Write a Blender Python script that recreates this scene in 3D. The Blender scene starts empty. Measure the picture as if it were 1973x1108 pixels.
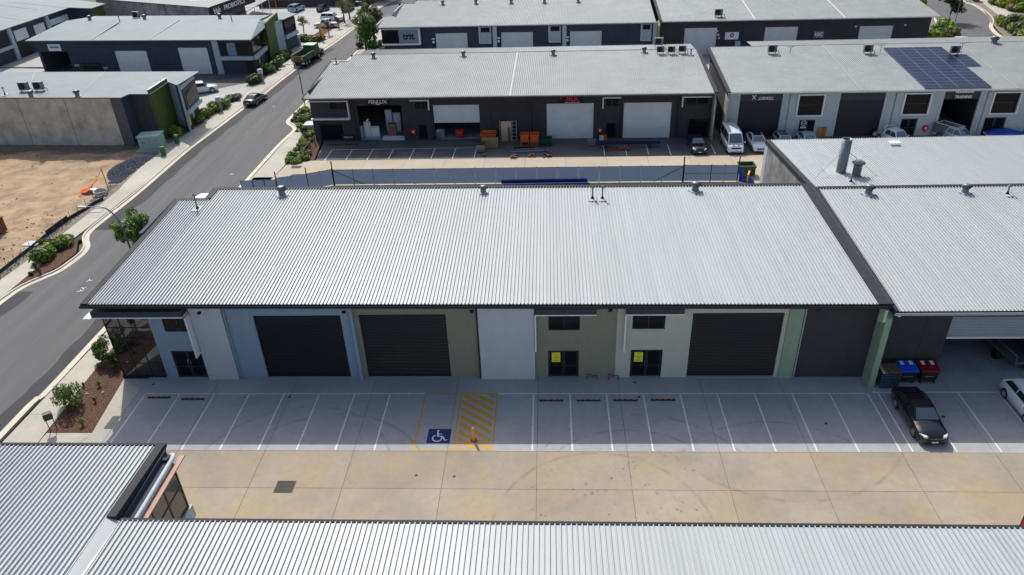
import bpy, bmesh, math, random
from mathutils import Vector, Matrix, Euler
R = math.radians
SC = bpy.context.scene
COL = SC.collection
random.seed(7)

# ------------------------------------------------------------------ camera
CF = 1423.51
CX = Vector((0.99865013, 0.03977276, -0.03340721))
CU = Vector((0.0079301, 0.51888238, 0.85480886))
CD = Vector((-0.05133252, 0.8539199, -0.51786656))
CP = Vector((28.6875, -41.6144, 32.7087))
cam_d = bpy.data.cameras.new("camera")
cam = bpy.data.objects.new("camera", cam_d)
COL.objects.link(cam)
m3 = Matrix((CX, CU, -CD)).transposed()
cam.matrix_world = Matrix.Translation(CP) @ m3.to_4x4()
cam_d.sensor_width = 36
cam_d.lens = CF / 1973 * 36
cam_d.clip_end = 2500
cam_d.clip_start = 0.5
SC.camera = cam

# ------------------------------------------------------------------ light
SUN_TO = Vector((0.36, -0.815, -1.0)).normalized()      # way the light travels
elev = math.asin(-SUN_TO.z)
world = bpy.data.worlds.new("World")
SC.world = world
world.use_nodes = True
wn = world.node_tree
wn.nodes.clear()
wo = wn.nodes.new('ShaderNodeOutputWorld')
wb = wn.nodes.new('ShaderNodeBackground')
sky = wn.nodes.new('ShaderNodeTexSky')
sky.sky_type = 'NISHITA'
sky.sun_disc = False
sky.sun_elevation = elev
sky.dust_density = 3.0
sky.air_density = 0.9
sky.sun_rotation = math.atan2(-SUN_TO.x, -SUN_TO.y)
wb.inputs['Strength'].default_value = 0.15
wn.links.new(sky.outputs[0], wb.inputs[0])
wn.links.new(wb.outputs[0], wo.inputs[0])
sd = bpy.data.lights.new("sun", 'SUN')
sd.energy = 3.6
sd.angle = R(0.5)
sd.color = (1.0, 0.965, 0.91)
sun = bpy.data.objects.new("sun", sd)
COL.objects.link(sun)
sun.location = (0, 0, 90)
sun.rotation_euler = SUN_TO.to_track_quat('-Z', 'Y').to_euler()
SC.view_settings.view_transform = 'Standard'
SC.view_settings.look = 'None'
SC.view_settings.exposure = 0.16
SC.view_settings.gamma = 1.0
SC.view_settings.use_curve_mapping = False


def P(px, py, z=0.0):
    """place seen at a pixel of the 1973x1108 photo, on the level z"""
    d = CX * ((px - 986.5) / CF) + CU * (-(py - 554.0) / CF) + CD
    t = (z - CP.z) / d.z
    return CP + d * t

# ------------------------------------------------------------------ materials
MATS = {}


def mat(name, col, rough=0.6, metal=0.0, var=0.12, scale=3.0, bump=0.0, bscale=40.0,
        spec=0.5, rnd=0.0, col2=None, stretch=None, coat=0.0, detail=6.0, sharp=(0.3, 0.7),
        streak=0.0):
    if name in MATS:
        return MATS[name]
    m = bpy.data.materials.new(name)
    m.use_nodes = True
    nt = m.node_tree
    N, L = nt.nodes, nt.links
    b = N['Principled BSDF']
    b.inputs['Roughness'].default_value = rough
    b.inputs['Metallic'].default_value = metal
    b.inputs['Specular IOR Level'].default_value = spec
    if coat:
        b.inputs['Coat Weight'].default_value = coat
        b.inputs['Coat Roughness'].default_value = 0.05
    geo = N.new('ShaderNodeNewGeometry')
    pos = geo.outputs['Position']
    if stretch:
        mp = N.new('ShaderNodeMapping')
        mp.inputs['Scale'].default_value = stretch
        L.new(pos, mp.inputs[0])
        pos = mp.outputs[0]
    c = col if len(col) == 4 else (*col, 1)
    out = None
    if var > 0 or col2:
        nz = N.new('ShaderNodeTexNoise')
        nz.inputs['Scale'].default_value = scale
        nz.inputs['Detail'].default_value = detail
        nz.inputs['Roughness'].default_value = 0.62
        L.new(pos, nz.inputs['Vector'])
        r = N.new('ShaderNodeMapRange')
        r.inputs['From Min'].default_value = sharp[0]
        r.inputs['From Max'].default_value = sharp[1]
        L.new(nz.outputs[0], r.inputs['Value'])
        mx = N.new('ShaderNodeMix')
        mx.data_type = 'RGBA'
        c2 = (*col2[:3], 1) if col2 else tuple(min(1, v * (1 + var)) for v in c[:3]) + (1,)
        c1 = c if col2 else tuple(v * (1 - var) for v in c[:3]) + (1,)
        mx.inputs[6].default_value = c1
        mx.inputs[7].default_value = c2
        L.new(r.outputs[0], mx.inputs[0])
        out = mx.outputs[2]
    else:
        rg = N.new('ShaderNodeRGB')
        rg.outputs[0].default_value = c
        out = rg.outputs[0]
    if streak > 0:
        mp2 = N.new('ShaderNodeMapping')
        mp2.inputs['Scale'].default_value = (1.6, 1.6, 0.16)
        L.new(geo.outputs['Position'], mp2.inputs[0])
        n2 = N.new('ShaderNodeTexNoise')
        n2.inputs['Scale'].default_value = 1.0
        n2.inputs['Detail'].default_value = 5
        L.new(mp2.outputs[0], n2.inputs['Vector'])
        r2 = N.new('ShaderNodeMapRange')
        r2.inputs['From Min'].default_value = 0.35
        r2.inputs['From Max'].default_value = 0.7
        r2.inputs['To Min'].default_value = 1.0
        r2.inputs['To Max'].default_value = 1.0 - streak
        L.new(n2.outputs[0], r2.inputs['Value'])
        hs = N.new('ShaderNodeHueSaturation')
        L.new(out, hs.inputs['Color'])
        L.new(r2.outputs[0], hs.inputs['Value'])
        out = hs.outputs[0]
    if rnd > 0:
        oi = N.new('ShaderNodeObjectInfo')
        r3 = N.new('ShaderNodeMapRange')
        r3.inputs['To Min'].default_value = 1 - rnd
        r3.inputs['To Max'].default_value = 1 + rnd
        L.new(oi.outputs['Random'], r3.inputs['Value'])
        hs2 = N.new('ShaderNodeHueSaturation')
        L.new(out, hs2.inputs['Color'])
        L.new(r3.outputs[0], hs2.inputs['Value'])
        out = hs2.outputs[0]
    L.new(out, b.inputs['Base Color'])
    if bump > 0:
        nb = N.new('ShaderNodeTexNoise')
        nb.inputs['Scale'].default_value = bscale
        nb.inputs['Detail'].default_value = 4
        L.new(geo.outputs['Position'], nb.inputs['Vector'])
        bp = N.new('ShaderNodeBump')
        bp.inputs['Strength'].default_value = bump
        bp.inputs['Distance'].default_value = 0.05
        L.new(nb.outputs[0], bp.inputs['Height'])
        L.new(bp.outputs[0], b.inputs['Normal'])
    MATS[name] = m
    return m


def concrete_mat(name, ca, cb, spots=0.0, rings=(), tan=None, rnd=0.05):
    """cast concrete: broad blotches, fine grain, stains, tyre rings"""
    m = bpy.data.materials.new(name)
    m.use_nodes = True
    nt = m.node_tree
    N, L = nt.nodes, nt.links
    b = N['Principled BSDF']
    b.inputs['Roughness'].default_value = 0.85
    b.inputs['Specular IOR Level'].default_value = 0.25
    geo = N.new('ShaderNodeNewGeometry')
    pos = geo.outputs['Position']

    def noise(s, d=6, rg=0.6, v=pos):
        n = N.new('ShaderNodeTexNoise')
        n.inputs['Scale'].default_value = s
        n.inputs['Detail'].default_value = d
        n.inputs['Roughness'].default_value = rg
        L.new(v, n.inputs['Vector'])
        return n.outputs[0]

    def rng(v, a, c, t0=0.0, t1=1.0):
        r = N.new('ShaderNodeMapRange')
        r.inputs['From Min'].default_value = a
        r.inputs['From Max'].default_value = c
        r.inputs['To Min'].default_value = t0
        r.inputs['To Max'].default_value = t1
        L.new(v, r.inputs['Value'])
        return r.outputs[0]

    def mixc(f, a, c, mode='MIX'):
        x = N.new('ShaderNodeMix')
        x.data_type = 'RGBA'
        x.blend_type = mode
        if isinstance(f, float):
            x.inputs[0].default_value = f
        else:
            L.new(f, x.inputs[0])
        for i, q in ((6, a), (7, c)):
            if isinstance(q, tuple):
                x.inputs[i].default_value = (*q[:3], 1)
            else:
                L.new(q, x.inputs[i])
        return x.outputs[2]

    def mth(op, a, c=None):
        x = N.new('ShaderNodeMath')
        x.operation = op
        for i, q in ((0, a), (1, c)):
            if q is None:
                continue
            if isinstance(q, (int, float)):
                x.inputs[i].default_value = q
            else:
                L.new(q, x.inputs[i])
        return x.outputs[0]
    out = mixc(rng(noise(0.22, 5), 0.36, 0.64), ca, cb)
    if tan:
        out = mixc(rng(noise(0.20, 7, 0.7), 0.46, 0.64, 0, 0.8), out, tan)
    out = mixc(rng(noise(1.9, 8, 0.72), 0.35, 0.7, 0, 0.32), out, tuple(v * 0.62 for v in ca))
    out = mixc(rng(noise(38, 3, 0.8), 0.3, 0.75, 0, 0.22), out, tuple(min(1, v * 1.5) for v in ca))
    if spots:
        vo = N.new('ShaderNodeTexVoronoi')
        vo.inputs['Scale'].default_value = 2.6
        L.new(pos, vo.inputs['Vector'])
        d = mth('ADD', vo.outputs['Distance'], mth('MULTIPLY', noise(7, 4), 0.42))
        rnds = N.new('ShaderNodeSeparateColor')
        L.new(vo.outputs['Color'], rnds.inputs[0])
        sel = mth('MULTIPLY', rng(rnds.outputs[0], 0.40, 0.5), rng(rnds.outputs[1], 0.0, 1.0, 0.25, 1.0))
        d = mth('ADD', d, mth('MULTIPLY', rnds.outputs[2], 0.14))
        s3 = N.new('ShaderNodeSeparateXYZ')
        L.new(pos, s3.inputs[0])
        ex = mth('DIVIDE', mth('SUBTRACT', s3.outputs[0], 33.0), 6.0)
        ey = mth('DIVIDE', mth('ADD', s3.outputs[1], 11.0), 3.2)
        rr_ = mth('SQRT', mth('ADD', mth('MULTIPLY', ex, ex), mth('MULTIPLY', ey, ey)))
        reg = mth('ADD', rng(rr_, 0.7, 1.3, 1.0, 0.0), rng(noise(0.3, 2), 0.60, 0.68, 0.0, 0.35))
        reg = mth('MINIMUM', reg, 1.0)
        f = mth('MULTIPLY', mth('MULTIPLY', rng(d, 0.52, 0.34, 0, spots), sel), reg)
        out = mixc(f, out, tuple(v * 0.3 for v in ca))
    sp = None
    if rings:
        sp = N.new('ShaderNodeSeparateXYZ')
        L.new(pos, sp.inputs[0])
        brk = rng(noise(0.8, 3), 0.42, 0.58)
        for cx, cy, rr in rings:
            dx = mth('SUBTRACT', sp.outputs[0], cx)
            dy = mth('SUBTRACT', sp.outputs[1], cy)
            dd = mth('SQRT', mth('ADD', mth('MULTIPLY', dx, dx), mth('MULTIPLY', dy, dy)))
            a = mth('ABSOLUTE', mth('SUBTRACT', dd, rr))
            f = mth('MULTIPLY', rng(a, 0.15, 0.03, 0, 0.30), brk)
            out = mixc(f, out, tuple(v * 0.35 for v in ca))
    if rnd:
        oi = N.new('ShaderNodeObjectInfo')
        hs = N.new('ShaderNodeHueSaturation')
        L.new(out, hs.inputs['Color'])
        L.new(rng(oi.outputs['Random'], 0, 1, 1 - rnd, 1 + rnd), hs.inputs['Value'])
        out = hs.outputs[0]
    L.new(out, b.inputs['Base Color'])
    bp = N.new('ShaderNodeBump')
    bp.inputs['Strength'].default_value = 0.25
    bp.inputs['Distance'].default_value = 0.02
    L.new(noise(22, 5), bp.inputs['Height'])
    L.new(bp.outputs[0], b.inputs['Normal'])
    MATS[name] = m
    return m


def foliage(name, dark, light, rnd=0.18):
    m = bpy.data.materials.new(name)
    m.use_nodes = True
    nt = m.node_tree
    N, L = nt.nodes, nt.links
    b = N['Principled BSDF']
    b.inputs['Roughness'].default_value = 0.55
    b.inputs['Specular IOR Level'].default_value = 0.3
    geo = N.new('ShaderNodeNewGeometry')
    nz = N.new('ShaderNodeTexNoise')
    nz.inputs['Scale'].default_value = 2.2
    nz.inputs['Detail'].default_value = 4
    L.new(geo.outputs['Position'], nz.inputs['Vector'])
    add = N.new('ShaderNodeMath')
    add.operation = 'MULTIPLY_ADD'
    L.new(geo.outputs['Random Per Island'], add.inputs[0])
    add.inputs[1].default_value = 0.45
    L.new(nz.outputs[0], add.inputs[2])
    r = N.new('ShaderNodeMapRange')
    r.inputs['From Min'].default_value = 0.45
    r.inputs['From Max'].default_value = 1.0
    L.new(add.outputs[0], r.inputs['Value'])
    mx = N.new('ShaderNodeMix')
    mx.data_type = 'RGBA'
    mx.inputs[6].default_value = (*dark, 1)
    mx.inputs[7].default_value = (*light, 1)
    L.new(r.outputs[0], mx.inputs[0])
    oi = N.new('ShaderNodeObjectInfo')
    r3 = N.new('ShaderNodeMapRange')
    r3.inputs['To Min'].default_value = 1 - rnd
    r3.inputs['To Max'].default_value = 1 + rnd
    L.new(oi.outputs['Random'], r3.inputs['Value'])
    hs = N.new('ShaderNodeHueSaturation')
    L.new(mx.outputs[2], hs.inputs['Color'])
    L.new(r3.outputs[0], hs.inputs['Value'])
    L.new(hs.outputs[0], b.inputs['Base Color'])
    tr = N.new('ShaderNodeBsdfTranslucent')
    L.new(hs.outputs[0], tr.inputs[0])
    ms = N.new('ShaderNodeMixShader')
    ms.inputs[0].default_value = 0.25
    L.new(b.outputs[0], ms.inputs[1])
    L.new(tr.outputs[0], ms.inputs[2])
    L.new(ms.outputs[0], N['Material Output'].inputs[0])
    MATS[name] = m
    return m


M_ROOF = mat('roof_steel_pale', (0.39, 0.42, 0.425), 0.40, 0.0, 0.055, 1.0, rnd=0.03, spec=0.34, detail=9, stretch=(2.2, 0.16, 1))
M_ROOFF = mat('roof_steel_far', (0.31, 0.335, 0.33), 0.45, 0.0, 0.10, 0.4, spec=0.25, detail=8)
M_ROOFL = mat('roof_steel_grey', (0.175, 0.215, 0.225), 0.55, 0.0, 0.10, 0.4, spec=0.15, detail=8)
M_CAP = mat('capping_charcoal', (0.030, 0.031, 0.038), 0.7, 0.0, 0.15, 2.0, spec=0.2)
M_CAPG = mat('capping_grey', (0.33, 0.37, 0.38), 0.45, 0.0, 0.1, 2.0)
M_GALV = mat('galvanised_steel', (0.21, 0.23, 0.23), 0.45, 0.5, 0.15, 6.0)
M_WHITE = mat('white_painted_metal', (0.78, 0.78, 0.77), 0.45, 0, 0.05, 3)
M_PANELW = mat('pale_grey_render', (0.52, 0.54, 0.57), 0.8, 0, 0.04, 1.5, bump=0.15, streak=0.04)
M_BLUE = mat('blue_grey_render', (0.26, 0.36, 0.45), 0.8, 0, 0.05, 1.5, bump=0.2, streak=0.05)
M_GREEN = mat('olive_green_render', (0.245, 0.25, 0.185), 0.8, 0, 0.06, 1.5, bump=0.2, streak=0.05)
M_PALEG = mat('pale_green_render', (0.50, 0.52, 0.43), 0.8, 0, 0.05, 1.5, bump=0.2, streak=0.04)
M_SAGE = mat('sage_green_render', (0.27, 0.37, 0.255), 0.8, 0, 0.06, 1.5, bump=0.2, streak=0.05)
M_DARKW = mat('charcoal_render', (0.047, 0.044, 0.049), 0.85, 0, 0.12, 1.5, bump=0.3, streak=0.08)
M_DARKB = mat('slate_render', (0.046, 0.058, 0.075), 0.85, 0, 0.12, 1.5, bump=0.3, streak=0.08)
M_LGREY = mat('light_blue_grey_render', (0.44, 0.49, 0.51), 0.8, 0, 0.05, 1.5, bump=0.2, streak=0.04)
M_CLAD = mat('green_wall_cladding', (0.085, 0.115, 0.02), 0.9, 0, 0.5, 5.0, bump=0.6, bscale=14)
M_TILT = mat('tilt_up_concrete', (0.66, 0.57, 0.45), 0.9, 0, 0.2, 0.6, bump=0.3, col2=(0.42, 0.375, 0.31), streak=0.16, detail=10, sharp=(.4,.65))
M_TILTG = mat('grey_tilt_up_concrete', (0.34, 0.335, 0.32), 0.9, 0, 0.2, 0.5, bump=0.3, col2=(0.2, 0.195, 0.185), streak=0.3, detail=10, sharp=(.42,.6))
M_RDARK = mat('roller_door_black', (0.012, 0.013, 0.019), 0.33, 0, 0.15, 0.8, spec=0.5)
M_RLITE = mat('roller_door_pale', (0.72, 0.73, 0.70), 0.5, 0, 0.06, 1)
M_BLACK = mat('black_rubber', (0.012, 0.012, 0.013), 0.7, 0, 0.1, 5)
M_FRAME = mat('black_aluminium', (0.02, 0.021, 0.024), 0.4, 0, 0.0, 5)
M_GLASS = mat('tinted_glass', (0.010, 0.012, 0.016), 0.08, 0.0, 0.0, 5, spec=0.12)
M_GLASSB = mat('reflecting_glass', (0.09, 0.10, 0.11), 0.03, 0.85, 0.0, 5, spec=1.0)
M_CARG = mat('car_glass', (0.03, 0.045, 0.05), 0.03, 0.35, 0.0, 5, spec=1.0)
M_WIND = mat('windscreen_glass', (0.16, 0.20, 0.21), 0.04, 0.55, 0.0, 5, spec=1.0)
M_ASPH = mat('asphalt', (0.098, 0.097, 0.098), 0.9, 0, 0.16, 0.9, col2=(0.135, 0.133, 0.132), stretch=(1, 0.07, 1), bump=0.35, bscale=60, spec=0.3, detail=10)
M_ASPHD = mat('asphalt_newer_patch', (0.052, 0.052, 0.056), 0.9, 0, 0.16, 0.5, bump=0.35, bscale=60, spec=0.3, detail=10)
M_ASPHY = mat('yard_asphalt', (0.085, 0.085, 0.09), 0.9, 0, 0.3, 0.3, bump=0.3, bscale=60, spec=0.3, detail=10, col2=(0.15, 0.135, 0.12))
M_DIRT = mat('sandy_dirt', (0.40, 0.285, 0.175), 0.95, 0, 0.2, 0.35, bump=1.0, bscale=3.5, col2=(0.235, 0.165, 0.11), detail=14, sharp=(0.42, 0.66), spec=0.2)
M_SOIL = mat('grey_soil', (0.16, 0.135, 0.115), 0.95, 0, 0.3, 1.2, bump=0.6, bscale=12, col2=(0.26, 0.22, 0.18), detail=12, spec=0.2)
M_MULCH = mat('bark_mulch', (0.055, 0.028, 0.020), 0.95, 0, 0.3, 7, bump=1.0, bscale=25, col2=(0.17, 0.095, 0.065), detail=12, spec=0.2)
M_GRASSG = mat('rough_ground', (0.12, 0.115, 0.07), 0.95, 0, 0.3, 0.2, bump=0.6, bscale=5, col2=(0.20, 0.17, 0.11), detail=12, spec=0.2)
M_GRAVEL = mat('dark_gravel', (0.09, 0.10, 0.11), 0.9, 0, 0.4, 9, bump=1, bscale=18, rnd=0.25)
M_JOINT = mat('dark_joint', (0.05, 0.045, 0.04), 0.95, 0, 0, 1)
M_LINE = mat('white_road_paint', (0.66, 0.67, 0.68), 0.7, 0, 0.0, 3.5, detail=12, col2=(0.42, 0.42, 0.42), sharp=(0.52, 0.72))
M_YLINE = mat('yellow_road_paint', (0.56, 0.29, 0.015), 0.7, 0, 0.0, 3.5, detail=12, col2=(0.36, 0.24, 0.10), sharp=(0.52, 0.74))
M_BLUEP = mat('blue_road_paint', (0.008, 0.012, 0.14), 0.7, 0, 0.1, 4)
M_YELP = mat('yellow_gloss', (0.80, 0.36, 0.01), 0.4, 0, 0.05, 4)
M_YPAPER = mat('yellow_paper', (0.80, 0.76, 0.03), 0.7, 0, 0.03, 4)
M_INK = mat('dark_ink', (0.10, 0.10, 0.04), 0.7, 0, 0, 4)
M_ORANGE = mat('orange_paint', (0.72, 0.13, 0.012), 0.55, 0, 0.2, 3)
M_RUST = mat('rusty_steel', (0.13, 0.04, 0.02), 0.85, 0, 0.3, 4, col2=(0.26, 0.10, 0.045))
M_BSTEEL = mat('blue_painted_steel', (0.012, 0.035, 0.24), 0.5, 0, 0.15, 3)
M_NAVY = mat('navy_painted_steel', (0.012, 0.012, 0.10), 0.5, 0, 0.15, 3)
M_STEEL = mat('pale_steel', (0.24, 0.29, 0.34), 0.45, 0.3, 0.2, 3)
M_MESH = mat('blue_grey_shade_cloth', (0.20, 0.25, 0.32), 0.85, 0, 0.12, 0.7, stretch=(1, 1, 3))
_n = M_MESH.node_tree
_t = _n.nodes.new('ShaderNodeBsdfTranslucent')
_t.inputs[0].default_value = (0.42, 0.50, 0.62, 1)
_x = _n.nodes.new('ShaderNodeMixShader')
_x.inputs[0].default_value = 0.5
_n.links.new(_n.nodes['Principled BSDF'].outputs[0], _x.inputs[1])
_n.links.new(_t.outputs[0], _x.inputs[2])
_n.links.new(_x.outputs[0], _n.nodes['Material Output'].inputs[0])
M_TARP = mat('blue_tarpaulin', (0.012, 0.07, 0.38), 0.6, 0, 0.3, 1.5)
M_TIMBER = mat('pine_timber', (0.58, 0.43, 0.27), 0.8, 0, 0.15, 4, stretch=(8, 8, 1))
M_TIMBD = mat('weathered_timber', (0.20, 0.11, 0.07), 0.85, 0, 0.3, 5)
M_CARD = mat('brown_cardboard', (0.34, 0.19, 0.10), 0.85, 0, 0.1, 4)
M_BINBL = mat('bin_lid_blue', (0.01, 0.09, 0.62), 0.4, 0, 0.06, 4)
M_BINRD = mat('bin_lid_red', (0.22, 0.006, 0.010), 0.4, 0, 0.06, 4)
M_BINBK = mat('bin_body_black', (0.012, 0.012, 0.016), 0.5, 0, 0.06, 4)
M_BINGN = mat('skip_green', (0.015, 0.06, 0.02), 0.55, 0, 0.2, 4)
M_RED = mat('red_plastic', (0.55, 0.010, 0.012), 0.4, 0, 0.05, 4)
M_TEAL = mat('pale_green_steel', (0.30, 0.43, 0.36), 0.5, 0, 0.1, 2)
M_GRN = mat('green_plastic', (0.02, 0.12, 0.035), 0.5, 0, 0.1, 2)
M_SOLAR = mat('solar_cells', (0.008, 0.012, 0.042), 0.35, 0.0, 0.1, 2, spec=0.15, rnd=0.12)
M_BARK = mat('bark', (0.12, 0.095, 0.07), 0.9, 0, 0.3, 8, bump=0.5)
M_COPPER = mat('pink_brown_flashing', (0.36, 0.20, 0.16), 0.6, 0, 0.08, 2)
M_FLOOR = mat('warehouse_floor', (0.30, 0.32, 0.32), 0.7, 0, 0.2, 0.8)
M_HEAD = mat('headlight_lens', (0.75, 0.77, 0.78), 0.12, 0.2, 0, 4, spec=0.8)
M_TAIL = mat('tail_light_lens', (0.35, 0.01, 0.012), 0.2, 0, 0, 4, spec=0.8)
M_RIM = mat('alloy_rim', (0.50, 0.51, 0.52), 0.3, 0.6, 0, 4)
M_PLATE = mat('number_plate_white', (0.7, 0.7, 0.7), 0.5, 0, 0, 4)

RINGS = [(12.5, -9.5, 6.3), (14.6, -10.6, 6.6), (33.5, -11.5, 6.0), (34.2, -11.2, 7.2), (42.5, -12.0, 7.3)]
M_CONCB = concrete_mat('parking_concrete', (0.33, 0.33, 0.325), (0.39, 0.39, 0.38), rings=RINGS, spots=0.35)
M_CONCY = concrete_mat('yard_concrete', (0.27, 0.24, 0.19), (0.36, 0.315, 0.24), spots=0.8, tan=(0.40, 0.295, 0.165),
                       rings=[(31.5, -13.8, 6.2), (43.0, -3.2, 8.2)])
M_CONCP = concrete_mat('path_concrete', (0.38, 0.36, 0.31), (0.47, 0.445, 0.38))
M_CONCK = concrete_mat('kerb_concrete', (0.50, 0.46, 0.37), (0.58, 0.54, 0.45))
M_CONCR = concrete_mat('apron_concrete', (0.40, 0.35, 0.275), (0.46, 0.41, 0.33), tan=(0.46, 0.35, 0.22))
M_CONCL = concrete_mat('car_park_concrete', (0.34, 0.335, 0.325), (0.42, 0.41, 0.39))
F_MID = foliage('leaves_mid_green', (0.03, 0.07, 0.014), (0.19, 0.3, 0.045))
F_DARK = foliage('leaves_dark_green', (0.014, 0.03, 0.01), (0.07, 0.12, 0.03))
F_LIME = foliage('leaves_lime_green', (0.07, 0.12, 0.015), (0.34, 0.42, 0.05))
F_OLIVE = foliage('leaves_olive', (0.05, 0.06, 0.025), (0.24, 0.25, 0.09))
F_DRY = foliage('dry_leaves', (0.06, 0.04, 0.02), (0.20, 0.13, 0.05))

# ------------------------------------------------------------------ builders


class MB:
    def __init__(s):
        s.v, s.f, s.m, s.sm = [], [], [], []

    def face(s, pts, m=0, smooth=False):
        n = len(s.v)
        s.v += [tuple(p) for p in pts]
        s.f.append(tuple(range(n, n + len(pts))))
        s.m.append(m)
        s.sm.append(smooth)

    def add(s, vs, fs, m=0, smooth=False):
        n = len(s.v)
        s.v += [tuple(p) for p in vs]
        for f in fs:
            s.f.append(tuple(i + n for i in f))
            s.m.append(m)
            s.sm.append(smooth)

    def box(s, x0, x1, y0, y1, z0, z1, m=0):
        x0, x1 = min(x0, x1), max(x0, x1)
        y0, y1 = min(y0, y1), max(y0, y1)
        z0, z1 = min(z0, z1), max(z0, z1)
        s.add([(x0, y0, z0), (x1, y0, z0), (x1, y1, z0), (x0, y1, z0), (x0, y0, z1), (x1, y0, z1), (x1, y1, z1), (x0, y1, z1)],
              [(0, 3, 2, 1), (4, 5, 6, 7), (0, 1, 5, 4), (1, 2, 6, 5), (2, 3, 7, 6), (3, 0, 4, 7)], m)
        return s

    def prism(s, poly, z0, z1, m=0):
        """poly = list of (x,y) ccw; z0,z1 numbers or per-vertex lists"""
        n = len(poly)
        a = sum(poly[i][0] * poly[(i + 1) % n][1] - poly[(i + 1) % n][0] * poly[i][1] for i in range(n))
        zb = z0 if isinstance(z0, (list, tuple)) else [z0] * n
        zt = z1 if isinstance(z1, (list, tuple)) else [z1] * n
        idx = list(range(n)) if a > 0 else list(range(n))[::-1]
        vs = [(poly[i][0], poly[i][1], zb[i]) for i in idx] + [(poly[i][0], poly[i][1], zt[i]) for i in idx]
        fs = [tuple(range(n))[::-1], tuple(range(n, 2 * n))]
        fs += [(i, (i + 1) % n, n + (i + 1) % n, n + i) for i in range(n)]
        s.add(vs, fs, m)
        return s

    def tube(s, pts, r, n=8, m=0, caps=True, r2=None):
        pts = [Vector(p) for p in pts]
        k = len(pts)
        rings = []
        up = Vector((0, 0, 1))
        for i, p in enumerate(pts):
            t = (pts[min(i + 1, k - 1)] - pts[max(i - 1, 0)]).normalized()
            a = t.cross(up)
            if a.length < 0.05:
                a = t.cross(Vector((1, 0, 0)))
            a.normalize()
            b = t.cross(a).normalized()
            rr = r if r2 is None else r + (r2 - r) * i / (k - 1)
            rings.append([p + (a * math.cos(2 * math.pi * j / n) + b * math.sin(2 * math.pi * j / n)) * rr for j in range(n)])
        vs = [q for rg in rings for q in rg]
        fs = []
        for i in range(k - 1):
            for j in range(n):
                fs.append((i * n + j, i * n + (j + 1) % n, (i + 1) * n + (j + 1) % n, (i + 1) * n + j))
        s.add(vs, fs, m, True)
        if caps:
            s.face(rings[0], m)
            s.face(rings[-1][::-1], m)
        return s

    def lathe(s, prof, c=(0, 0, 0), n=16, m=0, axis='z', smooth=True):
        vs, fs = [], []
        for (r, z) in prof:
            for j in range(n):
                a = 2 * math.pi * j / n
                if axis == 'z':
                    vs.append((c[0] + r * math.cos(a), c[1] + r * math.sin(a), c[2] + z))
                elif axis == 'y':
                    vs.append((c[0] + r * math.cos(a), c[1] + z, c[2] + r * math.sin(a)))
                else:
                    vs.append((c[0] + z, c[1] + r * math.cos(a), c[2] + r * math.sin(a)))
        for i in range(len(prof) - 1):
            for j in range(n):
                fs.append((i * n + j, i * n + (j + 1) % n, (i + 1) * n + (j + 1) % n, (i + 1) * n + j))
        s.add(vs, fs, m, smooth)
        return s

    def mesh(s, name, mats):
        me = bpy.data.meshes.new(name)
        me.from_pydata(s.v, [], s.f)
        if not isinstance(mats, (list, tuple)):
            mats = [mats]
        for q in mats:
            me.materials.append(q)
        me.polygons.foreach_set('material_index', s.m)
        me.polygons.foreach_set('use_smooth', s.sm)
        me.update()
        return me

    def build(s, name, mats, parent=None, world=False, bevel=0.0):
        if world and parent is not None:
            inv = (Matrix.Translation(parent.location) @ parent.rotation_euler.to_matrix().to_4x4()).inverted()
            s.v = [tuple(inv @ Vector(p)) for p in s.v]
        me = s.mesh(name, mats)
        bm = bmesh.new()
        bm.from_mesh(me)
        if bevel:
            bmesh.ops.remove_doubles(bm, verts=bm.verts, dist=0.0001)
            bmesh.ops.bevel(bm, geom=list(bm.edges), offset=bevel, segments=2, affect='EDGES', clamp_overlap=True)
        bmesh.ops.recalc_face_normals(bm, faces=bm.faces)
        bm.to_mesh(me)
        bm.free()
        return obj(name, me, parent)


def obj(name, me, parent=None, loc=None, rz=None, scale=None):
    o = bpy.data.objects.new(name, me)
    COL.objects.link(o)
    if parent is not None:
        o.parent = parent
    if loc is not None:
        o.location = loc
    if rz is not None:
        o.rotation_euler = (0, 0, rz)
    if scale is not None:
        o.scale = scale if isinstance(scale, (tuple, list)) else (scale,) * 3
    return o


def tag(o, label, cat, group=None, kind=None):
    o['label'] = label
    o['category'] = cat
    if group:
        o['group'] = group
    if kind:
        o['kind'] = kind
    return o


def thing(name, label, cat, loc=(0, 0, 0), rz=0.0, group=None):
    o = obj(name, None, None, tuple(loc), rz)
    o.empty_display_size = 0.3
    return tag(o, label, cat, group)


def struct(o):
    o['kind'] = 'structure'
    return o


def kids(o):
    return [c for c in COL.objects if c.parent == o]


KIDS = {}


def dup(root, loc, rz=0.0, label=None, scale=None):
    r = root.copy()
    COL.objects.link(r)
    r.location = loc
    r.rotation_euler = (0, 0, rz)
    if scale:
        r.scale = (scale,) * 3 if not isinstance(scale, (tuple, list)) else scale
    if label:
        r['label'] = label
    for ch in list(root.children):
        c = ch.copy()
        COL.objects.link(c)
        c.parent = r
        for g in list(ch.children):
            d = g.copy()
            COL.objects.link(d)
            d.parent = c
    return r


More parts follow.
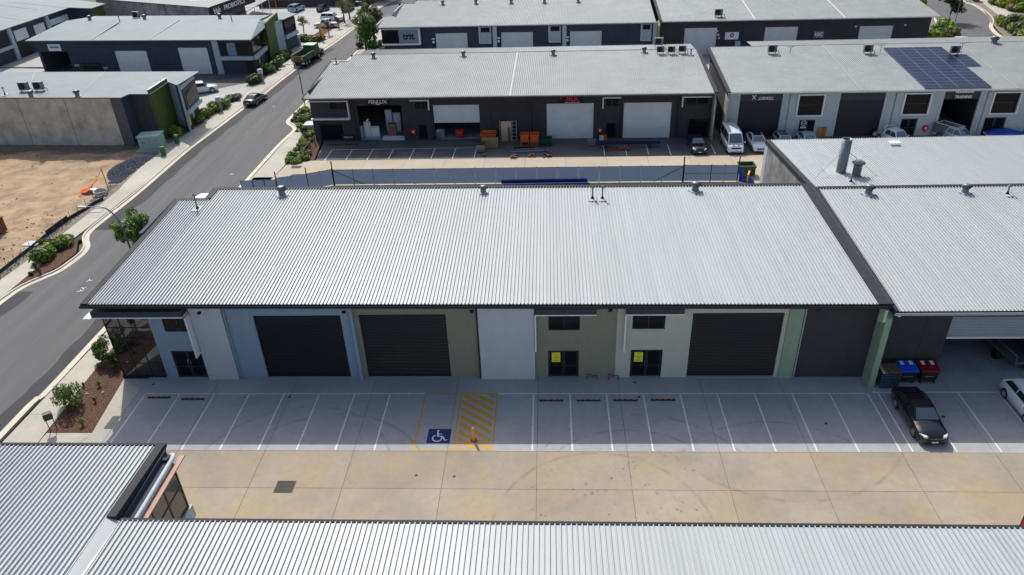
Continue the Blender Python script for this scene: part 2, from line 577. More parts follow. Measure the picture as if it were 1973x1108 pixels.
def text(name, body, size, material, parent, loc, rot, depth=0.01, xs=1.0, bold=0.0, shear=0.0, align='CENTER'):
    cu = bpy.data.curves.new(name, 'FONT')
    cu.body = body
    cu.size = size
    cu.extrude = depth
    cu.offset = bold
    cu.shear = shear
    cu.align_x = align
    cu.align_y = 'CENTER'
    cu.resolution_u = 3
    t = bpy.data.objects.new(name + '_src', cu)
    COL.objects.link(t)
    dg = bpy.context.evaluated_depsgraph_get()
    me = bpy.data.meshes.new_from_object(t.evaluated_get(dg))
    bpy.data.objects.remove(t)
    me.materials.clear()
    me.materials.append(material)
    o = obj(name, me, parent, loc)
    o.rotation_euler = rot
    o.scale = (xs, 1, 1)
    return o


FACE = (R(90), 0, 0)          # lettering that faces -Y

# ------------------------------------------------------------------ roofs


def rib_profile(x0, x1, pitch, h=0.095, base=0.072, top=0.040):
    pts = [(x0, 0.0)]
    n = max(1, round((x1 - x0) / pitch))
    p = (x1 - x0) / n
    for i in range(n):
        c = x0 + p * (i + 0.5)
        pts += [(c - base / 2, 0), (c - top / 2, h), (c + top / 2, h), (c + base / 2, 0)]
    pts.append((x1, 0.0))
    return pts


def roof_mesh(w, ly, dz, pitch=0.24, h=0.095, x0=0.0, material=None, name='roof_sheet', base=0.072, top=0.040):
    """ribbed sheet, x from x0 to x0+w, y from 0 to ly rising dz"""
    pr = rib_profile(x0, x0 + w, pitch, h, base, top)
    k = 1
    vs = []
    for j in (0, 1):
        for (x, z) in pr:
            vs.append((x, ly * j, z + dz * j))
    n = len(pr)
    fs = [(i, i + 1, n + i + 1, n + i) for i in range(n - 1)]
    b = MB()
    b.add(vs, fs)
    # eave ends and thin underside
    b.face([(x0, 0, -0.012), (x0 + w, 0, -0.012), (x0 + w, ly, dz - 0.012), (x0, ly, dz - 0.012)][::-1])
    for i in range(n - 1):
        (xa, za), (xb, zb) = pr[i], pr[i + 1]
        if za > 0 or zb > 0:
            b.face([(xa, 0, -0.012), (xb, 0, -0.012), (xb, 0, zb), (xa, 0, za)])
    return b.mesh(name, material or M_ROOF)


SCREW = None


def screw_rows(parent, x0, x1, rows, zfun, pitch=0.24):
    """roofing screws on the crests along each purlin"""
    b = MB()
    n = int((x1 - x0) / pitch)
    for y in rows:
        for i in range(n):
            x = x0 + (i + 0.5) * (x1 - x0) / n
            z = zfun(x, y) + 0.0966
            r = 0.016
            b.add([(x - r, y - r, z), (x + r, y - r, z), (x + r, y + r, z), (x - r, y + r, z), (x, y, z + 0.01)], [(0, 1, 4), (1, 2, 4), (2, 3, 4), (3, 0, 4)])
    o = b.build('screws', M_CAPG, parent)
    o['kind'] = 'stuff'


def sheets(parent, x0, x1, y0, y1, z0, z1, material, w=0.72, name='roof_sheet', pitch=0.24, dzf=None):
    n = max(1, round((x1 - x0) / w))
    ww = (x1 - x0) / n
    me = roof_mesh(ww, y1 - y0, z1 - z0, ww / 3, material=material, name=name)
    for i in range(n):
        obj(name, me, parent, (x0 + ww * i, y0, z0 + (dzf(x0 + ww * i) if dzf else 0)))


def facade(parent, x0, x1, y, th, z0, z1, holes, material, name='wall'):
    """wall with openings: front face at y, thickness to +y"""
    b = MB()
    xs = sorted(set([x0, x1] + [v for h in holes for v in (h[0], h[1]) if x0 < v < x1]))
    for a, c in zip(xs, xs[1:]):
        mid = (a + c) / 2
        hz = sorted([(h[2], h[3]) for h in holes if h[0] < mid < h[1]])
        z = z0
        for (u, v) in hz:
            if u > z + 0.001:
                b.box(a, c, y, y + th, z, u)
            z = max(z, v)
        if z < z1 - 0.001:
            b.box(a, c, y, y + th, z, z1)
    return b.build(name, material, parent)


def roller(parent, x0, x1, y, z0, z1, material, step=0.125):
    b = MB()
    vs, fs = [], []
    n = max(2, int((z1 - z0) / step))
    k = 0
    for i in range(n + 1):
        z = z0 + (z1 - z0) * i / n
        for dy, dz in ((0.0, 0.0), (-0.012, 0.28), (0.0, 0.56), (0.035, 0.66), (0.035, 0.92)):
            zz = z + dz * (z1 - z0) / n
            if zz > z1 + 1e-4:
                break
            vs += [(x0, y + dy, zz), (x1, y + dy, zz)]
            k += 1
    for i in range(k - 1):
        fs.append((2 * i, 2 * i + 1, 2 * i + 3, 2 * i + 2))
    b.add(vs, fs)
    b.box(x0, x1, y - 0.02, y + 0.05, z0, z0 + 0.10)
    o = b.build('roller_door', material, parent)
    return o


def window(parent, x0, x1, y, z0, z1, mull=1, fr=0.07, glass=None, frame=None, trans=()):
    """window set in an opening; front of frame at y"""
    b = MB()
    b.box(x0, x1, y, y + 0.08, z0, z0 + fr)
    b.box(x0, x1, y, y + 0.08, z1 - fr, z1)
    b.box(x0, x0 + fr, y, y + 0.08, z0 + fr, z1 - fr)
    b.box(x1 - fr, x1, y, y + 0.08, z0 + fr, z1 - fr)
    cuts = [x0 + fr]
    for i in range(1, mull + 1):
        x = x0 + (x1 - x0) * i / (mull + 1)
        b.box(x - 0.03, x + 0.03, y, y + 0.08, z0 + fr, z1 - fr)
        cuts += [x - 0.03, x + 0.03]
    cuts.append(x1 - fr)
    zc = [z0 + fr] + [t for t in trans] + [z1 - fr]
    for t in trans:
        for a, c in zip(cuts[::2], cuts[1::2]):
            b.box(a, c, y + 0.003, y + 0.077, t - 0.03, t + 0.03)
    w = b.build('window', frame or M_FRAME, parent)
    for a, c in zip(cuts[::2], cuts[1::2]):
        for i in range(len(zc) - 1):
            u = zc[i] + (0.03 if i else 0)
            v = zc[i + 1] - (0.03 if i < len(zc) - 2 else 0)
            MB().box(a, c, y + 0.03, y + 0.045, u, v).build('pane', glass or M_GLASS, w)
    return w


def double_door(parent, x0, x1, y, z1, handle=True):
    mid = (x0 + x1) / 2
    b = MB()
    b.box(x0, x0 + 0.06, y, y + 0.1, 0.02, z1)
    b.box(x1 - 0.06, x1, y, y + 0.1, 0.02, z1)
    b.box(x0 + 0.06, x1 - 0.06, y, y + 0.1, z1 - 0.06, z1)
    b.build('door_frame', M_FRAME, parent)
    for (a, c, s) in ((x0 + 0.065, mid - 0.005, -1), (mid + 0.005, x1 - 0.065, 1)):
        d = MB()
        d.box(a, c, y + 0.02, y + 0.06, 0.03, 0.15)
        d.box(a, c, y + 0.02, y + 0.06, z1 - 0.17, z1 - 0.065)
        d.box(a, a + 0.09, y + 0.02, y + 0.06, 0.15, z1 - 0.17)
        d.box(c - 0.09, c, y + 0.02, y + 0.06, 0.15, z1 - 0.17)
        d.box(a + 0.09, c - 0.09, y + 0.02, y + 0.06, 0.92, 1.0)
        o = d.build('door', M_FRAME, parent)
        MB().box(a + 0.09, c - 0.09, y + 0.035, y + 0.045, 0.15, 0.92).build('pane', M_GLASS, o)
        MB().box(a + 0.09, c - 0.09, y + 0.035, y + 0.045, 1.0, z1 - 0.17).build('pane', M_GLASS, o)
        h = MB().tube([(mid + s * 0.11, y + 0.02, 0.95), (mid + s * 0.11, y - 0.05, 0.98), (mid + s * 0.11, y - 0.05, 1.32), (mid + s * 0.11, y + 0.02, 1.35)], 0.018, 6)
        h.build('handle', M_GALV, o)


def hood(parent, x0, x1, y0, zt, depth=0.55, leg=None, legz=2.2, h=0.42):
    """L-shaped sun hood: dark box with a white blade below, white fin at one end"""
    MB().box(x0, x1, y0 - depth, y0 - 0.003, zt - h, zt).build('awning', M_DARKB, parent)
    MB().box(x0 - 0.03, x1 + 0.03, y0 - depth - 0.06, y0 - 0.003, zt - h - 0.09, zt - h - 0.003).build('awning_blade', M_WHITE, parent)
    if leg is not None:
        MB().box(leg - 0.05, leg + 0.05, y0 - depth - 0.06, y0 - 0.003, legz, zt - h - 0.093).build('fin', M_WHITE, parent)


def ventilator(label, loc, s=1.0, kind='spinner', cat='roof vent', group='roof ventilators', bend=0):
    s *= 0.85
    t = thing('roof_ventilator', label, cat, loc, random.uniform(0, 1), group)
    MB().box(-0.45 * s, 0.45 * s, -0.45 * s, 0.45 * s, -0.02, 0.05).build('flashing', M_ROOF, t)
    MB().lathe([(0.34 * s, 0.05), (0.29 * s, 0.12), (0.27 * s, 0.42 * s), (0.30 * s, 0.45 * s)], n=18).build('neck', M_GALV, t)
    b = MB()
    n = 20
    for j in range(n):
        a0 = 2 * math.pi * j / n
        a1 = a0 + 2 * math.pi / n * 0.55
        prof = [(0.27, 0.42), (0.38, 0.50), (0.43, 0.60), (0.38, 0.71), (0.26, 0.77)]
        vs = []
        for (r, z) in prof:
            vs.append((r * s * math.cos(a0), r * s * math.sin(a0), z * s))
            vs.append(((r - 0.05) * s * math.cos(a1), (r - 0.05) * s * math.sin(a1), z * s))
        b.add(vs, [(2 * i, 2 * i + 1, 2 * i + 3, 2 * i + 2) for i in range(4)], 0, True)
    b.lathe([(0.24 * s, 0.45 * s), (0.33 * s, 0.6 * s), (0.24 * s, 0.76 * s)], n=16)
    b.build('turbine', M_GALV, t)
    MB().lathe([(0.30 * s, 0.76 * s), (0.29 * s, 0.80 * s), (0.12 * s, 0.84 * s), (0.001, 0.85 * s)], n=18).build('cap', M_GALV, t)
    return t


def flue(label, loc, h=1.0, r=0.06, cone=True, group=None):
    t = thing('flue_pipe', label, 'flue', loc, 0, group)
    MB().box(-0.3, 0.3, -0.5, 0.5, -0.02, 0.05).build('flashing', M_ROOF, t)
    MB().lathe([(0.16, 0.05), (0.14, 0.10), (0.09, 0.16), (0.08, 0.24)], n=12).build('collar', M_BLACK, t)
    MB().tube([(0, 0, 0.05), (0, 0, h)], r, 10).build('pipe', M_GALV, t)
    if cone:
        MB().lathe([(0.15, h - 0.02), (0.14, h + 0.05), (0.001, h + 0.16)], n=12).build('cowl', M_GALV, t)
    return t


def condenser(label, loc, rz=0.0, s=1.0, group='air conditioning units on the roofs'):
    t = thing('air_conditioner', label, 'air conditioner', loc, rz, group)
    MB().box(-0.5 * s, 0.5 * s, -0.19 * s, 0.19 * s, 0.22, 0.22 + 0.8 * s).build('casing', mat('condenser_grey', (0.20, 0.21, 0.20), 0.6), t, bevel=0.02)
    MB().lathe([(0.001, -0.215 * s), (0.34 * s, -0.215 * s), (0.36 * s, -0.19 * s)], c=(-0.1 * s, 0, 0.62 * s), n=18, axis='y').build('fan_grille', M_BLACK, t)
    for x in (-0.4 * s, 0.4 * s):
        MB().box(x - 0.03, x + 0.03, -0.35 * s, 0.35 * s, 0.0, 0.06).box(x - 0.03, x + 0.03, -0.03, 0.03, 0.055, 0.22).build('foot', M_GALV, t)
    MB().tube([(0.5 * s, 0, 0.4), (0.75 * s, 0, 0.35), (0.8 * s, 0.05, 0.02)], 0.04, 6).build('pipe', M_BLACK, t)
    return t

# ================================================================== GROUND
RZ = -0.12                                              # road level
b = MB()
b.face([(-700, -300, -0.5), (800, -300, -0.5), (800, 1500, -0.5), (-700, 1500, -0.5)])
struct(b.build('ground', M_GRASSG))


def resample(pl, step):
    pl = [Vector((p[0], p[1])) for p in pl]
    d = [0]
    for a, c in zip(pl, pl[1:]):
        d.append(d[-1] + (c - a).length)
    n = max(1, round(d[-1] / step))
    out = []
    for i in range(n + 1):
        t = d[-1] * i / n
        k = max(j for j in range(len(d)) if d[j] <= t + 1e-6)
        k = min(k, len(pl) - 2)
        out.append(pl[k].lerp(pl[k + 1], (t - d[k]) / max(1e-6, d[k + 1] - d[k])))
    return out


def normals(pl):
    out = []
    for i in range(len(pl)):
        t = (pl[min(i + 1, len(pl) - 1)] - pl[max(i - 1, 0)]).normalized()
        out.append(Vector((t.y, -t.x)))                 # to the right of travel
    return out


def kerb(pl, side, name='kerb'):
    """kerb with gutter along polyline; side=+1: the road lies right of travel"""
    pl = [Vector((p[0], p[1])) for p in pl]
    ns = [n * side for n in normals(pl)]
    prof = [(0.45, RZ + 0.004), (0.02, RZ + 0.02), (-0.03, 0.012), (-0.18, 0.016), (-0.18, -0.2)]
    vs, fs = [], []
    for p, n in zip(pl, ns):
        for (o, z) in prof:
            q = p + n * o
            vs.append((q.x, q.y, z))
    k = len(prof)
    for i in range(len(pl) - 1):
        for j in range(k - 1):
            fs.append((i * k + j, i * k + j + 1, (i + 1) * k + j + 1, (i + 1) * k + j))
    b = MB()
    b.add(vs, fs)
    return struct(b.build(name, M_CONCK))


def smooth_line(pl, n=4):
    """Catmull-Rom through the points"""
    pl = [Vector((p[0], p[1])) for p in pl]
    out = []
    for i in range(len(pl) - 1):
        p0, p1, p2, p3 = pl[max(i - 1, 0)], pl[i], pl[i + 1], pl[min(i + 2, len(pl) - 1)]
        for k in range(n):
            t = k / n
            out.append(0.5 * ((2 * p1) + (p2 - p0) * t + (2 * p0 - 5 * p1 + 4 * p2 - p3) * t * t + (3 * p1 - p0 - 3 * p2 + p3) * t ** 3))
    out.append(pl[-1])
    return out


def slabs(parent, la, lb, n, material, gap=0.012, z=0.0, th=0.12, name='concrete_slab'):
    """quads between two polylines sampled n times"""
    def samp(pl):
        pl = [Vector((p[0], p[1])) for p in pl]
        d = [0]
        for a, c in zip(pl, pl[1:]):
            d.append(d[-1] + (c - a).length)
        out = []
        for i in range(n + 1):
            t = d[-1] * i / n
            k = min(max(j for j in range(len(d)) if d[j] <= t + 1e-6), len(pl) - 2)
            out.append(pl[k].lerp(pl[k + 1], (t - d[k]) / max(1e-6, d[k + 1] - d[k])))
        return out
    A, B2 = samp(la), samp(lb)
    for i in range(n):
        a0, a1, b0, b1 = A[i], A[i + 1], B2[i], B2[i + 1]
        ta = (a1 - a0).normalized() * gap
        tb = (b1 - b0).normalized() * gap
        q = [a0 + ta, b0 + tb, b1 - tb, a1 - ta]
        c = sum(q, Vector((0, 0))) / 4
        o = MB().prism([(p.x - c.x, p.y - c.y) for p in q], z - th, z).build(name, material, None)
        o.location = (c.x, c.y, 0)
        if parent is not None:
            o.parent = parent


# left kerb of the street (with the planter bulb) and right kerb
KL = [(-19.6, -40), (-19.5, -10), (-19.3, 6), (-19.1, 10.9), (-18.7, 13.3), (-17.8, 14.9), (-17.0, 16.2), (-16.7, 18.0), (-16.6, 19.6),
      (-17.0, 21.0), (-18.0, 22.6), (-18.5, 24.4), (-18.4, 28), (-18.1, 34), (-18.1, 46.4), (-17.7, 53), (-16.9, 64.6), (-16.2, 72),
      (-15.7, 82), (-14.6, 95), (-13.6, 103), (-12.8, 112), (-12.2, 121), (-11.4, 132), (-10.6, 142), (-8.0, 155), (-2, 185), (6, 240)]
KR = [(-7.9, -40), (-7.8, -6), (-7.4, -2), (-7.3, 2), (-7.2, 8), (-6.8, 22), (-6.3, 35), (-6.2, 42), (-6.1, 49), (-5.8, 53),
      (-5.9, 55), (-6.9, 56.6), (-7.7, 57.8), (-7.9, 60), (-7.5, 72), (-7.2, 88), (-6.4, 104), (-5.6, 118), (-4.2, 134), (-1.5, 150), (5, 182), (14, 238)]
KLs = smooth_line(KL, 4)
KRs = smooth_line(KR, 4)
road = [(p.x + 0.4, p.y) for p in KLs] + [(p.x - 0.4, p.y) for p in KRs][::-1]
b = MB()
# the road surface as strips between the kerbs
n = 150


def at_y(pl, y):
    for a, c in zip(pl, pl[1:]):
        if min(a.y, c.y) <= y <= max(a.y, c.y) and abs(c.y - a.y) > 1e-6:
            return a.x + (c.x - a.x) * (y - a.y) / (c.y - a.y)
    return pl[-1].x


ys = [-39.9 + (237 + 39.9) * i / n for i in range(n + 1)]
vs = []
for y in ys:
    vs += [(at_y(KLs, y) + 0.3, y, RZ), (at_y(KRs, y) - 0.3, y, RZ)]
b.add(vs, [(2 * i, 2 * i + 1, 2 * i + 3, 2 * i + 2) for i in range(n)])
struct(b.build('road', M_ASPH))
# darker newer asphalt strips along both channels
b = MB()
for f0, f1, y0, y1, kk, sg in ((0.35, 2.1, 24.5, 66, KLs, 1), (0.35, 1.9, -20, 12.5, KLs, 1), (0.35, 2.1, 68, 101, KLs, 1),
                               (0.35, 1.65, -20, 9.2, KRs, -1)):
    m = 24
    vs = []
    for i in range(m + 1):
        y = y0 + (y1 - y0) * i / m
        x = at_y(kk, y)
        if kk is KLs and 9 < y < 13:
            x = -19.0
        vs += [(x + f0 * sg, y, RZ + 0.004), (x + (f1 + 0.12 * math.sin(i * 1.7)) * sg, y, RZ + 0.004)]
    b.add(vs, [(2 * i, 2 * i + 1, 2 * i + 3, 2 * i + 2) if sg > 0 else (2 * i + 1, 2 * i, 2 * i + 2, 2 * i + 3) for i in range(m)])
struct(b.build('asphalt_patch', M_ASPHD))
for (px_, py_, r_) in ((154, 561, .2), (160, 556, -.7), (172, 541, .4), (446, 336, .3), (527, 205, .1)):
    q_ = P(px_, py_, RZ)
    MB().box(-.28, .28, -.035, .035, 0, .004).box(-.03, .03, .04, .3, 0, .004).build('painted_mark', M_LINE).location = (q_.x, q_.y, RZ + .005)
    o_ = [o for o in COL.objects if o.name.startswith('painted_mark')][-1]
    o_.rotation_euler = (0, 0, r_)
    struct(o_)
kerb(KLs, 1)
kerb(KRs, -1)

# footpaths
pth = struct(obj('footpath', MB().box(-21.2, -18.4, -40, 60, -0.3, -0.14).mesh('footpath', M_JOINT)))
OL = [(-22.3, -40), (-22.2, 8), (-21.3, 13.8), (-20.8, 21), (-20.5, 32), (-20.5, 36), (-21.2, 39), (-21.2, 46), (-20.9, 52)]
IL = [(-19.8, -40), (-19.5, 8), (-19.2, 12.6), (-19.1, 21), (-18.5, 32), (-18.3, 36), (-18.3, 39), (-18.3, 46), (-17.95, 52)]
slabs(pth, OL, IL, 26, M_CONCP)
OL2 = [(-20.9, 52), (-19.6, 60), (-19.0, 67), (-18.9, 80), (-18.3, 92), (-17.0, 103), (-16.2, 116), (-14.6, 133), (-13, 150)]
IL2 = [(-17.95, 52), (-17.4, 60), (-16.9, 67), (-16.0, 80), (-15.1, 92), (-13.8, 103), (-12.7, 116), (-11.4, 133), (-9, 150)]
slabs(pth, OL2, IL2, 26, M_CONCP)
pth2 = struct(obj('footpath', MB().box(-7.4, -3.4, -12, 50, -0.3, -0.14).mesh('footpath', M_JOINT)))
slabs(pth2, [(-7.6, -14), (-7.3, -6), (-7.0, 2), (-6.9, 12), (-6.5, 24), (-6.0, 36)], [(-4.85, -14), (-4.9, -6), (-5.3, 2), (-5.3, 12), (-4.4, 24), (-3.6, 36)], 15, M_CONCP)
slabs(pth2, [(-6.0, 36), (-5.9, 42), (-5.85, 49.5), (-5.6, 53.2)], [(-3.6, 36), (-3.2, 41.0), (-3.6, 47.5), (-4.4, 53.0)], 6, M_CONCP)
slabs(pth2, [(-7.6, 59), (-7.2, 80), (-6.2, 104), (-4.6, 128)], [(-6.0, 59), (-5.2, 80), (-4.2, 104), (-2.6, 128)], 20, M_CONCP)

# building lot: sand, grey strip behind the path, rubble
b = MB()
nx, ny = 170, 150
random.seed(3)
from mathutils import noise as NZ


def dirt_z(x, y):
    z = NZ.noise(Vector((x * 0.22, y * 0.22, 0))) * 0.22 + NZ.noise(Vector((x * 0.8, y * 0.8, 3))) * 0.07 + NZ.noise(Vector((x * 2.3, y * 2.3, 9))) * 0.08
    z += 0.10 * (1 - abs(NZ.noise(Vector((x * 0.35, y * 0.75, 17)))) * 3.2) * max(0, NZ.noise(Vector((x * .13, y * .13, 5))) + .25)
    z += NZ.noise(Vector((x * 5.1, y * 5.1, 2))) * 0.045
    if x > -29 and y < 30:
        z += 0.28 * max(0, NZ.noise(Vector((x * 1.4, y * 1.1, 31))))
    edge = min(1, max(0, (-21.9 - x) / 1.5)) * min(1, max(0, (48.5 - y) / 2.5))
    return -0.07 + (z + 0.05) * edge


vs = []
for j in range(ny + 1):
    for i in range(nx + 1):
        x = -64 + (42.6) * i / nx
        y = 4 + 46.5 * j / ny
        vs.append((x, y, dirt_z(x, y)))
b.add(vs, [(j * (nx + 1) + i, j * (nx + 1) + i + 1, (j + 1) * (nx + 1) + i + 1, (j + 1) * (nx + 1) + i) for j in range(ny) for i in range(nx)], 0, True)
struct(b.build('dirt_lot', M_DIRT))
b = MB().prism([(-22.6, 4), (-21.2, 4), (-20.6, 21), (-20.3, 36), (-21.0, 40), (-21.0, 46), (-22.4, 40), (-22.4, 30), (-22.3, 21)], -0.3, -0.02)
struct(b.build('soil_strip', M_SOIL))
b = MB().prism([(-64, 48.5), (-19.5, 45.8), (-19.0, 52.5), (-64, 52.5)], -0.3, -0.03)
struct(b.build('verge', M_SOIL))

# parking bays and yard in front of the main building
XJ = [-3.6, 4.8, 10.5, 16.2, 22.15, 27.8, 33.4, 39.05, 44.5, 50.0]
pb = struct(obj('parking_area', MB().box(-2.4, 50, -7.44, 0.3, -0.3, -0.02).mesh('parking_area', M_JOINT)))


def rect_slab(parent, x0, x1, y0, y1, material, g=0.011, poly=None):
    o = MB().box(g, x1 - g - x0, g, y1 - g - y0, -0.12, 0).build('concrete_slab', material, parent)
    o.location = (x0, y0, 0)


for i in range(len(XJ) - 1):
    x0 = XJ[i] if i else -0.6
    rect_slab(pb, x0, XJ[i + 1], -7.45, 0.2, M_CONCB)
MB().prism([(-2.45, -0.1), (-0.611, -0.1), (-0.611, -7.439), (-2.2, -7.439), (-1.75, -5.8)][::-1], -0.12, 0).build('concrete_slab', M_CONCP, pb)
yd = struct(obj('yard', MB().box(-8, 110, -40, -7.47, -0.3, -0.02).mesh('yard', M_JOINT)))
YJ = [-40, -31, -22, -16.4, -13.6, -10.6, -7.45]
XY = [-4.8] + XJ[1:] + [55.5, 61, 67, 75]
for i in range(len(XY) - 1):
    for j in range(len(YJ) - 1):
        rect_slab(yd, XY[i], XY[i + 1], YJ[j], YJ[j + 1], M_CONCY)
# crossover between the yard and the road
MB().prism([(-7.6, -14.01), (-4.811, -14.01), (-4.811, -40), (-7.6, -40)][::-1], -0.12, 0).build('concrete_slab', M_CONCY, yd)
# garden bed left of the building
struct(MB().prism([(-4.85, -5.85), (-1.75, -5.85), (-2.45, -0.15), (-2.75, 0.3), (-2.75, 14.5), (-4.2, 24), (-5.25, 12), (-5.3, 2), (-5.0, -2)], -0.3, 0.015).build('garden_bed', M_MULCH))
struct(MB().prism([(-4.85, -7.44), (-2.25, -7.44), (-1.78, -5.87), (-4.84, -5.87)], -0.2, 0.0).build('garden_edge', M_CONCP))
struct(MB().prism([(-17.3, 16.6), (-17.0, 19.4), (-18.4, 22.2), (-19.15, 21), (-19.2, 12.8), (-18.6, 13.9)], -0.2, 0.02).build('garden_bed', M_MULCH))

# neighbour's yard on the right
pr = struct(obj('parking_area', MB().box(50.01, 76, -7.44, 16, -0.3, -0.025).mesh('parking_area', M_JOINT)))
for (x0, x1) in ((50.0, 55.5), (55.5, 61), (61, 67), (67, 75)):
    rect_slab(pr, x0, x1, -7.45, -3.6, M_CONCB)
    rect_slab(pr, x0, x1, -3.6, 0.5, M_CONCB)
rect_slab(pr, 50.0, 75, 0.5, 16, M_FLOOR)

# lane and asphalt yard of the second row
ln = struct(obj('lane', MB().box(-3, 50, 18, 42.3, -0.3, -0.03).mesh('lane', M_JOINT)))
slabs(ln, [(-6.0, 33.2), (50, 33.0)], [(-5.8, 37.6), (50, 37.2)], 11, M_CONCR, th=0.1)
slabs(ln, [(-3.4, 37.6), (50, 37.2)], [(-3.0, 42.65), (50, 42.1)], 11, M_CONCR, th=0.1)
struct(MB().prism([(-2.9, 18), (50, 18), (50, 33.0), (-5.9, 33.2)], -0.2, -0.01).build('rough_strip', M_ASPHD))
struct(MB().prism([(0.2, 42.68), (50, 42.12), (90, 41.6), (90, 49), (-0.6, 50.2)], -0.2, 0.0).build('asphalt_yard', M_ASPHY))
struct(MB().prism([(50.02, 20), (110, 20), (110, 41.3), (50.02, 42.1)], -0.2, -0.004).build('apron', M_CONCR))
struct(MB().prism([(-3.1, 41.2), (0.0, 42.8), (-0.9, 50.2), (-4.3, 55), (-5.6, 56.5), (-4.3, 53), (-3.5, 47.5)], -0.2, 0.015).build('garden_bed', M_MULCH))
struct(MB().prism([(-5.3, 58), (-1.2, 58), (0, 88), (-4.8, 88), (-5.6, 72)], -0.2, 0.01).build('garden_bed', M_MULCH))
# lane between rows two and three, and surroundings
struct(MB().prism([(-1.2, 66), (95, 62), (99, 92), (-1, 92)], -0.3, -0.03).build('back_lane', M_CONCL))

# left side: yards and the car park
struct(MB().prism([(-75, 61), (-24, 60), (-19.6, 61.5), (-19.1, 67), (-19.0, 80.5), (-27, 85.5), (-75, 92)], -0.2, -0.01).build('apron', M_CONCL))
struct(MB().prism([(-62, 76), (-24.3, 75), (-19.1, 79.6), (-24, 87.5), (-62, 92)], -0.1, 0.002).build('asphalt_yard', M_ASPHY))
struct(MB().prism([(-75, 92.5), (-19, 88), (-18.4, 94), (-17.1, 104), (-16.3, 116), (-14.8, 134), (-14.4, 143), (-75, 148)], -0.2, -0.008).build('car_park', M_CONCL))
struct(MB().prism([(-24.5, 51.5), (-21.0, 52.2), (-19.7, 60), (-19.3, 64), (-20.6, 66.3), (-21.6, 66)], -0.2, 0.012).build('garden_bed', M_SOIL))
struct(MB().prism([(-21.8, 79.0), (-19.1, 78.3), (-18.7, 88), (-18.3, 96), (-20.8, 97), (-21.2, 86)], -0.2, 0.014).build('garden_bed', M_SOIL))
struct(MB().prism([(-19.8, 107), (-17.4, 106), (-16.6, 116), (-15.9, 127), (-17.0, 127.5), (-18.6, 118)], -0.2, 0.014).build('garden_bed', M_MULCH))

# street at the upper right
KA = [P(1745, -40), P(1774, 0), P(1797, 27.7), P(1815, 50), P(1838, 92), P(1852, 120)]
KB = [P(1840, -30), P(1856, 0), P(1865, 5), P(1877, 8), P(1894, 18), P(1908, 30), P(1913, 40), P(1911, 50), P(1917, 60), P(1936, 73), P(1973, 84), P(2060, 96)]
b = MB()
b.face([(q.x, q.y, RZ + 0.003) for q in ([P(1745, -40, 0), P(1774, 0), P(1797, 27.7), P(1800, 60), P(1790, 130)] + [P(2050, 130)] + KB[::-1])][::-1])
struct(b.build('road', M_ASPH))
kerb(smooth_line(KB, 4), 1)
kerb(smooth_line([P(1745, -40), P(1774, 0), P(1797, 27.7), P(1806, 55), P(1800, 90)], 4), 1)
KB2 = [Vector((q.x, q.y)) for q in KB]
ptr = struct(obj('footpath', MB().box(118, 119, 100, 101, -0.3, -0.06).mesh('footpath', M_JOINT)))
pa = [P(1866, -20), P(1893, 5), P(1925, 30), P(1950, 46), P(1973, 56), P(2030, 70)]
pc = [P(1890, -20), P(1915, 2), P(1945, 22), P(1975, 37), P(2000, 45), P(2050, 58)]
slabs(ptr, pa, pc, 12, M_CONCP)
b = MB()
b.face([(q.x, q.y, -0.04) for q in [P(1715, -60), P(1745, -40), P(1774, 0), P(1797, 27.7), P(1806, 55), P(1785, 95), P(1740, 60), P(1690, -60)]])
struct(b.build('verge', M_SOIL))
b = MB()
b.face([(q.x, q.y, -0.035) for q in [P(1840, -30), P(1856, 0), P(1877, 8), P(1894, 18), P(1911, 45), P(1936, 73), P(1973, 84), P(2060, 96), P(2250, 40), P(2100, -60)]][::-1])
struct(b.build('verge', M_SOIL))

# painted markings --------------------------------------------------
YT = -1.82                                              # back line of the bays
YB = -7.38


def stripe(parent, pts, w, material=None, z=0.004, name='painted_line'):
    a, c = Vector(pts[0]), Vector(pts[1])
    t = (c - a).normalized()
    n = Vector((-t.y, t.x)) * (w / 2)
    b = MB()
    b.face([(*(a - n), z), (*(c - n), z), (*(c + n), z), (*(a + n), z)])
    return b.build(name, material or M_LINE, parent)


for i in [0, 1, 2, 3, 4, 5, 6, 7, 11, 12, 13, 14, 15, 16, 17, 18, 19, 20]:
    x = 2.5 * i
    stripe(pb, [(x, YT - 0.05), (x, YB)], 0.10, z=0.003 if i < 20 else 0.004)
stripe(pb, [(-0.05, YT), (7 * 2.5 + 2.45, YT)], 0.10, z=0.003)
stripe(pb, [(10 * 2.5 + 0.05, YT), (49.95, YT)], 0.10, z=0.003)
x8, x9, x10 = 20.0, 22.5, 25.0
for (p, q) in (((x8, YT - 0.0), (x8, YB)), ((x9, YT), (x9, YB)), ((x10, YT), (x10, YB)), ((x8 + 0.05, YT), (x9 - 0.05, YT)), ((x9 + 0.05, YT), (x10 - 0.05, YT)),
               ((x8 + 0.05, YB + 0.05), (x9 - 0.05, YB + 0.05)), ((x9 + 0.05, YB + 0.05), (x10 - 0.05, YB + 0.05))):
    stripe(pb, [p, q], 0.10, M_YLINE, z=0.0045)
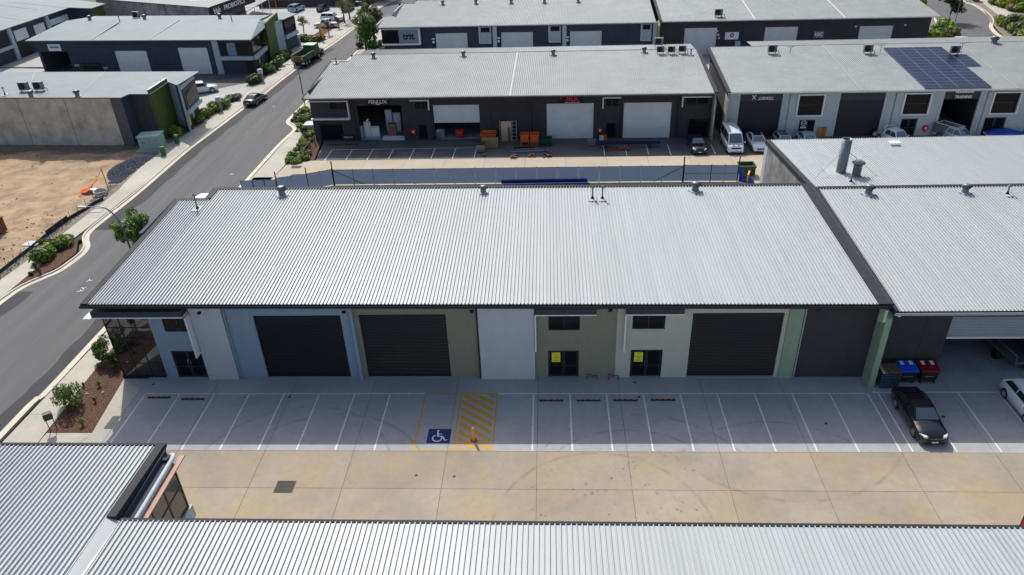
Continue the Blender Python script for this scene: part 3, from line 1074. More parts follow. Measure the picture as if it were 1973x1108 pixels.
# diagonal hatching, clipped to the shared area
hx0, hx1, hy0, hy1 = x9 + 0.17, x10 - 0.17, YB + 0.15, YT - 0.15
for k in range(-3, 12):
    c0 = hy0 + k * 0.72                                # line y = c0 - 0.62*(x - hx0)... falls to the right
    poly = []
    sl, w = -0.74, 0.37
    pts = [(hx0, c0), (hx1, c0 + sl * (hx1 - hx0)), (hx1, c0 + w + sl * (hx1 - hx0)), (hx0, c0 + w)]

    def clip(poly, f):
        out = []
        for i in range(len(poly)):
            a, c = poly[i], poly[(i + 1) % len(poly)]
            fa, fc = f(a), f(c)
            if fa >= 0:
                out.append(a)
            if (fa >= 0) != (fc >= 0):
                t = fa / (fa - fc)
                out.append((a[0] + (c[0] - a[0]) * t, a[1] + (c[1] - a[1]) * t))
        return out
    pts = clip(pts, lambda q: q[1] - hy0)
    if len(pts) > 2:
        pts = clip(pts, lambda q: hy1 - q[1])
    if len(pts) > 2:
        b = MB()
        b.face([(q[0], q[1], 0.004) for q in pts])
        b.build('painted_line', M_YLINE, pb)
# accessible parking symbol
MB().face([(20.75, -6.72, 0.004), (22.2, -6.72, 0.004), (22.2, -5.5, 0.004), (20.75, -5.5, 0.004)]) if False else None
b = MB()
b.face([(20.72, -6.75, 0.004), (22.22, -6.75, 0.004), (22.22, -5.42, 0.004), (20.72, -5.42, 0.004)])
sym = b.build('painted_panel', M_BLUEP, pb)
b = MB()


def arc_strip(cx, cy, r, a0, a1, w, z, n=20):
    vs = []
    for i in range(n + 1):
        a = R(a0 + (a1 - a0) * i / n)
        vs += [(cx + (r - w / 2) * math.cos(a), cy + (r - w / 2) * math.sin(a), z), (cx + (r + w / 2) * math.cos(a), cy + (r + w / 2) * math.sin(a), z)]
    b.add(vs, [(2 * i, 2 * i + 1, 2 * i + 3, 2 * i + 2) for i in range(n)])


def seg(x0, y0, x1, y1, w, z):
    a, c = Vector((x0, y0)), Vector((x1, y1))
    n = (c - a).normalized()
    n = Vector((-n.y, n.x)) * w / 2
    b.face([(*(a - n), z), (*(c - n), z), (*(c + n), z), (*(a + n), z)])


z = 0.008
arc_strip(21.37, -6.28, 0.30, 120, 385, 0.085, z)                    # wheel
arc_strip(21.36, -5.60, 0.04, 0, 360, 0.08, z + 0.0002)              # head
seg(21.34, -5.70, 21.40, -6.15, 0.10, z + 0.0004)                    # back
seg(21.36, -6.12, 21.72, -6.12, 0.085, z + 0.0006)                   # seat
seg(21.36, -5.90, 21.64, -5.90, 0.07, z + 0.0008)                    # arm
seg(21.72, -6.09, 21.88, -6.50, 0.085, z + 0.001)                    # shin
seg(21.86, -6.50, 22.02, -6.42, 0.08, z + 0.0012)                    # foot
b.build('painted_symbol', M_LINE, pb)
# neighbour's lines
for i in range(6):
    x = 50.72 + 0.0 + 2.62 * i
    stripe(pr, [(x, -1.75), (x, -7.38)], 0.10, z=0.004)
stripe(pr, [(50.4, -1.7), (66, -1.7)], 0.10, z=0.003)
# second-row lines
ay = [o for o in COL.objects if o.name == 'asphalt_yard'][0]
for i in range(20):
    x = 1.3 + 2.62 * i
    if 22 < x < 33:
        continue
    y1 = 42.3
    stripe(ay, [(x + 0.05, 46.1 - 0.01 * i), (x, y1 + (0.45 if i % 2 else 0.2))], 0.09, z=0.005)
stripe(ay, [(1.3, 46.2), (20.2, 46.05)], 0.09, z=0.004)
# drains, pits, small covers
def grate(px, py, w, d, name='drain_grate', par=None, label='', grp=None):
    p = P(px, py)
    t = thing('drain_grate', label, 'drain grate', (p.x, p.y, 0), 0, grp)
    b = MB()
    b.box(-w / 2, w / 2, -d / 2, -d / 2 + 0.06, 0.0, 0.018)
    b.box(-w / 2, w / 2, d / 2 - 0.06, d / 2, 0.0, 0.018)
    b.box(-w / 2, -w / 2 + 0.06, -d / 2 + 0.06, d / 2 - 0.06, 0.0, 0.018)
    b.box(w / 2 - 0.06, w / 2, -d / 2 + 0.06, d / 2 - 0.06, 0.0, 0.018)
    b.build('frame', mat('drain_iron', (0.10, 0.095, 0.085), 0.8, spec=0.2), t)
    MB().box(-w / 2 + 0.06, w / 2 - 0.06, -d / 2 + 0.06, d / 2 - 0.06, 0.0, 0.005).build('pit', M_JOINT, t)
    n = 8
    me = MB().box(-w / 2 + 0.06, w / 2 - 0.06, -0.025, 0.025, 0.006, 0.016).mesh('bar', mat('drain_iron', (0.10, 0.095, 0.085), 0.8, spec=0.2))
    for i in range(n):
        obj('bar', me, t, (0, -d / 2 + 0.06 + (d - 0.12) * (i + 0.5) / n, 0))


grate(549, 938, 1.15, 0.95, label='square drain grate in the tan concrete yard near the foreground building corner')
grate(571, 322, 1.2, 0.7, label='drain grate in the driveway below the round bushes, farther from the fence')
grate(571, 338, 1.2, 0.7, label='drain grate in the driveway just behind the blue fence')
grate(495, 161, 1.2, 0.7, label='drain grate in the apron left of the street near the second building')
for q in ((296, 740), (558, 765), (1223, 737), (1231, 765), (1591.5, 816), (802, 916), (875, 918)):
    p = P(*q)
    MB().lathe([(0.10, 0.004), (0.001, 0.0045)], n=12).build('drain_cap', M_BLACK, pb).location = (p.x, p.y, 0)

# ================================================================== MAIN BUILDING
YE = -1.1                                               # eave line
ZE = 6.62
YR, ZRG = 16.25, 7.42                                    # ridge
XL, XR = -2.75, 49.95
mb = thing('warehouse_building', 'long white-roofed warehouse with blue, olive and pale green fronts and black roller doors', 'warehouse', (23, 8, 0))
mb.location = (0, 0, 0)


def zsh(x):
    """the roof line falls slightly from the street end to the right"""
    return 0.42 * (50 - x) / 53


def zr(y, x=50):
    return ZE + (ZRG - ZE) * (y - YE) / (YR - YE) + zsh(x)


YS = 14.3                                               # the step at the left end
sheets(mb, XL + 0.45, 0.28, YE + 0.06, YS - 0.25, ZE + 0.02, zr(YS - 0.25) + 0.02, M_ROOF, dzf=zsh)
sheets(mb, 0.28, XR - 0.35, YE + 0.06, YR - 0.25, ZE + 0.02, zr(YR - 0.25) + 0.02, M_ROOF, dzf=zsh)
b = MB()
# verge, ridge and side cappings
def slope_box(b, x0, x1, y0, y1, dz0, dz1, m=0):
    b.prism([(x0, y0), (x1, y0), (x1, y1), (x0, y1)], [zr(y0, x0) + dz0, zr(y0, x1) + dz0, zr(y1, x1) + dz0, zr(y1, x0) + dz0], [zr(y0, x0) + dz1, zr(y0, x1) + dz1, zr(y1, x1) + dz1, zr(y1, x0) + dz1], m)


slope_box(b, XL, XL + 0.449, YE, YS, -0.25, 0.09)
b.build('verge_capping', M_CAP, mb)
b = MB()
slope_box(b, XL + 0.452, 0.10, YS - 0.30, YS, -0.25, 0.12)
b.build('ridge_capping', M_CAP, mb)
b = MB()
slope_box(b, -0.25, 0.279, YS + 0.003, YR, -0.25, 0.10)
b.build('verge_capping', M_CAP, mb)
b = MB()
slope_box(b, 0.282, XR - 0.36, YR - 0.30, YR, -0.30, 0.13)
b.build('ridge_capping', M_CAP, mb)
b = MB()
slope_box(b, XR - 0.353, XR + 0.55, YE, YR, -0.3, 0.09)
b.build('side_capping', M_CAP, mb)
screw_rows(mb, 0.28, XR - 0.35, [YE + 0.5 + 1.45 * k for k in range(12)], lambda x, y: zr(y, x) + 0.02)
# rivets along the capping
b = MB()
for i in range(60):
    y = YE + 0.4 + i * 0.3
    b.lathe([(0.018, 0.0), (0.001, 0.012)], c=(XR + 0.40, y, zr(y) + 0.091), n=5)
b.build('rivets', M_WHITE, mb)['kind'] = 'stuff'
# side blade sign wall at the left
b = MB()
b.prism([(XL - 0.30, 8.2), (XL - 0.02, 8.2), (XL - 0.02, YS), (XL - 0.30, YS)], 3.0, [zr(8.2, XL) + 0.22, zr(8.2, XL) + 0.22, zr(YS, XL) + 0.1, zr(YS, XL) + 0.1])
b.build('side_blade', mat('side_blade_blue', (0.05, 0.07, 0.095), 0.7, spec=0.2), mb)
b = MB()
b.prism([(-2.1, YS + 0.5), (-0.28, YS + 0.5), (-0.28, YS + 2.1), (-1.5, YS + 2.1)], 7.2, 7.35)
b.build('canopy', M_WHITE, mb)
# gutter
b = MB()
def long_box(b, x0, x1, y0, y1, z0, z1):
    b.prism([(x0, y0), (x1, y0), (x1, y1), (x0, y1)], [z0 + zsh(x0), z0 + zsh(x1), z0 + zsh(x1), z0 + zsh(x0)], [z1 + zsh(x0), z1 + zsh(x1), z1 + zsh(x1), z1 + zsh(x0)])


long_box(b, XL - 0.05, XR + 0.1, YE - 0.16, YE - 0.14, ZE - 0.20, ZE - 0.01)
long_box(b, XL - 0.05, XR + 0.1, YE - 0.137, YE + 0.0, ZE - 0.20, ZE - 0.18)
long_box(b, XL - 0.05, XR + 0.1, YE + 0.003, YE + 0.05, ZE - 0.24, ZE - 0.015)
b.build('gutter', M_CAP, mb)
# soffit
b = MB()
long_box(b, XL + 0.02, XR - 0.02, YE + 0.055, 0.3, ZE - 0.26, ZE - 0.23)
b.build('soffit', M_DARKW, mb)
TH = 0.22
WT = ZE - 0.262
# unit one: glass corner, entry, fin wall, blue wall
win1 = (1.75, 3.72, 4.05, 5.32)
facade(mb, 0.80, 4.0, 0, TH, 0.0, WT + zsh(4.0), [win1, (1.65, 3.85, 0.0, 2.42)], M_BLUE)
window(mb, *win1[:2], 0.06, *win1[2:], mull=1)
double_door(mb, 1.65, 3.85, 0.07, 2.42)
text('door_number', '1', 0.3, M_WHITE, mb, (2.66, 0.05, 1.5), FACE)
facade(mb, 4.0, 6.2, -0.22, 0.4, 0.0, WT + zsh(6.2), [], M_PANELW)
facade(mb, 6.2, 15.28, 0, TH, 0.0, WT + zsh(15.28), [(8.25, 14.35, 0.0, 5.36)], M_BLUE)
roller(mb, 8.25, 14.35, 0.13, 0.03, 5.36, M_RDARK)
facade(mb, 15.28, 23.70, 0.0, TH, 0.0, WT + zsh(23.70), [(15.62, 21.6, 0.0, 5.40)], M_GREEN)
MB().box(15.10, 15.30, -0.35, -0.003, 0.0, WT).build('party_wall_end', M_BLUE, mb)
roller(mb, 15.62, 21.6, 0.13, 0.03, 5.40, M_RDARK)
facade(mb, 23.80, 27.60, -0.22, 0.4, 0.0, WT + zsh(27.60), [], M_PANELW)
w2 = (28.55, 30.70, 4.02, 5.20)
facade(mb, 27.60, 33.2, 0, TH, 0.0, WT + zsh(33.2), [w2, (28.52, 30.66, 0.0, 2.32)], M_GREEN)
window(mb, *w2[:2], 0.06, *w2[2:], mull=1)
double_door(mb, 28.52, 30.66, 0.07, 2.32)
w3 = (34.22, 36.42, 4.08, 5.24)
facade(mb, 33.2, 44.5, 0, TH, 0.0, WT + zsh(44.5), [w3, (34.24, 36.42, 0.0, 2.37), (38.2, 44.22, 0.0, 5.36)], M_PALEG)
window(mb, *w3[:2], 0.06, *w3[2:], mull=1)
double_door(mb, 34.24, 36.42, 0.07, 2.37)
roller(mb, 38.2, 44.22, 0.13, 0.03, 5.36, M_RDARK)
facade(mb, 44.5, 45.45, -0.12, 0.34, 0.0, WT + zsh(45.45), [], M_SAGE)
facade(mb, 45.45, 50.28, 0.0, TH, 0.0, WT + zsh(50.28), [], M_DARKW)
b = MB()
b.prism([(50.28, -1.15), (50.68, -1.15), (50.68, 0.2), (50.28, 0.2)], 0, [5.6, 5.6, 6.3, 6.3])
b.build('wing_wall', M_SAGE, mb)
b = MB()
b.prism([(50.10, -1.12), (50.277, -1.12), (50.277, -0.45), (50.10, -0.45)], [5.3, 5.3, 4.9, 4.9], 6.2)
b.build('corner_bracket', mat('cream_render', (0.55, 0.60, 0.45), 0.8), mb)
# slab lips at the roller doors
for (x0, x1) in ((8.25, 14.35), (15.62, 21.6), (38.2, 44.22)):
    MB().box(x0, x1, -0.10, 0.2, 0.0, 0.025).build('threshold', M_CONCB, mb)
# glass corner of unit one, with a return down the side
gx0, gx1 = -2.5, 0.8
b = MB()
for x in (gx0, gx0 + 1.08, gx0 + 2.16, gx1 - 0.06):
    b.box(x, x + 0.06, 0.05, 0.13, 0.0, 5.5)
for z_ in (0.0, 1.25, 3.35, 4.35, 5.44):
    for a in (gx0, gx0 + 1.08, gx0 + 2.16):
        b.box(a + 0.06, (a + 1.08) if a < gx1 - 1.3 else gx1 - 0.06, 0.053, 0.127, z_, z_ + 0.06)
cw = b.build('window', M_FRAME, mb)
for a in (gx0, gx0 + 1.08, gx0 + 2.16):
    for u, v in ((0.06, 1.25), (1.31, 3.35), (3.41, 4.35), (4.41, 5.44)):
        MB().box(a + 0.06, (a + 1.08) if a < gx1 - 1.3 else gx1 - 0.06, 0.085, 0.095, u, v).build('pane', M_GLASSB, cw)
b = MB()
for k in range(6):
    y = 0.13 + k * 1.1
    b.box(gx0, gx0 + 0.08, y, y + 0.06, 0.0, 5.5)
for z_ in (0.0, 3.0, 5.44):
    b.box(gx0 + 0.005, gx0 + 0.075, 0.13, 5.6, z_, z_ + 0.06)
sw = b.build('window', M_FRAME, mb)
for k in range(5):
    y = 0.19 + k * 1.1
    MB().box(gx0 + 0.03, gx0 + 0.04, y, y + 1.04, 0.06, 3.0).build('pane', M_GLASS, sw)
    MB().box(gx0 + 0.03, gx0 + 0.04, y, y + 1.04, 3.06, 5.44).build('pane', M_GLASS, sw)
MB().box(gx0, gx1, 0.0, TH, 5.502, WT + zsh(gx1)).build('wall', M_DARKW, mb)
MB().box(gx0 + 0.0, gx0 + TH, 5.7, YS, 0, 6.9).build('wall', M_DARKW, mb)
MB().box(gx0, 0.1, YS - 0.35, YS - 0.12, 0, 6.95).build('wall', M_DARKW, mb)
MB().box(0.0, XR + 0.6, YR - 0.35, YR - 0.12, 0, 7.0).build('wall', M_DARKW, mb)
MB().box(XR + 0.35, XR + 0.6, 0.3, YR - 0.36, 0, 6.4).build('wall', M_DARKW, mb)
# hoods
hood(mb, -2.6, 3.75, -0.0, 6.22, 0.75, leg=3.90, legz=2.35)
MB().prism([(-3.2, -0.82), (-2.66, -0.82), (-2.66, 0.4), (-3.2, 0.4)], 5.62, 5.72).build('awning_blade', M_WHITE, mb)
hood(mb, 27.72, 31.75, 0.0, 6.0, 0.40, leg=27.68, legz=2.55)
hood(mb, 33.75, 37.55, 0.0, 6.0, 0.40, leg=33.72, legz=2.45)
# downpipes with rainheads
for (x, y) in ((6.33, -0.12), (15.0, -0.1), (23.72, -0.14), (45.55, -0.10)):
    MB().tube([(x, y, 0.05), (x, y, WT - 0.35)], 0.055, 8).build('downpipe', M_CAPG if x > 40 else (M_DARKW if x > 20 else M_BLUE), mb)
for x in (5.25, 15.05, 23.55, 32.6, 45.9):
    MB().lathe([(0.06, -0.34), (0.13, -0.30), (0.15, -0.2)], c=(x, YE - 0.06, ZE), n=10).build('gutter_outlet', M_CAP, mb)
# taps and meter loops
def pipe_loop(x, label_unused=None):
    MB().tube([(x, -0.25, 0), (x, -0.25, 0.42), (x + 0.25, -0.25, 0.42), (x + 0.25, -0.25, 0.30), (x + 0.7, -0.25, 0.30), (x + 0.7, -0.25, 0)], 0.035, 6).build('water_meter_pipe', M_FRAME, mb)


pipe_loop(32.75)
pipe_loop(31.25)
for (x, y) in ((28.55, 1), (34.27, 2)):
    n_ = tag(MB().box(x + 0.22, x + 0.82, 0.062, 0.068, 1.30, 2.12).build('notice_poster', M_YPAPER), 'yellow notice on the %s glass door of the %s unit' % ('left leaf of the', 'olive green' if y == 1 else 'pale green'), 'poster', 'yellow notices on the unit doors')
    n_['label'] = 'yellow notice taped to the left door leaf of the %s unit' % ('olive green' if y == 1 else 'pale green')
    bb = MB()
    random.seed(y)
    for k, zz in enumerate((2.0, 1.88, 1.76, 1.70, 1.64, 1.58, 1.46, 1.40)):
        ww = random.uniform(0.1, 0.22) if k > 1 else 0.13
        bb.box(x + 0.52 - ww, x + 0.52 + ww, 0.058, 0.060, zz, zz + 0.018)
    bb.build('print', M_INK, n_)
    MB().box(x + 0.22, x + 0.31, 0.056, 0.0595, 2.04, 2.12).build('corner_tab', M_WHITE, n_)

# vents and flues of the main roof
ventilator('squat metal roof ventilator near the ridge at the far left of the white roof', (6.2, 14.9, zr(14.9, 6.2) + 0.04), 1.15)
ventilator('dark-topped roof ventilator in the middle of the white roof by the ridge', (23.2, 15.1, zr(15.1, 23) + 0.04), 0.9)
ventilator('metal roof ventilator near the ridge of the white roof above the dark gates', (40.7, 15.1, zr(15.1, 40.7) + 0.04), 1.15)
flue('thin flue with pale cowl near the stepped left corner of the white roof', (-0.15, 12.5, zr(12.5, 0) + 0.04), 1.2, group='flue pipes')
flue('left one of two dark flues side by side on the white roof', (32.2, 13.8, zr(13.8, 32) + 0.04), 1.0, group='flue pipes')
flue('right one of two dark flues side by side on the white roof', (33.0, 13.8, zr(13.8, 33) + 0.04), 1.0, group='flue pipes')

# wheel stops -------------------------------------------------------
def wheel_stop(x, y, label, rz=0.0, stripe_mat=None, w=1.62):
    t = thing('wheel_stop', label, 'wheel stop', (x, y, 0.002), rz, 'rubber wheel stops')
    b = MB()
    b.prism([(-w / 2, -0.075), (w / 2, -0.075), (w / 2, 0.075), (-w / 2, 0.075)], 0, 0.10)
    b.build('block', M_BLACK, t, bevel=0.03)
    me = MB().box(-0.11, 0.11, -0.035, 0.035, 0.099, 0.106).mesh('reflector', stripe_mat or M_ORANGE)
    for dx in (-0.58, -0.20, 0.20, 0.58):
        obj('reflector', me, t, (dx, 0, 0))


for q, l in (((307, 766.5), 'in the leftmost marked bay'), ((372, 769.5), 'in the second bay from the left'),
             ((1062, 772.5), 'first of the row right of the hatched area'), ((1133.5, 772.5), 'second of the row right of the hatched area'),
             ((1205, 772), 'third of the row right of the hatched area'), ((1277.5, 771.5), 'rightmost of the row right of the hatched area')):
    p = P(*q)
    wheel_stop(p.x, p.y, 'black rubber wheel stop with orange marks, ' + l)
for q, l in (((647, 279.5), 'left one of two in front of the dark sign-fronted unit'), ((678, 279), 'right one of two in front of the dark sign-fronted unit')):
    p = P(*q)
    wheel_stop(p.x, p.y, 'black and yellow wheel stop, ' + l, stripe_mat=M_YELP, w=1.7)
# bollard
t = thing('bollard', 'yellow bollard with red base standing in the hatched parking area', 'bollard', (23.75, -6.5, 0))
MB().lathe([(0.20, 0), (0.20, 0.02), (0.13, 0.05)], n=20).build('base', M_RED, t)
MB().lathe([(0.085, 0.02), (0.085, 1.02), (0.07, 1.07), (0.001, 1.09)], n=20).build('post', M_YELP, t)
MB().lathe([(0.087, 0.93), (0.087, 0.99)], n=20).build('band', M_YELP, t)

# ================================================================== RIGHT NEIGHBOUR
rb = thing('warehouse_building', 'dark-fronted warehouse right of the pale green unit with a half-open pale roller door', 'warehouse', (0, 0, 0))
RYE, RZE = -1.35, 6.25
RX0, RX1 = 50.55, 112


def zq(y):
    return RZE + (7.25 - RZE) * (y - RYE) / (15.6 - RYE)


sheets(rb, RX0 + 0.3, 76.1, RYE + 0.05, 15.6, RZE, zq(15.6), M_ROOF)
b = MB()
b.prism([(RX0, RYE), (RX0 + 0.297, RYE), (RX0 + 0.297, 15.9), (RX0, 15.9)], 6.0, [RZE + 0.08, RZE + 0.08, zq(15.9) + 0.08, zq(15.9) + 0.08])
b.build('verge_capping', M_CAP, rb)
b = MB()
b.box(RX0, 76, RYE - 0.16, RYE - 0.13, RZE - 0.2, RZE - 0.02)
b.box(RX0, 76, RYE - 0.127, RYE + 0.04, RZE - 0.2, RZE - 0.17)
b.build('gutter', M_CAPG, rb)
MB().box(RX0 + 0.3, 76, 15.62, 15.95, 6.9, 7.36).build('ridge_capping', M_CAP, rb)
facade(rb, 50.69, 76, 0.5, 0.25, 0, 6.05, [(55.45, 61.65, 0, 4.60)], M_DARKW)
roller(rb, 55.45, 61.65, 0.6, 2.95, 4.60, mat('roller_door_grey', (0.34, 0.37, 0.39), 0.5, 0, 0.05, 1))
MB().box(55.45, 61.65, 0.52, 0.64, 2.82, 2.945).build('door_bottom_rail', M_WHITE, rb)
MB().box(53.80, 53.83, 0.49, 0.499, 0, 6.0).build('panel_joint', M_BLACK, rb)
MB().box(50.7, 76, 15.2, 15.4, 0, 6.8).build('wall', M_DARKW, rb)
MB().box(50.7, 50.9, 0.76, 15.19, 0, 5.9).build('wall', M_DARKW, rb)
MB().box(64.6, 64.8, 0.76, 15.19, 0, 5.9).build('wall', M_DARKW, rb)
MB().lathe([(0.001, -0.16), (0.13, -0.12), (0.16, 0.0), (0.12, 0.08)], c=(51.0, RYE + 0.2, RZE - 0.32), n=14).build('camera_dome', M_WHITE, rb)
MB().tube([(50.95, RYE + 0.4, RZE - 0.25), (50.95, -0.1, 5.0), (50.95, 0.4, 4.6)], 0.05, 8).build('downpipe', M_CAPG, rb)
# stepped back roof of the neighbour
bb_ = thing('warehouse_building', 'low warehouse behind the right neighbour, concrete side wall and tall steel flue on its roof', 'warehouse', (0, 0, 0))
zb0, zb1 = 7.05, 6.0
yb0, yb1 = 16.0, 30.6


def zk(y):
    return zb0 + (zb1 - zb0) * (y - yb0) / (yb1 - yb0)


me = roof_mesh(44.9, yb1 - yb0, zb1 - zb0, 0.24, material=M_ROOF, name='roof')
obj('roof', me, bb_, (50.9, yb0, zb0))
b = MB()
b.prism([(50.45, yb0), (50.897, yb0), (50.897, yb1), (50.45, yb1)], [zb0 - .3, zb0 - .3, zb1 - .3, zb1 - .3], [zb0 + .08, zb0 + .08, zb1 + .08, zb1 + .08])
b.build('verge_capping', M_CAP, bb_)
b = MB()
b.box(50.5, 50.7, 29.6, 30.58, 0, 5.7)
b.build('corner_pillar', M_LGREY, bb_)
b = MB()
ps = [(yb0, zb0), (21.2, 6.7), (25.4, 6.4), (29.58, 6.1)]
for (ya, za), (yc, zc) in zip(ps, ps[1:]):
    MB().prism([(50.52, ya + 0.02), (50.68, ya + 0.02), (50.68, yc - 0.02), (50.52, yc - 0.02)], 0, [zk(ya) - 0.32, zk(ya) - 0.32, zk(yc) - 0.32, zk(yc) - 0.32]).build('wall_panel', M_TILTG, bb_)
MB().box(50.7, 95, 30.2, 30.4, 0, 5.7).build('wall', M_LGREY, bb_)
# tall flue and hat with stays
p = P(1620, 330, 6.9)
t = thing('exhaust_stack', 'tall round galvanised exhaust stack with wire stays on the right back roof', 'exhaust stack', (p.x, p.y, zk(p.y) + 0.02))
MB().box(-1.3, 1.6, -1.3, 1.1, 0.02, 0.07).build('flashing', M_ROOF, t)
b = MB()
H_ = 3.1
b.lathe([(0.42, 0.05), (0.42, H_), (0.37, H_), (0.37, 0.3)], n=24)
for z_ in (0.9, 1.8, 2.7):
    b.lathe([(0.425, z_), (0.435, z_ + 0.02), (0.425, z_ + 0.04)], n=24)
b.build('pipe', M_GALV, t)
for (x, y) in ((-2.6, -1.3), (2.7, -1.1)):
    MB().tube([(0, 0, 2.2), (x, y, 0.1)], 0.02, 5).build('stay', M_GALV, t)
t = thing('exhaust_cowl', 'short exhaust cowl with wide round hat beside the tall stack', 'exhaust cowl', (p.x + 1.0, p.y - 0.9, zk(p.y - 0.9) + 0.09))
MB().lathe([(0.36, 0.0), (0.36, 0.95), (0.42, 1.0)], n=24).build('pipe', M_GALV, t)
MB().lathe([(0.56, 1.12), (0.55, 1.16), (0.3, 1.34), (0.001, 1.40)], n=24).build('hat', M_GALV, t)
MB().lathe([(0.34, 1.0), (0.34, 1.13)], n=24).build('neck', M_BLACK, t)
ventilator('spinning ventilator near the ridge of the right building, closest to the main roof', (54.5, 14.6, zq(14.6) + 0.03), 1.15)
ventilator('spinning ventilator near the ridge of the right building, farther right', (62.1, 14.6, zq(14.6) + 0.03), 1.05)
flue('small pipe vent at the right edge of the right building roof', (65.2, 14.2, zq(14.2) + 0.03), 0.7)
q = P(1643, 352, 7.1)
flue('tiny pipe vent beside the exhaust cowl on the back roof', (q.x, 17.6, zk(17.6) + 0.03), 0.5, 0.03)
q = P(1723, 278, 6.3)
tag(MB().box(-0.5, 0.5, -0.35, 0.35, 0.3, 0.36).build('satellite_dish', M_WHITE), 'small flat white panel on the right back roof', 'antenna').location = (q.x, q.y, zk(q.y))

# ================================================================== FOREGROUND BUILDING
fb = thing('warehouse_building', 'foreground warehouse whose white ribbed roof fills the bottom of the photo', 'warehouse', (0, 0, 0))
FYE, FZ = -18.9, 6.6
FX1 = 8.75
FL = -14.05
sl = 0.045
# right part: eave at FYE, roof rises toward -Y
n = 108
ww = 0.72
me = roof_mesh(ww, 16.0, -16.0 * sl, ww / 3, material=M_ROOF)


def fsheets(x0, x1, ye, yb, zf, name='roof_sheet'):
    k = max(1, round((x1 - x0) / 0.72))
    w_ = (x1 - x0) / k
    me = roof_mesh(w_, ye - yb, 0.0, w_ / 3, material=M_ROOF, name=name)
    # tilt: rises away from the eave (towards -Y)
    for v in me.vertices:
        v.co.z += (ye - yb - v.co.y) * sl
    me.update()
    for i in range(k):
        obj(name, me, fb, (x0 + w_ * i, yb, zf))


fsheets(FX1 + 0.20, 74.0, FYE - 0.05, -36, FZ)
fsheets(-16, FX1 - 0.42, FL - 0.05, -36, FZ + 0.02)


def zf(y, ye):
    return FZ + (ye - y) * sl


b = MB()
b.prism([(FX1 - 0.40, -36), (FX1 + 0.18, -36), (FX1 + 0.18, FYE - 0.06), (FX1 - 0.40, FYE - 0.06)], 6.3, [zf(-36, FL) - 0.1, zf(-36, FYE) + 0.03, zf(FYE, FYE) + 0.03, zf(FYE, FL) + 0.03])
b.build('valley_flashing', M_ROOF, fb)
b = MB()
b.prism([(FX1 - 0.40, FYE - 0.05), (FX1 + 0.05, FYE - 0.05), (FX1 + 0.05, FL + 0.02), (FX1 - 0.40, FL + 0.02)], 6.35, [zf(FYE, FL) + .09, zf(FYE, FL) + .09, zf(FL, FL) + .09, zf(FL, FL) + .09])
b.build('verge_capping', M_CAP, fb)
b = MB()
b.box(FX1 + 0.12, FX1 + 0.16, FYE + 0.05, FL - 0.2, 6.2, 6.55)
b.box(FX1 + 0.163, FX1 + 0.55, FYE + 0.05, FL - 0.2, 6.2, 6.24)
b.box(FX1 + 0.553, FX1 + 0.59, FYE + 0.05, FL - 0.2, 6.2, 6.40)
b.build('box_gutter', M_DARKB, fb)
MB().tube([(FX1 + 0.72, FYE + 0.0, 6.42), (FX1 + 0.72, FL - 0.75, 6.42), (FX1 + 0.62, FL - 0.4, 6.40), (FX1 + 0.45, FL - 0.35, 6.3)], 0.11, 12).build('rain_pipe', M_LGREY, fb)
b = MB()
b.box(FX1 + 0.86, FX1 + 1.12, FYE + 0.05, FL - 0.25, 6.16, 6.24)
b.build('edge_flashing', M_COPPER, fb)
b = MB()
b.box(-16, FX1 + 0.05, FL + 0.025, FL + 0.17, 6.42, 6.66)
b.build('gutter', M_CAP, fb)
b = MB()
b.box(FX1 + 0.05, 74, FYE - 0.045, FYE + 0.12, 6.42, 6.64)
b.build('gutter', M_CAP, fb)
# side wall with the big corner windows
wx = FX1 + 0.62
facade(fb, -15.5, FX1 + 0.45, FL - 0.8, 0.2, 0, 6.4, [], M_DARKW)
b = MB()
y0, y1 = FYE + 0.06, FL - 0.75
ym = [y1 - 0.10, y1 - 1.45, y1 - 2.75, y0]
for y in ym[:3]:
    b.box(wx, wx + 0.10, y, y + 0.08, 3.15, 6.15)
b.box(wx, wx + 0.10, y0, y1, 3.05, 3.15)
b.box(wx, wx + 0.10, y0, y1, 4.55, 4.62)
b.box(wx, wx + 0.10, y0, y1, 6.1, 6.158)
fw = b.build('window', mat('bronze_aluminium', (0.07, 0.065, 0.065), 0.4), fb)
gl = mat('office_glass', (0.12, 0.115, 0.10), 0.05, 0.25, 0.0, 5, spec=0.9)
for a, c in zip(ym, ym[1:]):
    for u, v in ((3.15, 4.55), (4.62, 6.1)):
        MB().box(wx + 0.04, wx + 0.055, c + 0.08, a, u, v).build('pane', gl, fw)
MB().box(wx - 0.12, wx + 0.22, y0, y1 + 0.1, 2.25, 3.048).build('spandrel', M_LGREY, fb)
MB().box(wx - 0.05, wx + 0.15, y1 - 2.2, y1 - 2.0, 0, 2.248).build('post', M_WHITE, fb)
MB().box(FX1 + 0.1, wx - 0.005, FYE, FL - 0.82, 0, 6.1).build('wall', M_DARKW, fb)
MB().box(FX1 + 0.1, 74, FYE - 0.9, FYE - 0.65, 0, 6.4).build('wall', M_LGREY, fb)
# red thing that pokes in at the right edge
p = P(1971, 1000, 2.0)
t = thing('feather_banner', 'red banner edge standing upright at the right edge of the yard', 'banner', (p.x, p.y, 0))
MB().tube([(0, 0, 0), (0, 0, 3.2)], 0.03, 6).build('pole', M_FRAME, t)
b = MB()
b.prism([(0.04, -0.02), (0.7, -0.02), (0.7, 0.02), (0.04, 0.02)], 0.5, [3.1, 2.7, 2.7, 3.1])
b.build('flag', M_RED, t)

# ================================================================== ROW TWO (dark units, then pale grey units)


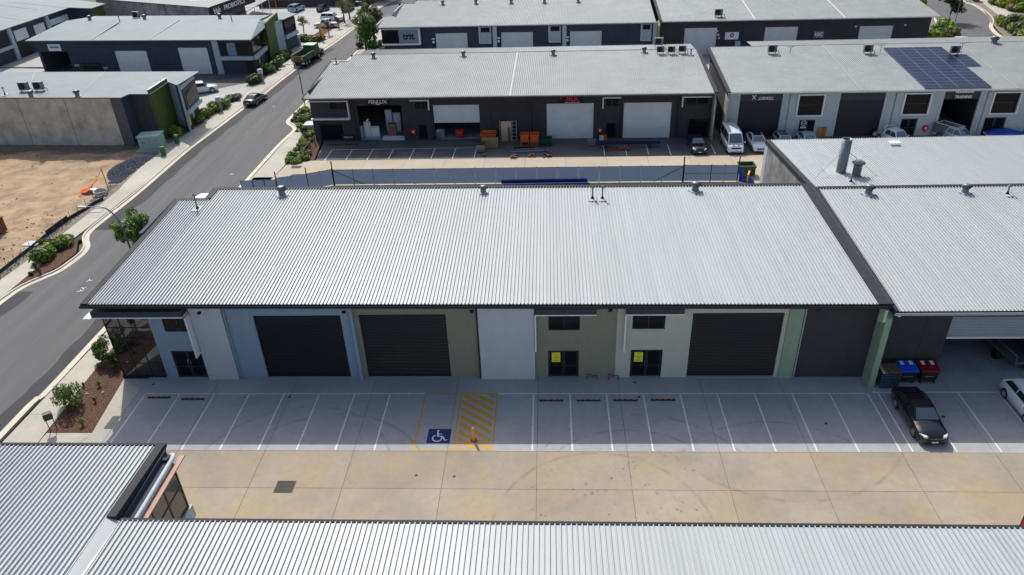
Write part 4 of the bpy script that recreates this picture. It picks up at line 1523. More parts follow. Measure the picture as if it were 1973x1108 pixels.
class Frame:
    """front plane of a building: local x along it, z up; reads places off the photo"""

    def __init__(s, x, y, deg):
        s.o = Vector((x, y, 0))
        s.a = R(deg)
        s.u = Vector((math.cos(s.a), math.sin(s.a), 0))
        s.n = Vector((-math.sin(s.a), math.cos(s.a), 0))

    def at(s, px, py, off=0.0):
        d = CX * ((px - 986.5) / CF) + CU * (-(py - 554.0) / CF) + CD
        o = s.o + s.n * off
        t = (o - CP).dot(s.n) / d.dot(s.n)
        q = CP + d * t
        return (q - s.o).dot(s.u), q.z

    def rect(s, x0, y0, x1, y1, off=0.0):
        a = s.at(x0, (y0 + y1) / 2, off)
        c = s.at(x1, (y0 + y1) / 2, off)
        t = s.at((x0 + x1) / 2, y0, off)
        u = s.at((x0 + x1) / 2, y1, off)
        return (a[0], c[0], max(0, u[1]), t[1])

    def loc(s, px, py, z=0.0):
        """local x,y of the level point seen at a pixel"""
        q = P(px, py, z) - s.o
        return q.dot(s.u), q.dot(s.n)


def frame_thing(fr, label, name='warehouse_building'):
    return thing(name, label, 'warehouse', tuple(fr.o), fr.a)


def simple_roof(parent, poly, zs, material, name='roof', th=0.12):
    return MB().prism(poly, [z - th for z in zs], zs).build(name, material, parent)


def far_ribs(parent, x0, x1, y0, y1, z0, z1, material, pitch=0.25, name='roof'):
    me = roof_mesh(x1 - x0, y1 - y0, z1 - z0, pitch, h=0.09, material=material, name=name)
    return obj(name, me, parent, (x0, y0, z0))


def lframe(parent, x0, x1, z0, z1, side, drop, w=0.13, d=0.45):
    """white L-shaped window blade: bar on top, leg at one side"""
    MB().box(x0, x1, -d, -0.003, z1, z1 + w).build('window_blade', M_WHITE, parent)
    xx = x0 if side < 0 else x1 - w
    MB().box(xx, xx + w, -d, -0.003, z1 - drop, z1 - 0.003).build('window_blade', M_WHITE, parent)


F2 = Frame(0, 49.5, -1.5)
r2 = frame_thing(F2, 'dark charcoal warehouse behind the blue fence with pale roller doors and white lettering')
E2, Z2, Y2, ZR2 = -1.25, 6.0, 14.8, 7.3
z2 = lambda y: Z2 + (ZR2 - Z2) * (y - E2) / (Y2 - E2)
far_ribs(r2, -1.9, 0.6, E2, 12.2, Z2, z2(12.2), M_ROOFF, 0.25)
far_ribs(r2, 0.6, 23.9, E2, Y2, Z2, ZR2, M_ROOFF, 0.25)
far_ribs(r2, 24.1, 48.6, E2, Y2, Z2, ZR2, M_ROOFF, 0.25)
MB().prism([(23.9, E2), (24.1, E2), (24.1, Y2), (23.9, Y2)], [Z2 - .1, Z2 - .1, ZR2 - .1, ZR2 - .1], [Z2 + .02, Z2 + .02, ZR2 + .02, ZR2 + .02]).build('roof_flashing', M_CAPG, r2)
far_ribs(r2, 1.5, 48.6, Y2 + 0.35, 19.4, ZR2 - 0.1, ZR2 - 0.4, M_ROOFF, 0.25)
MB().box(0.3, 48.8, Y2 + 0.003, Y2 + 0.34, ZR2 - 0.3, ZR2 + 0.02).build('ridge_gap', M_CAP, r2)
MB().prism([(-2.05, E2), (-1.9, E2), (-1.9, 12.3), (-2.05, 12.3)], [Z2 - .25] * 2 + [z2(12.3) - .25] * 2, [Z2 + .1] * 2 + [z2(12.3) + .1] * 2).build('verge_capping', M_CAP, r2)
MB().box(-1.899, 0.6, 12.2, 12.4, z2(12.2) - .3, z2(12.2) + 0.1).build('ridge_capping', M_CAPG, r2)
MB().prism([(48.6, E2), (49.05, E2), (49.05, Y2), (48.6, Y2)], [Z2 - .2] * 2 + [ZR2 - .2] * 2, [Z2 + .1] * 2 + [ZR2 + .1] * 2).build('verge_capping', M_CAP, r2)
MB().box(-2.0, 48.9, E2 - 0.15, E2 - 0.003, Z2 - 0.17, Z2 - 0.02).build('gutter', mat('brown_grey_gutter', (0.12, 0.11, 0.10), 0.6), r2)
WZ = 5.85
h_open = (4.4, 10.1, 0, 4.6)
h_win1 = (0.9, 3.15, 4.15, 5.15)
h_door1 = (-0.9, 2.3, 0, 2.3)
h_win2 = (11.9, 13.5, 4.1, 5.2)
h_door2 = (12.0, 13.2, 0, 2.1)
h_half = (14.15, 20.0, 0, 4.55)
h_b3 = (28.45, 34.3, 0, 4.55)
h_win3 = (35.75, 37.35, 4.15, 5.2)
h_door3 = (35.9, 37.2, 0, 2.1)
h_b4 = (38.0, 43.85, 0, 4.55)
h_win4 = (45.45, 48.2, 4.2, 5.2)
h_door4 = (46.0, 48.6, 0, 2.5)
for (a, c) in ((-1.6, 3.9), (3.92, 10.9), (10.92, 13.85), (13.87, 21.4), (21.42, 26.2), (26.22, 34.9), (34.92, 37.7), (37.72, 45.0), (45.02, 48.7)):
    hs = [h for h in (h_open, h_win1, h_door1, h_win2, h_door2, h_half, h_b3, h_win3, h_door3, h_b4, h_win4, h_door4) if a - .1 < h[0] < c]
    facade(r2, a, c, 0.0, 0.22, 0, WZ, hs, M_DARKW, 'wall_panel')
for h in (h_win1, h_win2, h_win3, h_win4):
    window(r2, h[0], h[1], 0.06, h[2], h[3], mull=1, fr=0.05)
for h in (h_door2, h_door3, h_door4, h_door1):
    d = MB().box(h[0] + 0.02, h[1] - 0.02, 0.1, 0.15, 0.02, h[3] - 0.02).build('door', M_FRAME, r2)
    MB().box(h[0] + 0.14, h[1] - 0.14, 0.085, 0.098, 0.2, h[3] - 0.15).build('pane', M_GLASS, d)
roller(r2, h_half[0], h_half[1], 0.1, 2.25, h_half[3], M_RLITE)
roller(r2, h_b3[0], h_b3[1], 0.1, 0.02, h_b3[3], M_RLITE)
roller(r2, h_b4[0], h_b4[1], 0.1, 0.02, h_b4[3], M_RLITE)
# framed box on the left corner
for (x0, x1, za, zb) in ((-1.6, 3.45, 5.28, 5.40), (-1.6, 3.45, 2.95, 3.10), (3.33, 3.45, 3.103, 5.277)):
    MB().box(x0, x1, -0.55, -0.003, za, zb).build('frame_blade', M_WHITE, r2)
lframe(r2, 11.3, 13.75, 0, 5.22, 1, 1.2)
lframe(r2, 35.35, 37.6, 0, 5.25, -1, 1.3)
lframe(r2, 45.0, 48.5, 0, 5.22, -1, 1.2)
for x in (4.05, 14.0, 26.6, 37.65, 44.6):
    MB().tube([(x, -0.09, 0.1), (x, -0.09, 5.6)], 0.05, 6).build('downpipe', M_FRAME, r2)
MB().box(-1.6, -1.4, 0.23, 12, 0, 6.6).build('wall', M_DARKW, r2)
MB().box(0.62, 48.7, 13.9, 14.1, 0, 6.9).build('wall', M_DARKW, r2)
MB().box(-1.4, 0.6, 11.9, 12.1, 0, 6.8).build('wall', M_DARKW, r2)
MB().box(0.4, 0.6, 12.11, 14.1, 0, 6.9).build('wall', M_DARKW, r2)
MB().box(-1.35, 48.4, 0.24, 13.88, 0.002, 0.03).build('floor', M_FLOOR, r2)
MB().box(48.48, 48.7, 0.23, 13.88, 0, 5.9).build('wall', M_DARKW, r2)
for x in (11.0, 21.2):
    MB().box(x, x + 0.2, 0.23, 13.88, 0, 5.8).build('wall', M_DARKW, r2)
MB().prism([(48.75, -1.2), (48.95, -1.2), (48.95, 0.2), (48.75, 0.2)], 0.0, [5.0, 5.0, 5.9, 5.9]).build('wing_wall', mat('cream_wing', (0.42, 0.38, 0.31), 0.8), r2)
# signs: the board, its lettering
def sign(parent, x0, x1, z0, z1, bm, y=-0.06, label=None):
    return MB().box(x0, x1, y, -0.004, z0, z1).build('sign_board', bm, parent)


s_ = sign(r2, 5.75, 8.75, 4.62, 5.75, M_BLACK)
text('lettering', 'FENLUX', 0.62, M_WHITE, s_, (7.2, -0.075, 5.06), FACE, xs=1.05, bold=0.012)
b = MB()
n = 10
vs = []
for i in range(n + 1):
    a = R(200 + 140 * i / n)
    vs += [(7.2 + 0.36 * math.cos(a), -0.08, 5.00 + 0.30 * math.sin(a)), (7.2 + 0.28 * math.cos(a), -0.08, 5.00 + 0.21 * math.sin(a))]
b.add(vs, [(2 * i, 2 * i + 1, 2 * i + 3, 2 * i + 2) for i in range(n)])
b.build('smile_mark', M_WHITE, s_)
s_ = sign(r2, 29.8, 32.9, 4.6, 5.68, M_BLACK)
RDL = mat('red_lettering', (0.75, 0.008, 0.012), 0.5)
text('lettering', 'MLR', 0.78, RDL, s_, (31.6, -0.075, 5.12), FACE, xs=1.0, bold=0.025)
text('lettering', 'STEEL FABRICATION', 0.13, M_WHITE, s_, (31.6, -0.075, 4.86), FACE, xs=1.2) if False else None
b = MB()
random.seed(5)
x = 30.75
while x < 32.45:
    w_ = random.uniform(0.05, 0.09)
    b.box(x, x + w_, -0.07, -0.061, 4.66, 4.74)
    x += w_ + 0.03 + (0.06 if random.random() < .15 else 0)
b.build('small_print', M_WHITE, s_)
b = MB()
vs = []
for i in range(9):
    a = R(100 + 90 * i / 8)
    vs += [(30.55 + 0.42 * math.cos(a), -0.08, 5.15 + 0.42 * math.sin(a)), (30.55 + 0.33 * math.cos(a), -0.08, 5.10 + 0.36 * math.sin(a))]
b.add(vs, [(2 * i, 2 * i + 1, 2 * i + 3, 2 * i + 2) for i in range(8)])
b.build('swoosh_mark', RDL, s_)
# roof hardware on row two


def on2(px, py, z=7.1):
    q = P(px, py, z)
    lx, ly = F2.loc(px, py, z)
    return Vector((q.x, q.y, z2(ly) + 0.05))


for q, l in (((720, 113), 'leftmost ridge ventilator of the dark warehouse roof'), ((893, 110), 'second ridge ventilator from the left on the dark warehouse roof'),
             ((1066, 107.5), 'middle ridge ventilator of the dark warehouse roof'), ((1241, 103), 'ridge ventilator of the dark warehouse roof just left of the condensers')):
    ventilator(l, on2(*q), 1.0)
flue('tiny flue at the stepped left corner of the dark warehouse roof', on2(648, 121), 0.6, group='flue pipes')
for k, q in enumerate(((1272, 105), (1293, 105), (1314, 104))):
    condenser(['leftmost of three condensers in a row on the dark warehouse roof', 'middle of three condensers in a row on the dark warehouse roof', 'rightmost of three condensers in a row on the dark warehouse roof'][k], on2(*q), F2.a)
flue('small flue right of the three condensers', on2(1331, 106), 0.6, group='flue pipes')
condenser('white condenser standing behind the ridge of the dark warehouse', Vector((P(1270, 92, 7.2).x, F2.o.y + 17.0 - 1.2, 7.25)), F2.a, 1.2)

# pale grey half of row two -------------------------------------------
r2b = frame_thing(F2, 'pale grey warehouse with solar panels on its roof and white-framed windows')
r2b.name = 'warehouse_building'
for (a, c) in ((50.55, 65.6), (65.75, 83.3), (83.45, 93.6), (93.75, 104)):
    far_ribs(r2b, a, c, E2, Y2 + 0.6, Z2, z2(Y2 + 0.6), M_ROOFF, 0.25)
for x in (65.6, 83.3, 93.6):
    MB().prism([(x, E2), (x + .15, E2), (x + .15, Y2 + .6), (x, Y2 + .6)], [Z2 - .1] * 2 + [z2(Y2 + .6) - .1] * 2, [Z2 + .075] * 2 + [z2(Y2 + .6) + .075] * 2).build('roof_flashing', M_CAPG, r2b)
far_ribs(r2b, 56.5, 104, Y2 + 1.0, 20.0, ZR2 - 0.06, ZR2 - 0.35, M_ROOFF, 0.25)
MB().box(50.3, 104, Y2 + 0.603, Y2 + 0.99, ZR2 - 0.3, ZR2 + 0.06).build('ridge_gap', M_CAP, r2b)
MB().prism([(50.1, E2), (50.54, E2), (50.54, Y2 + .6), (50.1, Y2 + .6)], [Z2 - .25] * 2 + [z2(Y2 + .6) - .25] * 2, [Z2 + .1] * 2 + [z2(Y2 + .6) + .1] * 2).build('verge_capping', M_CAP, r2b)
MB().box(50.2, 104, E2 - 0.15, E2 - 0.003, Z2 - 0.17, Z2 - 0.02).build('gutter', M_CAPG, r2b)
MB().prism([(50.2, -1.2), (50.42, -1.2), (50.42, 0.2), (50.2, 0.2)], 0.0, [5.0, 5.0, 5.9, 5.9]).build('wing_wall', MATS['cream_wing'], r2b)
hw = [(59.0, 61.9, 2.75, 5.2), (71.4, 74.3, 2.75, 5.2), (81.6, 84.5, 2.75, 5.2)]
hd = [(59.5, 61.4, 0, 2.15), (71.6, 73.5, 0, 2.15), (81.3, 83.8, 0, 2.2)]
bays = [(52.0, 57.05), (63.85, 69.1), (75.9, 80.0), (86.2, 91.3)]
cuts = [50.45, 57.4, 63.5, 69.5, 75.5, 80.4, 86.0, 95]
for a, c in zip(cuts, cuts[1:]):
    hs = [h for h in hw + hd + [(q[0], q[1], 0, 5.5) for q in bays] if a - .01 < h[0] and h[1] < c + .01]
    facade(r2b, a, c - 0.02, 0.0, 0.24, 0, WZ, hs, M_LGREY, 'wall_panel')
for h in hw:
    w = window(r2b, h[0], h[1], 0.10, h[2], h[3], mull=0, fr=0.06, trans=(h[2] + 1.2,))
    for (x0, x1, za, zb) in ((h[0] - .16, h[1] + .16, h[3], h[3] + .14), (h[0] - .16, h[1] + .16, h[2] - .14, h[2]), (h[0] - .16, h[0], h[2] + .003, h[3] - .003), (h[1], h[1] + .16, h[2] + .003, h[3] - .003)):
        MB().box(x0, x1, -0.20, 0.09, za, zb).build('window_surround', M_WHITE, r2b)
for h in hd:
    double_door(r2b, h[0], h[1], 0.10, h[3])
for i, q in enumerate(bays):
    if i == 2:
        continue
    MB().box(q[0], q[1], 0.12, 0.3, 4.5, 5.5).build('door_header', M_DARKB, r2b)
    roller(r2b, q[0], q[1], 0.16, 0.02, 4.5, M_RDARK)
MB().box(75.9, 80.0, 0.12, 0.3, 4.45, 5.5).build('door_header', M_DARKB, r2b)
MB().box(50.45, 95, 13.6, 13.8, 0, 6.9).build('wall', M_DARKB, r2b)
MB().box(50.7, 94.7, 0.26, 13.58, 0.002, 0.03).build('floor', M_FLOOR, r2b)
for x in (50.45, 69.6, 80.5, 94.8):
    MB().box(x, x + 0.2, 0.25, 13.58, 0, 5.8).build('wall', M_DARKB, r2b)
for x in (57.9, 70.3, 80.8):
    MB().tube([(x, -0.08, 0.1), (x, -0.08, 5.3), (x + 0.2, -0.9, 5.75)], 0.05, 6).build('downpipe', M_CAPG, r2b)
s_ = sign(r2b, 53.3, 56.0, 4.62, 5.45, M_DARKB, y=-0.03)
text('lettering', 'CABINETRY', 0.34, M_WHITE, s_, (55.05, -0.045, 4.95), FACE, xs=0.92, bold=0.006, shear=0.15)
b = MB()
for (x0, z0, x1, z1) in ((53.4, 4.75, 53.85, 5.3), (53.4, 5.3, 53.85, 4.75)):
    a, c = Vector((x0, 0, z0)), Vector((x1, 0, z1))
    t_ = (c - a).normalized()
    n_ = Vector((-t_.z, 0, t_.x)) * 0.045
    yy = -0.045 if z0 < z1 else -0.048
    b.face([(q.x, yy, q.z) for q in (a - n_, c - n_, c + n_, a + n_)])
b.box(54.15, 56.0, -0.045, -0.035, 4.74, 4.80)
b.build('crossed_tools_mark', M_WHITE, s_)
s_ = sign(r2b, 76.9, 79.4, 4.55, 5.5, M_DARKB, y=-0.03)
text('lettering', 'BOURDMAN', 0.30, M_WHITE, s_, (78.0, -0.045, 5.36), FACE, xs=0.95, bold=0.006) if False else None
text('lettering', 'TRAINING', 0.44, M_WHITE, s_, (78.05, -0.045, 4.76), FACE, xs=0.95, bold=0.014)
b = MB()
x = 77.05
while x < 79.1:
    b.box(x, x + 0.16, -0.045, -0.035, 5.24, 5.44)
    x += 0.21
b.build('lettering', M_WHITE, s_)
q = F2.rect(1541, 233, 1552, 246)
b = MB()
b.lathe([(0.33, -0.01), (0.26, -0.01)], c=((q[0] + q[1]) / 2 + 0.15, 0.09, 1.7), n=18, axis='y')
b.box((q[0] + q[1]) / 2 - 0.15, (q[0] + q[1]) / 2 + 0.45, 0.07, 0.075, 1.66, 1.74)
b.box((q[0] + q[1]) / 2 - 0.2, (q[0] + q[1]) / 2 + 0.5, 0.07, 0.075, 1.05, 1.25)
b.build('door_logo', M_WHITE, r2b)
for q, l in (((1487, 104), 'grey condenser near the left end of the pale grey roof'), ((1671, 103), 'grey condenser left of the solar panels'), ((1838, 104), 'condenser at the upper edge of the solar panels')):
    o = condenser(l, on2(*q), F2.a, 1.15)
for q, l in (((1522, 104), 'small antenna on the ridge of the pale grey roof'), ((1696, 101), 'small antenna on the ridge left of the solar panels'), ((1852, 98), 'small antenna on the ridge above the solar panels')):
    p = on2(*q)
    t = thing('antenna', l, 'antenna', p, 0, 'ridge antennas')
    MB().tube([(0, 0, 0), (0, 0, 0.9)], 0.03, 5).build('mast', M_FRAME, t)
    MB().tube([(-0.4, 0, 0.85), (0.4, 0, 0.95)], 0.03, 5).build('arm', M_FRAME, t)
q = on2(1925, 92)
ventilator('broad pale ventilator behind the ridge at the right end of the pale grey roof', (q.x, q.y + 1.5, ZR2 - 0.1), 1.5)
# solar array
sa = thing('solar_array', 'dark blue solar panel array on the pale grey warehouse roof', 'solar panels', tuple(F2.o), F2.a)
x0 = 72.95
pw, ph = 1.86, 1.02
tilt = math.atan2(ZR2 - Z2, Y2 - E2)
me = MB().box(0.012, pw - 0.012, 0.012, ph - 0.012, 0, 0.035).mesh('solar_panel', M_SOLAR)
mf = MB().box(0, pw, 0, 0.018, 0.0, 0.042).box(0, pw, ph - 0.018, ph, 0.0, 0.042).box(0, 0.018, 0.018, ph - 0.018, 0.0, 0.042).box(pw - 0.018, pw, 0.018, ph - 0.018, 0.0, 0.042).mesh('frame', mat('panel_frame', (0.22, 0.25, 0.34), 0.4, 0.3))
rows = 14
ys = -1.0
for j in range(rows):
    for i in range(5):
        if i == 4 and not (7 <= j <= 10):
            continue
        y = ys + (ph + 0.02) * j * math.cos(tilt)
        o = obj('solar_panel', me, sa, (x0 + i * (pw + 0.02), y, z2(y) + 0.14))
        o.rotation_euler = (tilt, 0, 0)
        obj('frame', mf, o)

# ================================================================== ROW THREE
F3 = Frame(0, 91.0, -2.0)
r3 = frame_thing(F3, 'slate-grey warehouse in the third row with pale roller doors and a framed corner box')
E3, Z3, Y3, ZR3 = -1.0, 5.75, 15.8, 7.1
z3 = lambda y: Z3 + (ZR3 - Z3) * (y - E3) / (Y3 - E3)
far_ribs(r3, -0.8, 1.0, E3, 5.5, Z3, z3(5.5), M_ROOFF, 0.27)
far_ribs(r3, 1.0, 3.2, E3, 13.4, Z3, z3(13.4), M_ROOFF, 0.27)
far_ribs(r3, 3.2, 46.9, E3, Y3, Z3, ZR3, M_ROOFF, 0.27)
MB().box(3.0, 47.0, Y3 + .003, Y3 + .3, ZR3 - .3, ZR3 + .08).build('ridge_capping', M_CAP, r3)
MB().box(0.85, 0.995, 5.51, 13.4, 5.8, z3(12) + 0.25).build('verge_capping', M_CAPG, r3)
MB().box(-0.95, -0.803, E3, 5.5, 5.5, z3(3) + 0.1).build('verge_capping', M_CAPG, r3)
MB().box(-0.9, 47, E3 - .14, E3 - .003, Z3 - .16, Z3 - .02).build('gutter', M_CAPG, r3)
W3 = 5.6
d3 = [F3.rect(840, 64, 901, 98), F3.rect(966, 62, 1027, 98), F3.rect(1098, 60, 1159, 98)]
d3 = [(a, c, 0.0, t_) for a, c, _, t_ in d3]
b3 = [F3.rect(923, 53, 948, 86), F3.rect(1057, 52, 1082, 85), F3.rect(1234, 50, 1256, 84)]
facade(r3, 6.8, 46.7, 0, 0.22, 0, W3, d3, M_DARKB)
for h in d3:
    roller(r3, h[0], h[1], 0.1, 0.02, h[3], M_RLITE)
for h in b3:
    MB().box(h[0] + .12, h[1] - .12, -0.12, -0.005, 2.7, 5.3).build('bay_panel', M_LGREY, r3)
    MB().box(h[0] + .35, h[1] - .35, -0.14, -0.125, 4.4, 5.2).build('window', M_GLASS, r3)
    MB().box(h[0], h[0] + .117, -0.3, -0.005, 2.6, 5.4).build('window_blade', M_WHITE, r3)
    MB().box(h[0] + .12, h[1] - .12, -0.3, -0.005, 2.55, 2.697).build('window_blade', M_WHITE, r3)
    MB().box(h[1] + 0.15, h[1] + 0.85, -0.25, -0.005, 0, W3).build('pilaster', M_PANELW, r3)
MB().box(-0.3, 2.7, -0.6, 0.5, 2.9, 5.2).build('corner_window', M_GLASS, r3)
MB().box(2.72, 6.2, -0.6, 0.5, 2.9, 5.2).build('corner_panel', mat('corner_panel_grey', (0.20, 0.26, 0.31), 0.7), r3)
for (x0, x1, za, zb) in ((-0.4, 6.5, 5.22, 5.45), (-0.4, 6.5, 2.6, 2.88), (6.22, 6.5, 2.883, 5.217)):
    MB().box(x0, x1, -0.75, 0.55, za, zb).build('frame_blade', M_LGREY if za > 3 else M_WHITE, r3)
MB().box(-0.3, 6.79, 0.6, 0.8, 0, W3).build('wall', M_DARKB, r3)
MB().box(-0.3, -0.1, 0.81, 15.5, 0, 5.9).build('wall', M_DARKB, r3)
MB().box(-0.3, 46.7, 15.52, 15.7, 0, 6.6).build('wall', M_DARKB, r3)
text('lettering', 'trit', 1.5, M_BLACK, r3, (4.45, -0.62, 4.05), FACE, xs=1.05, bold=0.05)
for q in ((835.5, 80), (961, 78), (1093, 76.5)):
    x, z_ = F3.at(*q)
    sg = MB().box(x - 0.35, x + 0.35, -0.05, -0.004, z_ - 0.7, z_ + 0.7).build('unit_sign', M_BLACK, r3)
    bb = MB().lathe([(0.24, -0.06), (0.001, -0.061)], c=(x, 0, z_ - 0.1), n=14, axis='y')
    bb.box(x - 0.28, x + 0.28, -0.06, -0.055, z_ + 0.32, z_ + 0.55)
    bb.build('mark', M_WHITE, sg)
for k, q in enumerate(((853, 8.5), (917, 7), (985, 6), (1049, 5), (1114, 3.5))):
    p = P(*q, 6.9)
    ventilator('%s ridge ventilator on the third-row slate warehouse' % ('leftmost', 'second', 'middle', 'fourth', 'rightmost')[k], (p.x, p.y, 6.95), 1.0)
r3b = frame_thing(F3, 'dark warehouse at the right of the third row with three pale doors and small signs')
for (a, c) in ((47.9, 63.0), (63.1, 77.5), (77.6, 92.6)):
    far_ribs(r3b, a, c, E3 - 0.3, Y3 + 3, Z3 + .15, z3(Y3 + 3) + .15, M_ROOFF, 0.27)
for x in (63.0, 77.5):
    MB().prism([(x, E3 - .3), (x + .1, E3 - .3), (x + .1, Y3 + 3), (x, Y3 + 3)], [Z3] * 2 + [z3(Y3 + 3)] * 2, [Z3 + .26] * 2 + [z3(Y3 + 3) + .26] * 2).build('roof_flashing', M_WHITE, r3b)
MB().prism([(47.45, E3 - .3), (47.89, E3 - .3), (47.89, Y3 + 3), (47.45, Y3 + 3)], [Z3] * 2 + [z3(Y3 + 3)] * 2, [Z3 + .26] * 2 + [z3(Y3 + 3) + .26] * 2).build('verge_capping', M_CAP, r3b)
MB().box(47.6, 92.6, E3 - .44, E3 - .303, Z3, Z3 + .13).build('gutter', M_CAPG, r3b)
d3b = [F3.rect(1318, 54, 1380, 95), F3.rect(1472, 52, 1535, 95), F3.rect(1653, 50, 1717, 95)]
d3b = [(a, c, 0.0, t_) for a, c, _, t_ in d3b]
xs_ = [47.6, 50.2, 61.6, 71.4, 78.8, 87.9, 91.8]
for a, c in zip(xs_, xs_[1:]):
    facade(r3b, a, c - .03, 0, .22, 0, 5.8, [h for h in d3b if a < h[0] < c], M_DARKW, 'wall_panel')
MB().box(91.6, 91.8, .23, 18.3, 0, 6).build('wall', M_DARKW, r3b)
MB().box(47.6, 91.8, 18.32, 18.5, 0, 6.6).build('wall', M_DARKW, r3b)
MB().prism([(47.3, -1.2), (47.58, -1.2), (47.58, .2), (47.3, .2)], 0, [5.2, 5.2, 5.8, 5.8]).build('wing_wall', mat('yellow_green_render', (0.36, 0.40, 0.14), 0.8), r3b)
for h in d3b:
    roller(r3b, h[0], h[1], .1, .02, h[3], M_RLITE)
for r_ in ((1404, 44, 1429, 53), (1567, 43, 1591, 51), (1609, 43, 1634, 53), (1745, 41, 1770, 52)):
    h = F3.rect(*r_)
    w = MB().box(h[0], h[1], -0.05, -0.004, h[2], h[3]).build('louvre_window', M_FRAME, r3b)
    n = 4
    for i in range(n):
        z_ = h[2] + (h[3] - h[2]) * (i + .5) / n
        MB().box(h[0] + .05, h[1] - .05, -0.09, -0.053, z_ - .03, z_ + .03).build('slat', M_DARKW, w)
h = F3.rect(1397, 62, 1423, 76)
s_ = sign(r3b, *h, M_WHITE)
MB().lathe([(0.34, -0.07), (0.14, -0.07)], c=((h[0] + h[1]) / 2, 0, (h[2] + h[3]) / 2 + .1), n=14, axis='y').build('round_mark', M_RUST, s_)
h = F3.rect(1416, 79, 1426, 93)
sign(r3b, *h, M_LGREY)
h = F3.rect(1568, 60, 1587, 73)
s_ = sign(r3b, *h, mat('sign_grey', (0.16, 0.16, 0.17), 0.6))
text('lettering', 'HIC', 0.85, M_WHITE, s_, ((h[0] + h[1]) / 2, -0.075, (h[2] + h[3]) / 2), FACE, xs=0.95, bold=0.02)
for q in ((1382, 60), (1384, 67), (1385, 73), (1649, 51), (1744, 48)):
    x, z_ = F3.at(*q)
    MB().box(x - .14, x + .14, -0.12, -0.004, z_ - .12, z_ + .12).build('wall_light', M_WHITE, r3b)
p = P(1384, 31, 6.2)
condenser('small dark condenser on the right third-row roof', (p.x, p.y, z3(F3.loc(1384, 31, 6.2)[1]) + .2), F3.a, 1.3)
# fourth row, just its front under the top edge
F4 = Frame(0, 141.0, -2.0)
r4 = frame_thing(F4, 'far dark warehouse peeking over the third-row ridge at the top edge')
MB().box(8, 90, 0, 18, 0, 5.6).build('wall', M_DARKW, r4)
far_ribs(r4, 7.5, 90.5, -1, 17, 5.75, 7.0, M_ROOFF, 0.5)
for i, a in enumerate((12, 22, 36, 48, 62, 75)):
    MB().box(a, a + 5, -0.1, -0.003, 0, 4.3).build('roller_door', M_RLITE, r4)

# ================================================================== LEFT BUILDINGS


def wall_between(parent, p, q, z0, z1, material, th=0.2, name='wall', z1b=None):
    """thin upright wall from p to q (plan points), inner side to the left of p->q"""
    p, q = Vector((p[0], p[1])), Vector((q[0], q[1]))
    t = (q - p).normalized()
    n = Vector((-t.y, t.x)) * th
    p2, q2 = p + t * 0.004, q - t * 0.004
    zb = z1 if z1b is None else z1b
    b = MB().prism([tuple(p2), tuple(q2), tuple(q2 + n), tuple(p2 + n)], z0, [z1, zb, zb, z1])
    return b.build(name, material, parent)


def on_wall(parent, p, q, a, c, z0, z1, off, material, name, th=0.05):
    """flat piece on the outside (right) of wall p->q between distances a and c"""
    p, q = Vector((p[0], p[1])), Vector((q[0], q[1]))
    t = (q - p).normalized()
    n = Vector((t.y, -t.x))
    u, v = p + t * a, p + t * c
    b = MB().prism([tuple(u + n * off), tuple(v + n * off), tuple(v + n * (off + th)), tuple(u + n * (off + th))], z0, z1)
    return b.build(name, material, parent)


LZ = 6.5
L1 = thing('warehouse_building', 'tan concrete-sided warehouse beside the sandy lot with a green clad end', 'warehouse')
top = [P(0, 188, LZ), P(211, 188, LZ), P(233, 188, LZ), P(248.6, 181, LZ), P(289, 181, LZ), P(324, 158, LZ), P(341, 164, LZ), P(384, 137.5, LZ)]
ext = top[0] + (top[0] - top[1]).normalized() * 22
bk = P(0, 139, LZ) + (P(0, 139, LZ) - P(384, 137.5, LZ)).normalized() * 22
poly = [tuple(v.xy) for v in [ext, top[0], top[2], top[3], top[4], top[5], top[6], top[7], bk]]
simple_roof(L1, poly, [LZ] * 9, M_ROOFL)
inn = Vector((0, 0.35, 0))
A = [v + Vector((-0.25, 0.35, 0)) for v in top]
A[7] = top[7] + Vector((-1.15, -0.5, 0))
exi = ext + Vector((0.4, 0.35, 0))
wall_between(L1, exi, A[0], 0, LZ - .14, M_TILT, name='wall_panel')
mid = A[0].lerp(A[1], 0.56)
k0 = P(40, 280, 0)
wall_between(L1, A[0], A[0].lerp(A[1], 0.14), 0, LZ - .14, M_TILT, name='wall_panel')
wall_between(L1, A[0].lerp(A[1], 0.145), A[0].lerp(A[1], 0.575), 0, LZ - .14, M_TILT, name='wall_panel')
wall_between(L1, A[0].lerp(A[1], 0.58), A[1], 0, LZ - .14, M_TILT, name='wall_panel')
wall_between(L1, A[1], A[2], 0, LZ - .14, mat('taupe_render', (0.12, 0.105, 0.105), 0.85, bump=0.2), name='wall')
wall_between(L1, A[2], A[3], 0, LZ - .14, M_DARKB)
wall_between(L1, A[3], A[4], 0, LZ - .14, M_DARKW)
wall_between(L1, A[4], A[5], 0, LZ + .35, M_CLAD, name='green_wall', z1b=LZ + .35)
wall_between(L1, A[4] + Vector((0.05, -0.05, 0)), A[5] + Vector((.05, -.05, 0)), LZ + .353, LZ + .45, M_CAPG, th=.35, name='parapet_capping')
wall_between(L1, A[5], A[6] + Vector((0.15, 0, 0)), 0, LZ - .14, M_LGREY, th=.3, name='pillar')
wall_between(L1, A[6], A[7], 0, LZ - .14, M_DARKW)
ln_ = (A[7] - A[6]).xy.length
on_wall(L1, A[6], A[7], 0.3, ln_ - .2, 2.9, 5.6, 0.01, M_FRAME, 'window_bay', th=0.5)
on_wall(L1, A[6], A[7], 0.9, ln_ - .5, 3.2, 5.2, 0.515, M_GLASS, 'pane', th=0.03)
on_wall(L1, A[6], A[7], 0.1, ln_ + .1, 2.3, 2.85, 0.01, M_LGREY, 'spandrel', th=0.7)
